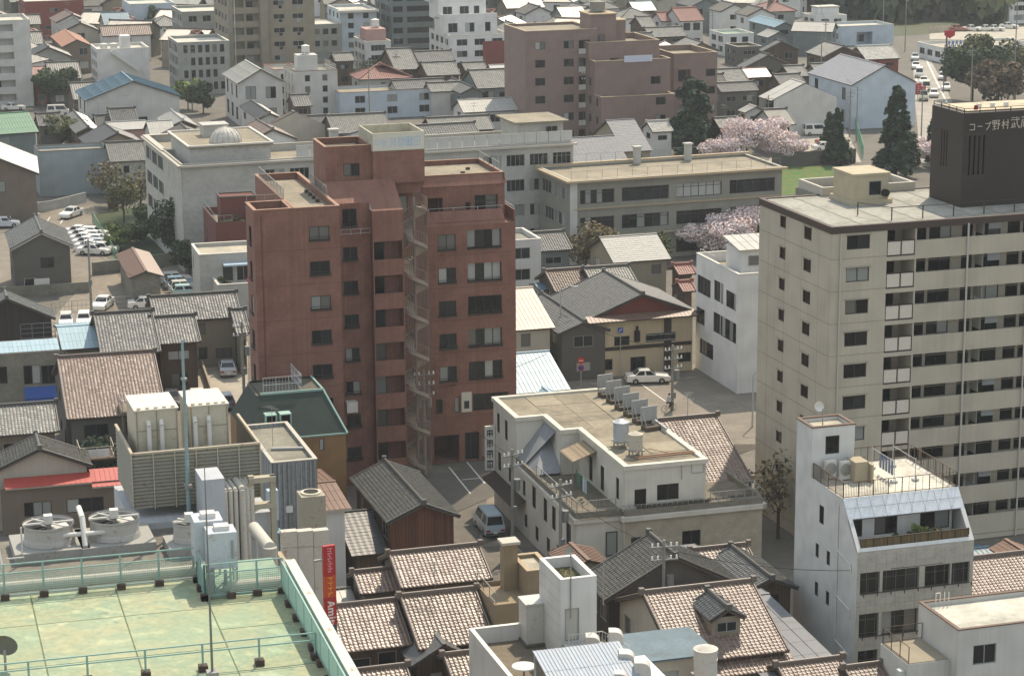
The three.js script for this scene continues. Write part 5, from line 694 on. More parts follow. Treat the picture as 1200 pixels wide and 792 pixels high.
house('metal_shed', 'tilted brown sheet roof beside the bright blue shed', HG, { e: [1190, 662], xr: 1230, he: 4.2, axis: 'z', ry: 632, p: .4, lod: 1, style: 'slate', roof: 'brownmetal', wall: 'wood', a: 17, ant: false, nf: 0 });
house('tiled_house', 'glinting low tiled roof under the cream terrace block wall', HG, { e: [822, 671], xr: 890, he: 4.4, ry: 646, p: .42, lod: 1, roof: 'rosy', wall: 'wood', a: 17, ant: false });
house('tiled_house', 'dark grey tiled roof squeezed beside the sloped white block wall', HG, { e: [872, 697], xr: 937, he: 4.6, axis: 'z', ry: 641, p: .42, lod: 1, roof: 'grey', wall: 'wood', a: 17, ant: false });
house('tiled_house', 'brown speckled tiled roof behind the flat cream roof', HG, { e: [806, 572], xr: 884, he: 5.4, ry: 494, p: .42, lod: 1, roof: 'rosy', wall: 'cream', a: 17, ant: true });
// left side
house('tiled_house', 'grey striped tile roof with dark ridge beside blue awning', HG, { e: [-14, 512], xr: 70, he: 4.6, ry: 478, p: .42, lod: 1, roof: 'silver', wall: 'mud', a: 15, ant: false });
{ const b = house('tiled_house', 'large speckled tile roof with small rooftop deck', HG, { e: [77, 492], xr: 196, he: 5.6, ry: 420, p: .42, lod: 1, roof: 'rosy', wall: 'dgrey', a: 15, nf: 2, ant: false });
  const p = b.roofAt(165, 478, 6.4); mesh(b.o, 'roof_deck', new G().box(p.x - 1.8, 6.1, p.z - 2.2, p.x + 1.2, 6.35, p.z + .8).bar([p.x - 1.7, 4.6, p.z + .6], [p.x - 1.7, 6.1, p.z + .6], .1).bar([p.x + 1.1, 4.6, p.z + .6], [p.x + 1.1, 6.1, p.z + .6], .1), M(0x8a7c68, { t: 'wood', s: 3 })); mesh(b.o, 'deck_table', new G().box(p.x - .8, 7.15, p.z - 1.4, p.x + .8, 7.25, p.z - .5).box(p.x - .7, 6.35, p.z - 1.3, p.x + .7, 7.15, p.z - .6), M(0x7c4436, { t: 'wood', s: 2 })); railing(b.o, [[p.x - 1.7, 6.35, p.z - 2.1], [p.x - 1.7, 6.35, p.z + .7], [p.x + 1.1, 6.35, p.z + .7], [p.x + 1.1, 6.35, p.z - 2.1]], .9, M(0x9a8d92, { t: null }), { bars: 2, step: .9, w: .05 }); }
{ const b = new Bld('concrete_house', 'stained concrete house with blue awning over its window', 'house', HG, { c: [-30, 416], h: 6.6, a: 15, xr: 68, d: 5 }); b.fm = MAT.frameD; b.box4({ F: [{ ...b.rect('F', 27, 428, 47, 450), n: 2 }, { ...b.rect('F', 48, 428, 64, 450), n: 2 }, { ...b.rect('F', -10, 430, 8, 450), n: 2 }] }).flat(RF.dark, { ph: .05, t: .1 }).end(WM.oldconc);
  shedRoof(b.o, { x: -.2, z: .15, W: b.w + .3, D: 3.2, he: 6.62, p: .12, style: 'seam', mat: RM.paleblue, edge: EDGEW }); const q = b.rect('F', 28, 455, 65, 468); mesh(b.o, 'awning', new G().quad([q.x, q.y + .4, .9], [q.x + q.w, q.y + .4, .9], [q.x + q.w, q.y + q.h + .2, .02], [q.x, q.y + q.h + .2, .02]).quad([q.x, q.y + .1, .9], [q.x + q.w, q.y + .1, .9], [q.x + q.w, q.y + .4, .9], [q.x, q.y + .4, .9]), M(0x2d4f96, { t: 'fine', s: 2 })); }
house('metal_shed', 'pale blue ribbed shed roof below two parked white cars', HG, { e: [72, 410], xr: 120, he: 4.6, ry: 383, p: .18, lod: 1, style: 'seam', roof: 'paleblue', wall: 'oldconc', a: 15, ant: false, nf: 0 });
{ const b = house('wooden_house', 'dark wooden gable house with glinting right roof slope', HG, { e: [-48, 381], xr: 65, he: 5.4, axis: 'z', ry: 341, p: .5, lod: 1, roof: 'silver', wall: 'dwood', a: 15, nf: 0, ant: false }); railing(b.o, [[b.w * .62, 3.6, .6], [b.w * .98, 3.6, .6]], 1.6, M(0x6b7479, { t: null }), { bars: 4, step: 1.3, w: .06 }); }
house('tiled_house', 'grey ribbed tile roof beside the pale blue shed', HG, { e: [117, 417], xr: 189, he: 5.0, ry: 369, p: .42, lod: 1, roof: 'grey', wall: 'dwood', a: 15, ant: false });
house('wooden_house', 'grey ribbed tile roof over brown boarded wall by the alley', HG, { e: [182, 404], xr: 236, he: 5.4, ry: 373, p: .42, lod: 1, roof: 'grey', wall: 'wood', a: 15, nf: 1, ant: false });
house('tiled_house', 'long grey tiled roof over beige wall left of the red brown block', HG, { e: [180, 378], xr: 284, he: 5.2, ry: 349, p: .42, lod: 1, roof: 'grey', wall: 'tan', a: 15, nf: 3, ant: false });
house('tiled_house', 'small grey tiled lean-to against the red brown block', HG, { e: [276, 391], xr: 294, he: 4.4, ry: 364, p: .42, lod: 1, roof: 'grey', wall: 'tan', a: 15, ant: false });
{ const b = house('wooden_house', 'dark clapboard gable house beside the small car park', HG, { e: [11, 293], xr: 86, he: 5.6, axis: 'z', ry: 254, p: .5, lod: 1, roof: 'silver', wall: 'dgrey', a: 15, F: [{ x: 1.0, y: .9, w: 1.4, h: 1.1, fm: MAT.frameW }, { x: 3.0, y: 3.1, w: 1.6, h: 1.3 }], nl: 2, ant: false, edge: EDGEW }); mesh(b.o, 'notice_board', new G().box(2.6, 1.0, -.44, 4.4, 1.9, -.38), MAT.white); }
{ // old gable with red pent roofs
  const b = house('old_house', 'old mossy gable house with red metal pent roof', HG, { e: [-14, 556], xr: 108, he: 5.0, axis: 'z', ry: 510, p: .42, lod: 1, roof: 'old', wall: 'cream', gable: 'cream', a: 15, F: [], nl: 0, ant: false });
  const rm = RM.redmetal; shedRoof(b.o, { x: 1.2, z: 1.2, W: b.w - 1.4, D: 1.5, he: 4.0, p: .3, mat: rm, edge: EDGEW, name: 'pent_roof' }); shedRoof(b.o, { x: b.w - .2, z: 1.3, W: 3.2, D: 2.6, he: 3.6, p: .3, mat: rm, edge: EDGEW, name: 'pent_roof' });
  const g = new G(), W = b.w + 2.9, ops = [{ x: 1.8, y: 1.4, w: 2.2, h: 1.2, n: 3, r: .1 }, { x: 5.2, y: 1.4, w: 3.0, h: 1.2, n: 3, r: .1 }, { x: 9.6, y: 1.2, w: 1.6, h: 1.5, n: 2, r: .1 }]; panel(g, MX(.8, 0, .75), W - 1, 3.9, ops.filter((o) => o.x + o.w < W - 1.2)); ops.filter((o) => o.x + o.w < W - 1.2).forEach((o) => fitOpening(b.o, g, MX(.8, 0, .75), o, MAT.frameD)); mesh(b.o, 'porch_wall', g, WM.mud); const t = b.world(b.w + 1.2, 4.4, -5.5); mesh(b.o, 'sun_deck', new G().box(b.w - .8, 4.4, -6.5, b.w + 2.2, 4.55, -3.5), WM.wood); railing(b.o, [[b.w - .7, 4.55, -6.4], [b.w - .7, 4.55, -3.6], [b.w + 2.1, 4.55, -3.6], [b.w + 2.1, 4.55, -6.4]], 1, M(0xa59f8e, { t: null }), { bars: 2, step: 1.4, w: .06 }); mesh(b.o, 'laundry_sheet', new G().box(b.w, 4.75, -3.56, b.w + 1.7, 5.4, -3.52), MAT.white);
}
tree('garden_tree', 'dark leafy garden tree beside the red pent roof', 'tree', null, P(116, 575, 0), 5.2, 2.6, { tone: 'dark', n: 2600, size: .16, seed: 4, bare: .2 });
house('brown_shed', 'brown roofed storage shed below the school garden', HG, { e: [150, 326], xr: 192, he: 3.4, axis: 'z', ry: 290, p: .35, lod: 2, style: 'corr', roof: 'brownmetal', wall: 'oldconc', a: 15, nf: 0, nl: 0, ant: false });
// white house with roof terrace, left of the red brown block
{ const b = new Bld('white_house', 'white flat roofed house with pale roof and planted terrace', 'house', HG, { c: [233, 299], h: 6.8, a: 15, xr: 306, yb: 286 }); b.box4({ F: [{ x: 2.6, y: 3.6, w: 1.2, h: 2, n: 1 }, { x: 4.2, y: 3.6, w: 2.4, h: 2, n: 3 }, { x: 1, y: .8, w: 2, h: 1.3 }], L: [{ x: 1, y: 4.2, w: .7, h: 1.6, n: 1 }] }).flat(RF.pale, { ph: .4, t: .2, cop: COP.white }).end(WM.conc);
  mesh(b.o, 'canopy', new G().box(2.6, 5.55, .02, 8, 5.75, 1.3), M(0x9fb0bd, { t: null })); const g = new G(); g.box(1.4, 0, .02, 8, 3.3, 4.2, 'd').box(1.4, 3.3, 4.05, 8, 4.1, 4.2).box(1.4, 3.3, .05, 1.6, 4.1, 4.05); mesh(b.o, 'terrace', g, WM.conc); mesh(b.o, 'terrace_coping', new G().box(1.35, 4.1, 4.0, 8, 4.18, 4.25).box(1.35, 4.1, .05, 1.65, 4.18, 4.0), COP.white);
  tree('potted_shrub', 'spiky potted plant on the white house terrace', 'shrub', 'terrace plants', b.world(2.4, 3.3, 2.8), 1.7, .8, { tone: 'ever', n: 320, size: .12, blobs: 5, seed: 71, bare: .2, tr: .04 }); const c = thing('garden_chair', 'orange garden chair on the white house terrace', 'chair', null, b.world(5.4, 3.3, 2.4), b.a); mesh(c, 'seat', new G().box(-.4, .4, -.3, .4, .46, .3), M(0xb04a22, { t: null })); mesh(c, 'backrest', new G().box(-.4, .46, -.3, .4, 1.0, -.24), M(0xb04a22, { t: null })); for (const [x, z] of [[-.36, -.26], [.36, -.26], [-.36, .26], [.36, .26]]) mesh(c, 'leg', new G().cbox(x, .2, z, .05, .4, .05), MAT.frameD); }
{ const b = new Bld('brick_house', 'dark red brick house with planted roof terrace beside school wall', 'house', HG, { c: [252, 261], h: 8.6, a: 15, xr: 310, yb: 243 }); const DR = M(0x66362d, { t: 'wall', s: 6 }); b.box4({ F: [{ x: .9, y: 4.8, w: 5.4, h: 1.8, n: 4 }, { x: .9, y: 1.6, w: 5.4, h: 1.8, n: 4 }], L: [{ x: 1.5, y: 4.8, w: .8, h: 1.8, n: 1 }, { x: 3.4, y: 4.8, w: .8, h: 1.8, n: 1 }] }).flat(RF.tan, { ph: .9, t: .2 }); b.walls.box(.9, 7.7, -4.6, 5.2, 11.2, -1.6, ''); b.end(DR); mesh(b.o, 'tower_rim', new G().box(.8, 11.2, -4.7, 5.3, 11.35, -4.4).box(.8, 11.2, -1.8, 5.3, 11.35, -1.5).box(.8, 11.2, -4.4, 1.05, 11.35, -1.8).box(5.05, 11.2, -4.4, 5.3, 11.35, -1.8), COP.dark); railing(b.o, [[.1, 8.6, -b.d + .1], [.1, 8.6, -.1], [2, 8.6, -.1]], .8, MAT.steel, { bars: 2, step: 1 }); mesh(b.o, 'vent_duct', new G().tube([4.4, 7.8, -1.0], [4.4, 9.7, -1.0], .3, .3, 10).tube([4.4, 9.7, -1.0], [3.9, 10.2, -1.0], .3, .3, 10), MAT.galv);
  for (let i = 0; i < 7; i++) tree('potted_shrub', 'leafy potted plant along the dark red brick roof terrace', 'shrub', 'terrace plants', b.world(.8 + i * .85, 7.7, -.7), 1.1 + (i % 3) * .3, .5, { tone: i % 2 ? 'lime' : 'olive', n: 220, size: .1, blobs: 4, seed: 80 + i, bare: .2, tr: .03 }); }
// dark green mansard with ochre walls
{ const h = 9.0, b = new Bld('mansard_building', 'ochre brick building with dark green mansard roof and railed top', 'building', null, { c: [294, 517], h, a: 17, xr: 405, d: 9 }), W = b.w, D = 9, p = 1.35, q = 3.1; b.fm = MAT.frameD; b.box4({ F: [{ ...b.rect('F', 374, 514, 380, 528), n: 1 }, { x: W - 2.6, y: .1, w: 1.9, h: 2.6, n: 1, r: .6 }] }); b.end(WM.ochre);
  const GM = M(0x27382f, { t: 'roof', s: 5, r: .75 }), g = new G(), i = q / p; g.quad([0, h, .1], [W + .1, h, .1], [W - i * .55, h + q, -i], [i * .55, h + q, -i]).quad([W + .1, h, .1], [W + .1, h, -D], [W - i * .55, h + q, -D + i], [W - i * .55, h + q, -i]).quad([0, h, -D], [0, h, .1], [i * .55, h + q, -i], [i * .55, h + q, -D + i]).quad([W, h, -D], [0, h, -D], [i * .55, h + q, -D + i], [W - i * .55, h + q, -D + i]); mesh(b.o, 'mansard_roof', g, GM); mesh(b.o, 'roof', new G().quad([1, h + q - .15, -i - .2], [W - 1, h + q - .15, -i - .2], [W - 1, h + q - .15, -D + i], [1, h + q - .15, -D + i]), RF.dark); mesh(b.o, 'roof_trim', new G().bar([i * .55, h + q, -i], [W - i * .55, h + q, -i], .16).bar([W - i * .55, h + q, -i], [W + .1, h, .1], .14).bar([W - i * .55, h + q, -i], [W - i * .55, h + q, -D + i], .14).bar([0, h, .1], [W + .1, h, .1], .12), M(0x7d9a92, { r: .5, t: null }));
  railing(b.o, [[1.6, h + q - .1, -i - .4], [W * .62, h + q - .1, -i - .4], [W * .62, h + q - .1, -D + i]], 1.3, MAT.galv, { bars: 3, step: 1.2, bal: .25 }); for (const [x, y] of [[318, 503], [335, 500]]) { const c = b.pf('F', x, y)[0]; const fr = mesh(b.o, 'roof_window', new G().box(c - .45, h + .25, -.45, c - .37, h + 1.9, .05).box(c + .37, h + .25, -.45, c + .45, h + 1.9, .05).box(c - .45, h + 1.9, -.9, c + .45, h + 1.98, .05), M(0x8aa79d, { t: null })); mesh(fr, 'pane', new G().box(c - .37, h + .25, -.3, c + .37, h + 1.9, -.26), MAT.glass3); } }
// grey corrugated block
{ const h = 10.5, b = new Bld('plant_block', 'grey corrugated block with flat concrete roof and antenna', 'building', null, { c: [318, 543], h, a: 17, xr: 371, yb: 499 }); b.box4({ F: [] }).flat(RF.conc, { ph: .25, t: .2, cop: COP.pale }); const cg = new G(); for (let x = .1; x < b.w; x += .34) cg.box(x, 1, .004, x + .16, h - .1, .09, 'bd'); mesh(b.o, 'corrugation', cg, WM.metal); b.end(WM.metal); antenna(b, 1.1, -5, h - .2, 3.2); mesh(b.o, 'pipe', new G().tube([.8, h - .15, -4.2], [3.4, h - .15, -3.6], .15, .15, 8), MAT.steel); mesh(b.o, 'wall_lamp', new G().cbox(1.2, h - 3.6, .15, .5, .5, .12), MAT.white); mesh(b.o, 'red_shelf', new G().at(MX(1.5, h - 5.6, .8, 0, .3)).box(-.7, 0, -.5, .7, .08, .5), M(0x7d4a30, { t: 'rust', s: 2 })); }
// cream annex with a brown roof between the screens
house('metal_shed', 'brown ribbed roof annex beside the grey corrugated block', HG, { e: [367, 600], xr: 412, he: 7.2, ry: 568, p: .1, lod: 1, style: 'seam', roof: 'brownmetal', wall: 'pale', a: 17, ant: false, nf: 0, edge: EDGEW });
// ---------- foreground: green roof, plant, screens ----------
{
  const h = 21.5, b = new Bld('department_store', 'green painted flat roof with pale teal mesh fence', 'building', null, { c: [335, 656], h: 23, a: 15.2, w: 30, d: 30 }), X0 = -30, Z1 = 34, TEAL = M(0x8aaca4, { r: .55, t: 'rust', s: 3 }), WALL = M(0xb5b3a8, { t: 'wall', s: 8 });
  const j1 = b.roofAt(226, 682, h), j2 = b.roofAt(240, 703, h), ya = h, zb = j1.z, zf = j2.z, xj = j2.x;
  const g = b.walls; g.box(X0, 0, 0, .35, h + .02, Z1, 'tb'); g.quad([X0, 0, zb - .4], [X0, h, zb - .4], [xj, h, zb - .4], [xj, 0, zb - .4]).quad([xj, 0, 0], [.35, 0, 0], [.35, h, 0], [xj, h, 0]); b.end(WALL);
  // roof slabs with open joints
  const bed = mesh(b.o, 'roof', new G().quad([X0, h - .02, Z1], [.2, h - .02, Z1], [.2, h - .02, zf - .2], [X0, h - .02, zf - .2]).quad([X0, h - .021, zf], [xj + .3, h - .021, zf], [xj + .3, h - .021, zb - .4], [X0, h - .021, zb - .4]), M(0x6e7a5e, { t: 'roof', s: 6 })), GR = [M(0xa8b09a, { t: 'green', s: 11, r: .85 }), M(0xa4ae99, { t: 'green', s: 9.2, r: .85 }), M(0xacb29d, { t: 'green', s: 12.7, r: .85 })];
  const xs = []; for (let x = .1; x > X0; x -= 4.05) xs.push(x); xs.push(X0); let n = 0; for (let i = 0; i + 1 < xs.length; i++) { const z0 = xs[i] > xj + .4 ? zf : zb - .3; for (let z = z0, k = 0; z < Z1; z += k % 2 ? 5.4 : 4.2, k++) mesh(bed, 'roof_slab', new G().box(xs[i + 1] + .035, h - .02, z + .03, xs[i] - .035, h, Math.min(Z1, z + (k % 2 ? 5.4 : 4.2)) - .03), GR[n++ % 3]); }
  // fences
  const post = (x, z, hh = 1.75) => { const o = mesh(b.o, 'fence_post', cached('fpost' + hh, () => new G().tube([0, 0, 0], [0, hh, 0], .05, .05, 8).geo()), TEAL); o.position.set(x, h, z); mesh(o, 'post_base', cached('fpb', () => new G().box(-.2, 0, -.2, .2, .28, .2).geo()), M(0x4a3a30, { t: 'rust', s: 1 })); };
  const fence = (A, B2, n, hh = 1.75, net = true) => { for (let i = 0; i <= n; i++) post(A[0] + (B2[0] - A[0]) * i / n, A[1] + (B2[1] - A[1]) * i / n, hh); const r = new G(); for (const y of net ? [.2, 1.3, hh] : [hh * .72, hh]) r.bar([A[0], h + y, A[1]], [B2[0], h + y, B2[1]], .055); mesh(b.o, 'fence_rail', r, TEAL); if (net) { const L = Math.hypot(B2[0] - A[0], B2[1] - A[1]), m = new G(); for (let y = .3; y < 1.3; y += .1) m.bar([A[0], h + y, A[1]], [B2[0], h + y, B2[1]], .02); const k = Math.round(L / .1); for (let i = 0; i < k; i++) { const x = A[0] + (B2[0] - A[0]) * i / k, z = A[1] + (B2[1] - A[1]) * i / k; m.bar([x, h + .2, z], [x, h + 1.3, z], .012); } mesh(b.o, 'fence_mesh', m, TEAL, 'stuff'); } };
  fence([X0 + 2, zb], [xj, zb], Math.round((xj - X0) / 2)); fence([xj, zb], [xj, zf], 2); fence([xj, zf], [-.25, zf], 3);
  { const n = 13, z1 = zf + 26; for (let i = 0; i <= n; i++) post(-.3, zf + (z1 - zf) * i / n, 1.6); const r = new G(); r.bar([-.3, h + 1.6, zf], [-.3, h + 1.6, z1], .08).bar([-.3, h + .3, zf], [-.3, h + .3, z1], .06); mesh(b.o, 'fence_rail', r, TEAL); for (let i = 0; i < n; i++) { const a = zf + (z1 - zf) * i / n + .1, c = zf + (z1 - zf) * (i + 1) / n - .1; mesh(b.o, 'fence_panel', new G().box(-.32, h + .4, a, -.28, h + 1.5, c), M(0x9fc4b8, { t: 'rust', s: 3, r: .6 })); } }
  { const w = new G(); w.box(.0, h + .021, -.0, .36, h + 1.35, Z1, 'd').box(-.06, h + 1.35, -.05, .42, h + 1.5, Z1); mesh(b.o, 'side_parapet', w, M(0xbfc9c0, { t: 'rust', s: 5 })); const pp = new G(); pp.tube([X0, h + .25, zb - 1.0], [xj + .2, h + .25, zb - 1.0], .3, .3, 12).tube([xj + 1, h + .25, -.4], [.1, h + .25, -.4], .3, .3, 12); mesh(b.o, 'white_pipe', pp, M(0xb9b3a3, { t: 'rust', s: 3 })); }
  { // front rail near the camera and a thin lightning rod
    const A = b.roofAt(40, 792, h), B2 = b.roofAt(365, 755, h); const za = b.roofAt(200, 790, h).z; fence([X0 + 2, za], [-.4, za], 11, 1.25, false);
    const p = b.roofAt(241, 775, h); const r = thing('lightning_rod', 'thin grey rod standing on the green painted roof', 'lightning rod', null, b.world(p.x, h, p.z + 2), b.a); mesh(r, 'rod', new G().tube([0, 0, 0], [0, 9.6, 0], .06, .02, 8), M(0x6c6f70, { r: .5, m: .4, t: null })); mesh(r, 'base', new G().cbox(0, .15, 0, .5, .3, .5), MAT.steel);
    const d = thing('satellite_dish', 'grey satellite dish at the edge of the green painted roof', 'satellite dish', null, b.world(b.roofAt(6, 786, h).x, h, b.roofAt(6, 786, h).z), 0); mesh(d, 'dish', new THREE.SphereGeometry(.75, 18, 8, 0, 6.3, 0, .9).rotateX(-1.2).translate(0, 1.0, .4), M(0x77766f, { t: 'rust', s: 2 })); mesh(d, 'mast', new G().tube([0, 0, 0], [0, 1.0, 0], .06, .06, 8), MAT.steel); }
  { // chiller tower on the right bay
    const q = b.roofAt(264, 700, h), o = thing('chiller_unit', 'pale grey twin box chiller on steel legs behind the mesh fence', 'chiller', null, b.world(q.x, h - .3, zf - 1.4), b.a), CM = M(0xb9c0c6, { t: 'rust', s: 4, r: .5 }); mesh(o, 'cabinet', new G().box(-.65, 1.5, -.7, .75, 3.3, .6), CM); mesh(o, 'rear_cabinet', new G().box(-1.1, 1.5, -2.3, .3, 3.5, -.8), CM); mesh(o, 'fan_cover', new G().box(-.25, 3.3, -.35, .45, 3.52, .25), MAT.white); mesh(o, 'fan_cover', new G().box(-.7, 3.5, -1.8, 0, 3.76, -1.2), MAT.white); for (const [x, z] of [[-.6, -.65], [.7, -.65], [.7, .55], [-.6, .55], [-1.05, -2.2], [.25, -2.2]]) mesh(o, 'leg', new G().bar([x, 0, z], [x, 1.5, z], .1), MAT.galv); mesh(o, 'brace', new G().bar([-.6, .2, .55], [.7, 1.45, .55], .06), MAT.galv); mesh(o, 'pipework', new G().tube([-.5, .3, .7], [-.5, 1.6, .7], .1, .1, 8).tube([-.5, .3, .7], [.6, .3, .7], .1, .1, 8).tube([.1, .3, .8], [.1, 1.5, .8], .08, .08, 8).tube([.5, 2.0, .66], [.5, 2.9, .66], .05, .05, 6), MAT.steel); mesh(o, 'roof_platform', new G().box(xj - q.x + .2, 0, -4, -q.x + .1, .28, 1.2), RF.green); }
}
{ // cooling towers on the plant deck behind the green roof
  const hb = 20.5, A = P(0, 668, hb), an = 17 * DEG, o0 = thing('plant_deck', 'grey concrete plant deck carrying the round cooling towers', 'building', null, V(A.x, 0, A.z), an); const loc = (px, py, y) => { const q = P(px, py, y).sub(o0.position), u = V(Math.cos(an), 0, -Math.sin(an)), v = V(-Math.sin(an), 0, -Math.cos(an)); return V(q.dot(u), y, -q.dot(v)); };
  mesh(o0, 'deck', new G().box(-8, 0, -6.5, 11.5, hb - .6, 3.5), M(0x77736a, { t: 'roof', s: 7 }));
  const mk = (px, py, rad, label) => { const p = loc(px, py, hb), t = thing('cooling_tower', label, 'cooling tower', 'round cooling towers', V(0, 0, 0), an), q = V(p.x, hb, p.z); t.position.copy(o0.localToWorld === undefined ? q : o0.position.clone().add(V(Math.cos(an) * p.x + Math.sin(an) * p.z, hb, -Math.sin(an) * p.x + Math.cos(an) * p.z)));
    mesh(t, 'basin', new G().box(-rad * 1.5, -.6, -rad * 1.35, rad * 1.5, -.02, rad * 1.35), M(0x9a9a94, { t: 'rust', s: 3 })); const s = new G(), n = 28; const pr2 = [[rad * 1.06, 0], [rad * 1.02, .25], [rad, .3], [rad * .98, .9], [rad * 1.04, .95], [rad * 1.04, 1.05]]; for (let k = 0; k + 1 < pr2.length; k++) for (let i = 0; i < n; i++) { const a0 = i / n * 6.2832, a1 = (i + 1) / n * 6.2832, [r0, y0] = pr2[k], [r1, y1] = pr2[k + 1]; s.quad([Math.cos(a1) * r0, y0, Math.sin(a1) * r0], [Math.cos(a0) * r0, y0, Math.sin(a0) * r0], [Math.cos(a0) * r1, y1, Math.sin(a0) * r1], [Math.cos(a1) * r1, y1, Math.sin(a1) * r1]); } mesh(t, 'casing', s, M(0xb3b1aa, { t: 'rust', s: 3, r: .6 }));
    mesh(t, 'fill', new G().tube([0, .02, 0], [0, .45, 0], rad * .96, rad * .96, 24), MAT.dark); const f = mesh(t, 'fan', new G().tube([0, .45, 0], [0, .9, 0], .14, .14, 10), MAT.steel); for (let i = 0; i < 4; i++) { const bl = new G().at(MX(0, .72, 0, i * 1.57 + .4)).quad([.1, .1, -.14], [rad * .88, .05, -.2], [rad * .88, -.05, .2], [.1, -.1, .14]).at(I4); mesh(f, 'fan_blade', bl, MAT.steel); } mesh(t, 'motor', new G().box(-.22, 1.0, -.22, .22, 1.45, .22).bar([-rad, 1.05, .1], [rad, 1.05, .1], .09).bar([-rad * .6, 1.02, -rad * .7], [.6 * rad, 1.02, rad * .7], .07), MAT.white); return [t, p]; };
  const [t1] = mk(57, 634, 1.3, 'left one of the two big cooling towers with open fan top'), [t2] = mk(134, 627, 1.3, 'big cooling tower beside the white plant wall'); mk(222, 632, .85, 'small cooling tower beside the grey twin box chiller');
  const pipe = (t, x, z, s) => { const q = new G(); q.tube([x, 1.4, z - 1.2], [x, 1.3, z + .3], .13, .13, 10).tube([x, 1.3, z + .3], [x, 0, z + 1.2], .13, .13, 10).tube([x, 0, z + 1.2], [x, -2.6, z + 1.2], .13, .13, 10).tube([x, .55, z + .8], [x - s * 1.5, .55, z + .8], .13, .13, 8).tube([x - s * 1.5, .55, z + .8], [x - s * 1.5, -.2, z + .8], .13, .13, 8); mesh(t, 'feed_pipe', q, MAT.white); }; pipe(t1, 1.75, .2, 1); pipe(t2, -1.75, .2, -1);
  const lad = thing('deck_ladder', 'white pipe ladder beside the left cooling tower', 'ladder', null, o0.position.clone().add(V(0, hb - .6, 0)), an), L = loc(8, 660, hb); mesh(lad, 'rails', new G().bar([L.x, -1.6, L.z + 1], [L.x - .4, 1.6, L.z - 1], .1).bar([L.x + .9, -1.6, L.z - 1.4], [L.x + .9, 2, L.z - 1.4], .08), MAT.white); mesh(lad, 'rung', new G().bar([L.x, 0, L.z], [L.x + .9, 0, L.z], .06).bar([L.x, .7, L.z - .4], [L.x + .9, .7, L.z - .4], .06), MAT.white);
}
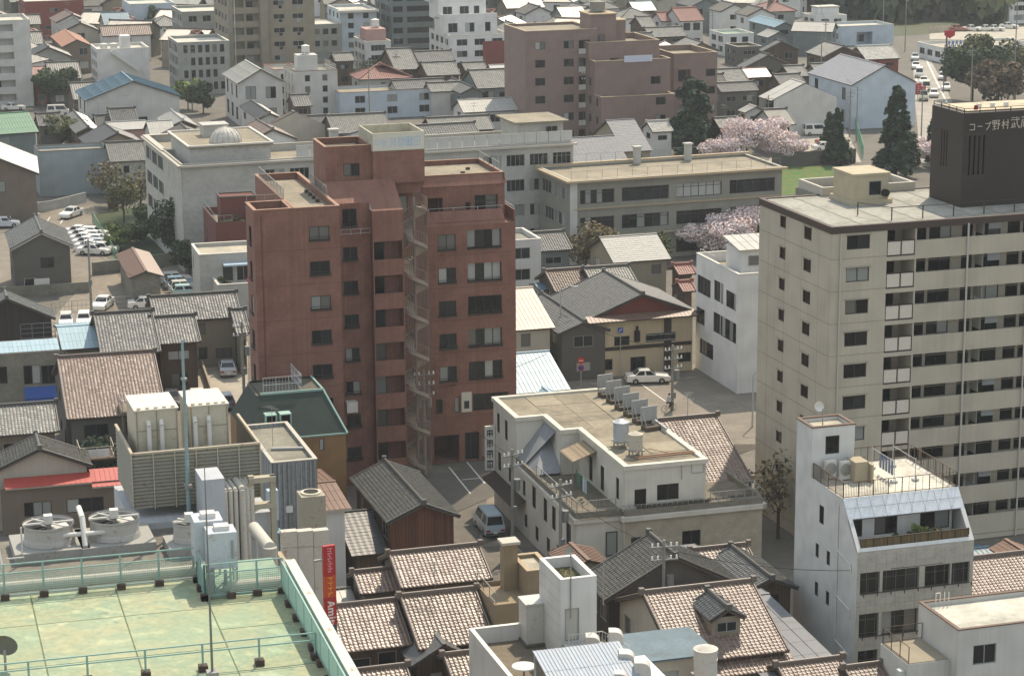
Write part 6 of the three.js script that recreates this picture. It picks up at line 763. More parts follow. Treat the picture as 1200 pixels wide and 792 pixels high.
{ // white plant building with a louvred screen and two chillers
  const h = 24, b = new Bld('plant_building', 'white plant building with grey louvred roof screen and pipes', 'building', null, { c: [153, 532], h, a: 17, xr: 304, yb: 497 }), W = b.w, D = b.d, g = b.walls, LM = M(0x8b8878, { t: 'rust', s: 4, r: .7 }), yb = b.pf('F', 153, 597)[1];
  // louvres: thin slats on four sides
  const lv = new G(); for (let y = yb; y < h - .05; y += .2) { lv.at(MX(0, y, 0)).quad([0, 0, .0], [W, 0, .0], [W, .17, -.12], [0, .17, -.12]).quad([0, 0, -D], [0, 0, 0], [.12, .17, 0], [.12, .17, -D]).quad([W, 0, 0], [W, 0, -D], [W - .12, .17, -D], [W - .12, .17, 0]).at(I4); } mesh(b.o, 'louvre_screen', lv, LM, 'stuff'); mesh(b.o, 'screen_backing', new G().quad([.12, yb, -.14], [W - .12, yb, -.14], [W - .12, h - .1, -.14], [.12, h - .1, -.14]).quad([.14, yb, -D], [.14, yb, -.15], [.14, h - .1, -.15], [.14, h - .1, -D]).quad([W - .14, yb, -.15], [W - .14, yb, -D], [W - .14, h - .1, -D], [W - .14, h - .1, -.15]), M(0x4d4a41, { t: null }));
  const fr = new G(); fr.box(-.03, h - .1, -.12, W + .03, h + .02, .04).box(-.03, h - .1, -D, .12, h + .02, -.12).box(W - .12, h - .1, -D, W + .03, h + .02, -.12); for (let i = 0; i <= 6; i++) fr.box(W * i / 6 - .03, yb - .1, .02, W * i / 6 + .03, h - .1, .05); mesh(b.o, 'screen_frame', fr, M(0xb3a994, { t: 'rust', s: 3 }));
  g.box(-.2, 0, -D - .3, W + .3, yb - .6, .9, ''); const x4 = b.pf('F', 225, 560)[0], x5 = b.pf('F', 251, 560)[0]; b.end(M(0xb9bcbe, { t: 'wall', s: 7 }));
  mesh(b.o, 'shaft', new G().box(x4, 0, .95, x5, b.pf('F', 240, 548, .9)[1], 3.2), M(0xb4b8bc, { t: 'wall', s: 5 }));
  mesh(b.o, 'deck', new G().box(.15, yb + .5, -D + .1, W - .15, yb + .7, -.16), RF.dark);
  for (const [x0, x1, nm] of [[159, 209, 'left'], [223, 268, 'right']]) { const a = b.pf('F', x0, 515, -2.2)[0], c = b.pf('F', x1, 515, -2.2)[0], o = thing('chiller_container', nm === 'left' ? 'cream container chiller by the corner of the louvred screen' : 'cream container chiller beside the tall pole in the louvred screen', 'chiller', 'container chillers', b.world(a, yb + .7, -2.2), b.a), w = c - a, hh = h - yb - .7 + 1.75, CM = M(0xc2bba6, { t: 'rust', s: 5, r: .6 }); mesh(o, 'body', new G().box(0, 0, -3.4, w, hh, 0), CM); mesh(o, 'lid', new G().box(-.06, hh, -3.46, w + .06, hh + .07, .06), M(0xd6d0c0, { t: 'rust', s: 4 }));
    const sm = new G(); for (const x of [.05, w / 2 - .03, w - .1]) sm.box(x, .02, .003, x + .06, hh - .05, .03); sm.box(.05, hh * .42, .002, w - .05, hh * .42 + .05, .025).box(.05, hh * .72, .002, w - .05, hh * .72 + .05, .025); mesh(o, 'seam', sm, M(0x8c8472, { t: null })); const pp = new G(); for (const x of nm === 'left' ? [w * .3, w * .6] : [w * .12, w * .48]) pp.tube([x, 0, .22], [x, hh * .8, .22], .13, .13, 10).tube([x, hh * .8, .22], [x, hh * .86, .02], .13, .13, 8); mesh(o, 'pipe', pp, MAT.white); const ff = new G(); for (let i = 0; i < 5; i++) ff.tube([w * (i + .5) / 5, hh + .06, -.15], [w * (i + .5) / 5, hh + .16, -.15], .12, .12, 8); mesh(o, 'lid_fitting', ff, CM); }
  // pipe rack to the right of the shaft
  const pr3 = new G(), xs = [257, 263, 269, 275, 283, 289, 294].map((x) => b.pf('F', x, 600, .9)[0]), yt = b.pf('F', 262, 575, 1.2)[1]; xs.forEach((x, i) => { const r = i === 4 ? .2 : .125; pr3.tube([x, 0, 1.3], [x, yt, 1.3], r, r, 10).tube([x, yt, 1.3], [x - .25, yt + .3, -1.4], r, r, 10); }); mesh(b.o, 'riser_pipe', pr3, M(0xcac6ba, { t: 'rust', s: 2, r: .5 }));
  const fx = b.pf('F', 297, 600, .9)[0]; mesh(b.o, 'pipe_frame', new G().box(fx - .3, 0, 1.0, fx, yt + .7, 1.3).box(fx + .9, 0, 1.0, fx + 1.2, yt + .6, 1.3).box(fx - .3, yt - 1.2, .9, fx + 1.2, yt - .9, 1.4).box(fx - .3, yt + .3, .9, fx + 1.2, yt + .6, 1.4), M(0xaba48f, { t: 'wall', s: 3 })); const d0 = P(297, 610, 21), d1 = P(316, 640, 21); const du = thing('duct', 'fat white duct pipe slanting beside the pipe risers', 'duct', null, V(0, 0, 0)); mesh(du, 'pipe', new G().tube([d0.x, 20.6, d0.z], [d1.x, 20.9, d1.z], .33, .33, 14), M(0xc0bcb0, { t: 'rust', s: 2 })); mesh(du, 'flange', new G().tube([d1.x, 19.8, d1.z], [d1.x, 20.95, d1.z], .36, .36, 14), M(0xb4b0a4, { t: 'rust', s: 2 })); mesh(du, 'support', new G().bar([d1.x, 0, d1.z], [d1.x, 19.8, d1.z], .3).bar([d0.x, 0, d0.z], [d0.x, 20.4, d0.z], .25), MAT.galv);
  // tall teal grey pole before the screen
  const pz = 1.1, px = b.pf('F', 221, 600, pz)[0], pt = b.pf('F', 214, 398, pz)[1], o = thing('mast', 'tall pale blue grey mast rising before the louvred screen', 'pole', null, b.world(px, yb - .6, pz), b.a); mesh(o, 'mast', new G().tube([0, 0, 0], [0, pt - yb + .6, 0], .13, .07, 10), M(0x8aa0a3, { r: .5, t: 'rust', s: 3 })); mesh(o, 'bracket', new G().cbox(0, 8, .1, .3, .12, .3).cbox(0, 2, .1, .4, .15, .3), MAT.steel);
}
{ // folded white screen, tan roof and the red vertical sign
  const h = 15.5, b = new Bld('screen_building', 'narrow white building with tan flat roof and folded white roof screen', 'building', null, { c: [346, 733], h, a: 17, xr: 382, yb: 651 }), W = b.w; b.box4().flat(RF.tan, { ph: .3, t: .18, cop: COP.tan }); b.end(M(0xb3aea2, { t: 'wall', s: 6 }));
  const q = P(331, 668, h - 1.6), o = thing('folded_screen', 'folded white billboard back of three tall panels', 'billboard', null, V(q.x, 0, q.z), b.a), y1 = h + .75; for (let i = 0; i < 3; i++) { const x = i * .98, z = i * .12, m = mesh(o, 'screen_panel', new G().box(x, h - 6, -.5 - z, x + .93, y1 - .1 * i - 1.0, .02 - z).box(x, y1 - .1 * i - .97, -.5 - z, x + .93, y1 - .1 * i, .05 - z), M(0xc3beb2, { t: 'rust', s: 5 })); } mesh(o, 'screen_post', new G().box(0, 0, -.45, .3, h - 6, -.1).box(3, 0, -.6, 3.3, h - 6, -.2), MAT.steel);
  const a1 = P(352, 575, h - 1), ct = thing('rooftop_cooler', 'square beige cooler with round fan top behind the folded screen', 'cooler', null, V(P(365, 612, 12).x, 12, P(365, 612, 12).z), b.a), CM = M(0x9f9886, { t: 'rust', s: 3 }); mesh(ct, 'cabinet', new G().box(-.8, -12, -.8, .8, 2.0, .8), CM); mesh(ct, 'fan_ring', new G().tube([0, 2.0, 0], [0, 2.12, 0], .66, .66, 18), M(0xc4bca6, { t: null })); mesh(ct, 'fan_grille', new G().tube([0, 2.1, 0], [0, 2.14, 0], .5, .5, 16), MAT.dark);
  const bl = thing('gas_cabinet', 'pale blue narrow cabinet on a stand beside the pipe frame', 'cabinet', null, V(P(320, 622, 12).x, 12, P(320, 622, 12).z), b.a); mesh(bl, 'cabinet', new G().box(-.35, .8, -.3, .35, 2.8, .3), M(0xa9b9c4, { t: 'rust', s: 2 })); mesh(bl, 'stand', new G().bar([-.3, -12, 0], [-.3, .8, 0], .08).bar([.3, -12, 0], [.3, .8, 0], .08).box(-.5, -.1, -.5, .5, 0, .5), M(0x6f8a96, { t: null }));
  const s = P(387, 732, h - 2.8), sg = thing('vertical_sign', 'tall red vertical sign with orange middle and white letters', 'sign', null, s, b.a + 8 * DEG), hs = 4.75, RD = M(0xb01f22, { r: .45, t: 'fine', s: 3 }), OR = M(0xc4471d, { r: .45, t: 'fine', s: 3 }); mesh(sg, 'panel', new G().box(-.36, hs * .63, -.12, .36, hs, .12), RD); mesh(sg, 'panel', new G().box(-.355, hs * .35, -.118, .355, hs * .625, .118), OR); mesh(sg, 'panel', new G().box(-.36, 0, -.12, .36, hs * .345, .12), RD); mesh(sg, 'lower_panel', new G().box(-.36, -1.1, -.12, .36, -.04, .12), M(0x4b545c, { t: null })); mesh(sg, 'bracket', new G().box(-.9, .5, -.08, -.36, .6, .08).box(-.9, 3.9, -.08, -.36, 4, .08).box(-.36, -16, -.1, -.2, -1.1, .1), MAT.steel);
  const font = await new FontLoader().loadAsync('fonts/droid/droid_sans_bold.typeface.json'); const put = (str, y, size, m) => { const t = new TextGeometry(str, { font, size, depth: .02, curveSegments: 3 }); t.rotateZ(-Math.PI / 2); t.translate(-size * .42, y, .122); mesh(sg, 'lettering', t, m); }; put('Amity', hs * .31, .42, M(0xd8d2c8, { t: null }));
  const gl = new G(), q2 = rng(5); for (const [y, n, m] of [[hs * .97, 5, 1]]) for (let i = 0; i < n; i++) { const yy = y - i * .3; gl.bar([-.14, yy, .13], [.16, yy - .02, .13], .035).bar([(q2() - .5) * .2, yy, .13], [(q2() - .5) * .3, yy - .22, .13], .035).bar([-.12, yy - .14, .13], [.1, yy - .22, .13], .03); } mesh(sg, 'lettering', gl, M(0xd89aa0, { t: null })); const g3 = new G(); for (let i = 0; i < 4; i++) { const yy = hs * .6 - i * .3; g3.bar([-.14, yy, .13], [.15, yy, .13], .035).bar([0, yy, .13], [(q2() - .5) * .25, yy - .2, .13], .035); } mesh(sg, 'lettering', g3, M(0xd9a92c, { t: null }));
  tree('hedge_shrub', 'round clipped shrub below the black slate lean-to', 'shrub', null, P(406, 672, 0), 4.4, 1.9, { tone: 'olive', n: 1500, size: .13, seed: 14, bare: .25 });
}
{ // white building at the bottom with a stair tower
  const h = 10, b = new Bld('white_building', 'white flat roofed building with parapet, stair tower and roof plant', 'building', null, { c: [603, 802], h, a: 17, xr: 725, yb: 737 }), g = b.walls, WW = M(0xcfcfcb, { t: 'wall', s: 8, r: .7 }); const D = b.d; b.box4({ L: [] }).flat(RF.brown, { ph: .95, t: .25, cop: MAT.white, ch: .05, co: .01 });
  const t = b.roofAt(657, 680, h + 4.2), tx = t.x, tz = t.z, tw = Math.abs(b.roofAt(700, 676, h + 4.2).x - tx), td = Math.abs(b.roofAt(628.5, 655, h + 4.2).z - tz), ty = h + 4.2, m = MX(tx, 0, tz), ops = [{ x: .25, y: h + .4, w: .9, h: 2.0, n: 1, r: .08, pm: M(0xb5b3aa, { t: 'fine', s: 2 }), k: 'd' }, { x: 1.55, y: h + 1.0, w: 1.15, h: 1.1, n: 2, r: .1, pm: MAT.glass3 }]; panel(g, m, tw, ty, ops.filter((o) => o.x + o.w < tw), h - .95); ops.filter((o) => o.x + o.w < tw).forEach((o) => fitOpening(b.o, g, m, o, MAT.frameA)); panel(g, MX(tx, 0, tz - td, -90 * DEG), td, ty, [], 0); panel(g, MX(tx + tw, 0, tz, 90 * DEG), td, ty, [], 0); panel(g, MX(tx + tw, 0, tz - td, 180 * DEG), tw, ty, [], 0); b.flat(M(0x6d6248, { t: 'roof', s: 4 }), { x: tx, z: tz, W: tw, D: td, h: ty, ph: .6, t: .25, cop: MAT.white, ch: .04, co: .01, name: 'tower_roof' });
  { const lf = []; for (let i = 1; i < 7; i++) lf.push(i); const j = new G(); for (const i of lf) j.box(tx - .008, h - 1 + i * .75, tz - td, tx - .002, h - .985 + i * .75, tz); mesh(b.o, 'siding_joint', j, M(0x8e8e8c, { t: null })); }
  b.end(WW); mesh(b.o, 'tower_moss', leaves(500, (q) => [tx + .35 + q() * (tw - .7), ty - .58, tz - .4 - q() * (td - .8), 0, 1, 0], TONE.olive, .07, 5), leafMat('a'), 'stuff');
  const lp = b.roofAt(617, 758, h - .95), lk = thing('roof_locker', 'tall white metal locker on the bottom white roof', 'cabinet', null, b.world(lp.x, h - .9, lp.z), b.a), LW = M(0xc3c1bb, { t: 'rust', s: 3, r: .5 }); mesh(lk, 'body', new G().box(0, 0, -1.5, 2.2, 2.5, 0), LW); mesh(lk, 'lid', new G().box(-.06, 2.5, -1.56, 2.26, 2.62, .06), LW); mesh(lk, 'door', new G().box(.05, .05, .01, 1.07, 2.4, .04), LW); mesh(lk, 'door', new G().box(1.12, .05, .01, 2.15, 2.4, .04), LW); mesh(lk, 'plinth', new G().box(-.1, -.05, -1.6, 2.4, .12, .3), M(0x57524a, { t: 'conc', s: 2 }));
  const sp = b.roofAt(660, 745, h - .95); { const st = new G(); for (let i = 0; i < 6; i++) st.box(tx + 2.3 + i * .28, h - .95, tz + .05, tx + 2.58 + i * .28, h + .15 - i * .19, tz + 1.1); st.box(tx + .1, h - .95, tz + .05, tx + 2.3, h + .3, tz + 1.2); mesh(b.o, 'entry_steps', st, WM.conc); railing(b.o, [[tx + .15, h + .3, tz + 1.1], [tx + 2.2, h + .3, tz + 1.1], [tx + 3.9, h - .8, tz + 1.1]], .9, MAT.white, { bars: 2, step: 1, bal: .2 }); }
  mesh(b.o, 'wall_pole', new G().tube([tx + .6, h + 1.8, tz + .08], [tx + .6, ty + 1.6, tz + .08], .04, .04, 6).tube([tx + 2.6, h + 2.4, tz + .08], [tx + 2.6, ty + 1.2, tz + .08], .03, .03, 6), MAT.steel); mesh(b.o, 'small_dish', new THREE.SphereGeometry(.35, 12, 6, 0, 6.3, 0, .8).rotateX(-1.4).translate(tx + .6, ty + 1.6, tz - .1), M(0x9b9b94, { t: null }));
  { const q = b.roofAt(718, 772, h - 1.2); mesh(b.o, 'side_annex', new G().box(b.w + .02, 0, q.z, b.w + 3.4, h - 1.2, 6), WW); }
  const hood = (px, py, s = 1) => { const y = h + .0, q = b.roofAt(px, py, y), o = thing('vent_hood', s > 1.05 ? 'larger curved white vent hood on the bottom white roof' : s < .95 ? 'small curved white vent hood low on the bottom white roof' : 'curved white vent hood raised on legs beside the blue flat roof', 'vent', 'curved vent hoods', b.world(q.x, y, q.z), b.a - .3), sh = new THREE.Shape(); sh.moveTo(0, 0); sh.lineTo(1.0, 0); sh.lineTo(1.0, .35); sh.quadraticCurveTo(1.0, 1.0, .35, 1.0); sh.lineTo(0, 1.0); const e = new THREE.ExtrudeGeometry(sh, { depth: .95, bevelEnabled: true, bevelSize: .03, bevelThickness: .03, bevelSegments: 1 }); s *= .8; e.scale(s, s, s); e.translate(-.5 * s, .6, -.5); mesh(o, 'hood', e, M(0xc6c4bd, { t: 'rust', s: 2, r: .5 })); mesh(o, 'legs', new G().bar([-.4, -1, -.4], [-.4, .6, -.4], .08).bar([.4, -1, -.4], [.4, .6, -.4], .08).bar([.4, -1, .35], [.4, .6, .35], .08).bar([-.4, -1, .35], [-.4, .6, .35], .08), MAT.galv); };
  hood(695, 772, 1); hood(722, 766, 1); hood(735, 793, 1.1); hood(753, 804, 1.1); hood(690, 790, .9); hood(728, 815, .9);
  const cs = b.roofAt(632, 792, h + .6), cn = thing('roof_canopy', 'pale blue grey corrugated canopy on the bottom white roof', 'canopy', null, b.world(cs.x, h - .95, cs.z), b.a); const cg = new G(); sheet(cg, basis([1, 0, 0], [0, .22, -1], [0, 1, .22], [0, 1.6, 3]), 5.2, 4.4, 'corr', 1); mesh(cn, 'corrugated_sheet', cg, tileMat(0x98a3ae, .55)); mesh(cn, 'post', new G().bar([.1, 0, 2.8], [.1, 1.6, 2.8], .1).bar([5.1, 0, 2.8], [5.1, 1.6, 2.8], .1).bar([.1, 0, -1.1], [.1, 2.4, -1.1], .1).bar([5.1, 0, -1.1], [5.1, 2.4, -1.1], .1), MAT.galv);
  const dp = b.roofAt(614, 797, h - .9), dd = thing('round_table', 'round white disc on a post on the brown roof', 'table', null, b.world(dp.x, h - .9, dp.z), 0); mesh(dd, 'disc', new G().tube([0, .8, 0], [0, .88, 0], .72, .7, 22), MAT.white); mesh(dd, 'post', new G().tube([0, 0, 0], [0, .8, 0], .06, .06, 8), MAT.steel);
}
{ const h = 7.2, b = new Bld('cream_house', 'cream house with blue grey flat roof behind the vent hoods', 'house', HG, { c: [745, 777], h, a: 17, xr: 836, yb: 748 }); b.box4({ F: [{ x: 1.6, y: h - 2, w: 1.2, h: 1.2, n: 1 }] }); mesh(b.o, 'roof', new G().box(-.25, h + .01, -b.d - .2, b.w + .25, h + .12, .3), M(0x546d7c, { t: 'roof', s: 6, r: .6 })); b.end(WM.cream); const p = b.roofAt(806, 783, h - 1.4); tank(b.o, p.x, h - 1.6, 1.4, .72, 1.9, M(0xc6c2b8, { t: 'rust', s: 3 }), .9); mesh(b.o, 'tank_base', new G().box(p.x - 1, 0, .4, p.x + 1, h - 1.6, 2.4), WM.cream); mesh(b.o, 'blue_door', new G().box(b.w - 1.3, 3, .01, b.w - .5, 5.2, .06), M(0x5f93b5, { t: null })); }
{ // tan house with chimney
  const h = 9, b = new Bld('tan_house', 'tan rendered house with square chimney beside the white stair tower', 'house', HG, { c: [618, 670], h, a: 17, xr: 648, yb: 651 }); const TN = M(0x8d7c62, { t: 'wall', s: 5 }); b.box4({ L: [{ x: b.d - 2.1, y: h - 3.2, w: .9, h: 1.4, n: 1 }, { x: b.d - 3, y: h - 6.6, w: .4, h: 1.2, n: 1 }] }).flat(RF.pale, { ph: .2, t: .2, cop: COP.tan }); const g = b.walls; g.box(-2.6, 0, -b.d + .2, -.01, h - 1.6, 1.2, 't').quad([-2.6, h - 1.9, 1.2], [0, h - 1.9, 1.2], [0, h - 1.9, -b.d + .2], [-2.6, h - 1.9, -b.d + .2]); g.box(-1.0, h - 2, -b.d + .6, -.05, h + 1.3, -b.d + 1.5); b.end(TN); mesh(b.o, 'chimney_cap', new G().box(-1.15, h + 1.3, -b.d + .45, .1, h + 1.48, -b.d + 1.65), COP.pale); railing(b.o, [[-2.5, h - 1.6, -b.d + .3], [-2.5, h - 1.6, 1.1]], .8, MAT.steel, { bars: 2, step: 1.4 }); }
{ // pale house bottom right
  const h = 8.6, b = new Bld('pale_house', 'pale plastered flat roofed house with brown roof edge and low balcony', 'house', HG, { c: [1124, 739], h, a: 17, w: 9, yb: 706 }); b.box4({ F: [{ ...b.rect('F', 1141, 755, 1168, 778), n: 2 }], L: [{ x: b.d - 5.2, y: h - 4.6, w: .9, h: 1.2, n: 1 }] }).flat(RF.white, { ph: .3, t: .15, cop: COP.brown }); const g = b.walls; g.box(-2.9, 0, -b.d + .6, -.01, h - 2.2, -b.d + 4.4, ''); b.end(WM.pale); railing(b.o, [[-2.8, h - 2.2, -b.d + 4.3], [-2.8, h - 2.2, -b.d + .7], [-.1, h - 2.2, -b.d + .7]], 1.1, M(0x5a4634, { t: 'rust', s: 2 }), { bars: 2, step: 1.2 }); mesh(b.o, 'balcony_floor', new G().box(-2.85, h - 2.19, -b.d + .7, -.1, h - 2.15, -b.d + 4.35), WM.tan); mesh(b.o, 'hatch', new G().bar([1, h, -b.d + .3], [1, h + .6, -b.d + .3], .05).bar([1.3, h, -b.d + .3], [1.3, h + .6, -b.d + .3], .05).bar([1, h + .6, -b.d + .3], [1.3, h + .6, -b.d + .3], .05).bar([1.6, h, -b.d + .3], [1.6, h + .6, -b.d + .3], .05).bar([1.9, h, -b.d + .3], [1.9, h + .6, -b.d + .3], .05), MAT.white); mesh(b.o, 'side_sign', new G().box(-3.3, h - 5.5, -b.d + 3.6, -2.92, h - 2.7, -b.d + 4.1), M(0xb9bdb8, { t: null })); }
// ---------- the school and the blocks behind ----------
const strip = (L, n, y, h, m = .5, gap = .5, o = {}) => Array.from({ length: n }, (_, i) => ({ x: m + (L - 2 * m) * i / n + gap / 2, y, w: (L - 2 * m) / n - gap, h, ...o }));
const block = (name, label, s) => {                               // flat roofed block with rows of windows
  const h = s.h ?? hb(s.c, s.by), b = new Bld(name, label, 'building', s.group ?? null, { c: s.c, h, a: s.a ?? 17, xr: s.xr, w: s.w, d: s.d, yb: s.yb, xb: s.xb }); b.fm = s.fm ?? MAT.frameA; const n = s.n ?? Math.max(1, Math.round(h / 3)), p = (h - .6) / n, wh = s.wh ?? 1.3;
  const mk = (L, k, f) => (k ? Array.from({ length: n }, (_, i) => strip(L, k, i * p + p * .36, Math.min(wh, p - .8), s.m ?? .7, s.gap ?? 1.2, { r: s.r ?? .14, n: s.pn })).flat() : []);
  b.box4({ F: s.F ? s.F(b, p) : mk(b.w, s.nf ?? Math.max(1, Math.round(b.w / 3.6))), L: s.L ? s.L(b, p) : mk(b.d, s.nl ?? Math.max(0, Math.round(b.d / 4))) }).flat(RF[s.roof ?? 'pale'], { ph: s.ph ?? .5, t: .2, cop: COP[s.cop ?? 'pale'] });
  if (s.more) s.more(b, h, p); b.end(WM[s.wall ?? 'pale']); return b;
};
block('school_building', 'long pale concrete school with white dome and roof railing', { c: [212, 193], h: 13.5, a: 18.5, xr: 672, d: 12, n: 4, wall: 'conc', roof: 'tan', ph: .9, nl: 0, gap: .5, wh: 1.5,
  F: (b, p) => [0, 1, 2, 3].flatMap((i) => strip(b.w - 10, 13, i * p + 1.1, 1.5, 0, .7, { n: 4, r: .15 }).map((o) => ({ ...o, x: o.x + 10 }))),
  more: (b, h) => { const g = b.walls; // deep west wing
    const ops = []; for (let i = 0; i < 4; i++) for (const [x, w] of [[1, 3.6], [5.2, 3.6], [9.4, 3.6], [14.2, 1.4], [17, 1.2], [20, 1.2]]) ops.push({ x, y: i * 3.2 + 1.1, w, h: 1.7, n: Math.max(1, Math.round(w / .9)), r: .12 });
    const m = MX(0.001, 0, -25.6, -90 * DEG); panel(g, MX(-.03, 0, -25.6, -90 * DEG), 25.6, h - .01, ops); ops.forEach((o) => fitOpening(b.o, g, MX(-.03, 0, -25.6, -90 * DEG), o, MAT.frameA)); panel(g, MX(14, 0, -12, 90 * DEG), 13.6, h, []); panel(g, MX(14, 0, -25.6, 180 * DEG), 14, h, []); b.flat(RF.tan, { x: 0, z: -12, W: 14, D: 13.6, h: h - .02, ph: .9, t: .25, cop: COP.pale, co: .25 }); mesh(b.o, 'eave', new G().box(-.5, h - .35, -25.8, -.04, h - .1, .5).box(-.5, h - .35, .01, b.w + .4, h - .1, .5), COP.pale);
    g.box(1.4, h - .8, -14, 11.4, h + 1.7, -1.2, 'd'); mesh(b.o, 'upper_roof', new G().box(1.1, h + 1.71, -14.3, 11.7, h + 1.9, -.9), RF.tan); mesh(b.o, 'upper_rim', new G().box(1.0, h + 1.905, -1.1, 11.8, h + 2.1, -.8).box(1.0, h + 1.905, -14.4, 11.8, h + 2.1, -14.1).box(1.0, h + 1.905, -14.1, 1.3, h + 2.1, -1.1).box(11.5, h + 1.905, -14.1, 11.8, h + 2.1, -1.1), COP.white);
    const p = b.roofAt(264, 165, h + 2), dm = mesh(b.o, 'dome', new THREE.SphereGeometry(2.0, 28, 10, 0, 6.2832, 0, 1.5708).scale(1, .95, 1).translate(p.x, h + 1.9, p.z), M(0xc9c6c0, { t: 'roof', s: .5, r: .6 })); const rb = new G(); for (let i = 0; i < 16; i++) { const t = i / 16 * 6.283; for (let k = 0; k < 6; k++) { const a = k / 6 * 1.57, c = (k + 1) / 6 * 1.57, f = (e) => [p.x + Math.cos(t) * Math.cos(e) * 2.02, h + 1.9 + Math.sin(e) * 1.92, p.z + Math.sin(t) * Math.cos(e) * 2.02]; rb.bar(f(a), f(c), .05); } } mesh(dm, 'dome_rib', rb, M(0x9c9a95, { t: null }));
    mesh(b.o, 'roof_box', new G().box(4.6, h + 1.9, -11, 7.6, h + 3.3, -8.6).box(4.4, h + 3.3, -11.2, 7.8, h + 3.45, -8.4), WM.conc); const up = mesh(b.o, 'parapet_panel', new G().box(14.5, h - .02, -.6, 14.6, h + 1.5, -.5), WM.pale); for (let i = 0; i < 22; i++) mesh(b.o, 'parapet_panel', cached('ppn', () => new G().box(0, 0, 0, 1.55, 1.35, .08).geo()), WM.pale).position.set(14.6 + i * 1.65, h + .1, -.45);
    g.box(b.w - 6.8, h - .8, -9, b.w - .6, h + 2.4, -2.2, 'd'); mesh(b.o, 'stair_roof', new G().box(b.w - 7.4, h + 2.41, -9.6, b.w, h + 2.6, -1.6), RF.tan); const w = windowMesh(b.o, 1.6, 1.0, 2, MAT.frameA); w.position.set(b.w - 3, h + .9, -2.15); mesh(b.o, 'chimney', new G().box(19, h + .1, -1.8, 20, h + 3, -.8).box(18.85, h + 3, -1.95, 20.15, h + 3.2, -.65), WM.conc); } });
block('school_wing', 'beige school wing with long window bands and railed roof', { c: [668, 212], h: 10.6, a: 19.5, xr: 917, d: 11, n: 3, wall: 'olive', roof: 'tan', ph: .25, nl: 2, gap: .6, wh: 1.6,
  F: (b, p) => [0, 1, 2].flatMap((i) => [[680, 720], [729, 784], [793, 846], [855, 908]].map(([x0, x1]) => { const a = b.pf('F', x0, 240)[0], c = b.pf('F', x1, 240)[0]; return { x: a, y: [.9, 4.45, 7.9][i] - .35, w: c - a, h: 1.75, n: 6, r: .3, tr: 1, fm: MAT.frameD }; })),
  more: (b, h) => { mesh(b.o, 'eave', new G().box(-.6, h + .08, -11.4, b.w + .5, h + .3, -10.8).box(-.6, h - .25, .01, b.w + .5, h + .02, .7).box(-.6, h - .25, -11, -.01, h + .02, .01), COP.tan); const s = new G(); for (const y of [3.3, 6.9]) s.box(.4, y, .002, b.w - .2, y + .16, .25); mesh(b.o, 'sill_band', s, COP.tan); for (const [x, y] of [[757, 194], [817, 190]]) { const p = b.roofAt(x, y, h); mesh(b.o, 'roof_pillar', new G().box(p.x - .4, h - .2, -10.6, p.x + .4, h + 1.9, -9.8).box(p.x - .55, h + 1.9, -10.75, p.x + .55, h + 2.1, -9.65), WM.conc); } railing(b.o, [[.3, h, -.2], [b.w - .2, h, -.2]], 1.1, MAT.steel, { bars: 1, step: 2, w: .04 }); railing(b.o, [[.3, h + .3, -10.9], [b.w - .2, h + .3, -10.9]], 1.1, MAT.steel, { bars: 1, step: 2, w: .04 }); mesh(b.o, 'corner_pier', new G().box(-.02, 0, .01, .9, h - .26, .2), WM.pale); } });
house('gymnasium', 'grey sloped hall roof between the school and its wing', 'school buildings', { e: [664, 202], xr: 742, he: 6, axis: 'x', ry: 163, p: .5, lod: 3, style: 'slate', roof: 'stone', wall: 'pale', a: 19, ant: false, nf: 0 });
block('white_office', 'white four storey office with slanted windows along its side', { c: [866, 322], h: 12, a: 17, w: 9, d: 11.2, n: 4, wall: 'white', roof: 'tan', ph: .95, cop: 'white', nf: 0, fm: MAT.frameD,
  L: (b) => [[817.5, 325, 833, 346], [837, 330, 848, 354], [851, 342, 863, 362], [816.5, 361, 826, 380], [836, 372, 863, 396], [820, 400, 836, 418], [840, 411, 865, 436], [820, 437, 836, 459]].map((r) => ({ ...b.rect('L', ...r), r: .15 })).filter((o) => o.w > .2),
  more: (b, h) => { const q = b.roofAt(868, 308, h - .9), m = q.x; b.walls.box(1.2, h - .95, -6.2, 7.6, h + 1.9, -2.4, 'd'); const w = windowMesh(b.o, 2.4, 1.0, 2, MAT.frameA); w.position.set(2, h + .3, -2.38); shedRoof(b.o, { x: .9, z: -2.1, W: 7, D: 4.4, he: h + 1.95, p: .16, style: 'wideseam', mat: RM.white, edge: EDGEW, name: 'stair_roof' }); railing(b.o, [[.3, h, -10.9], [.3, h, -7]], .5, MAT.white, { bars: 1 }); mesh(b.o, 'water_drum', new G().tube([6, h + 2.2, -8], [6, h + 3.2, -8], .7, .7, 14), MAT.dark); b.walls.box(-.015, 0, -4.6, -.001, h - .1, -4.5); } });
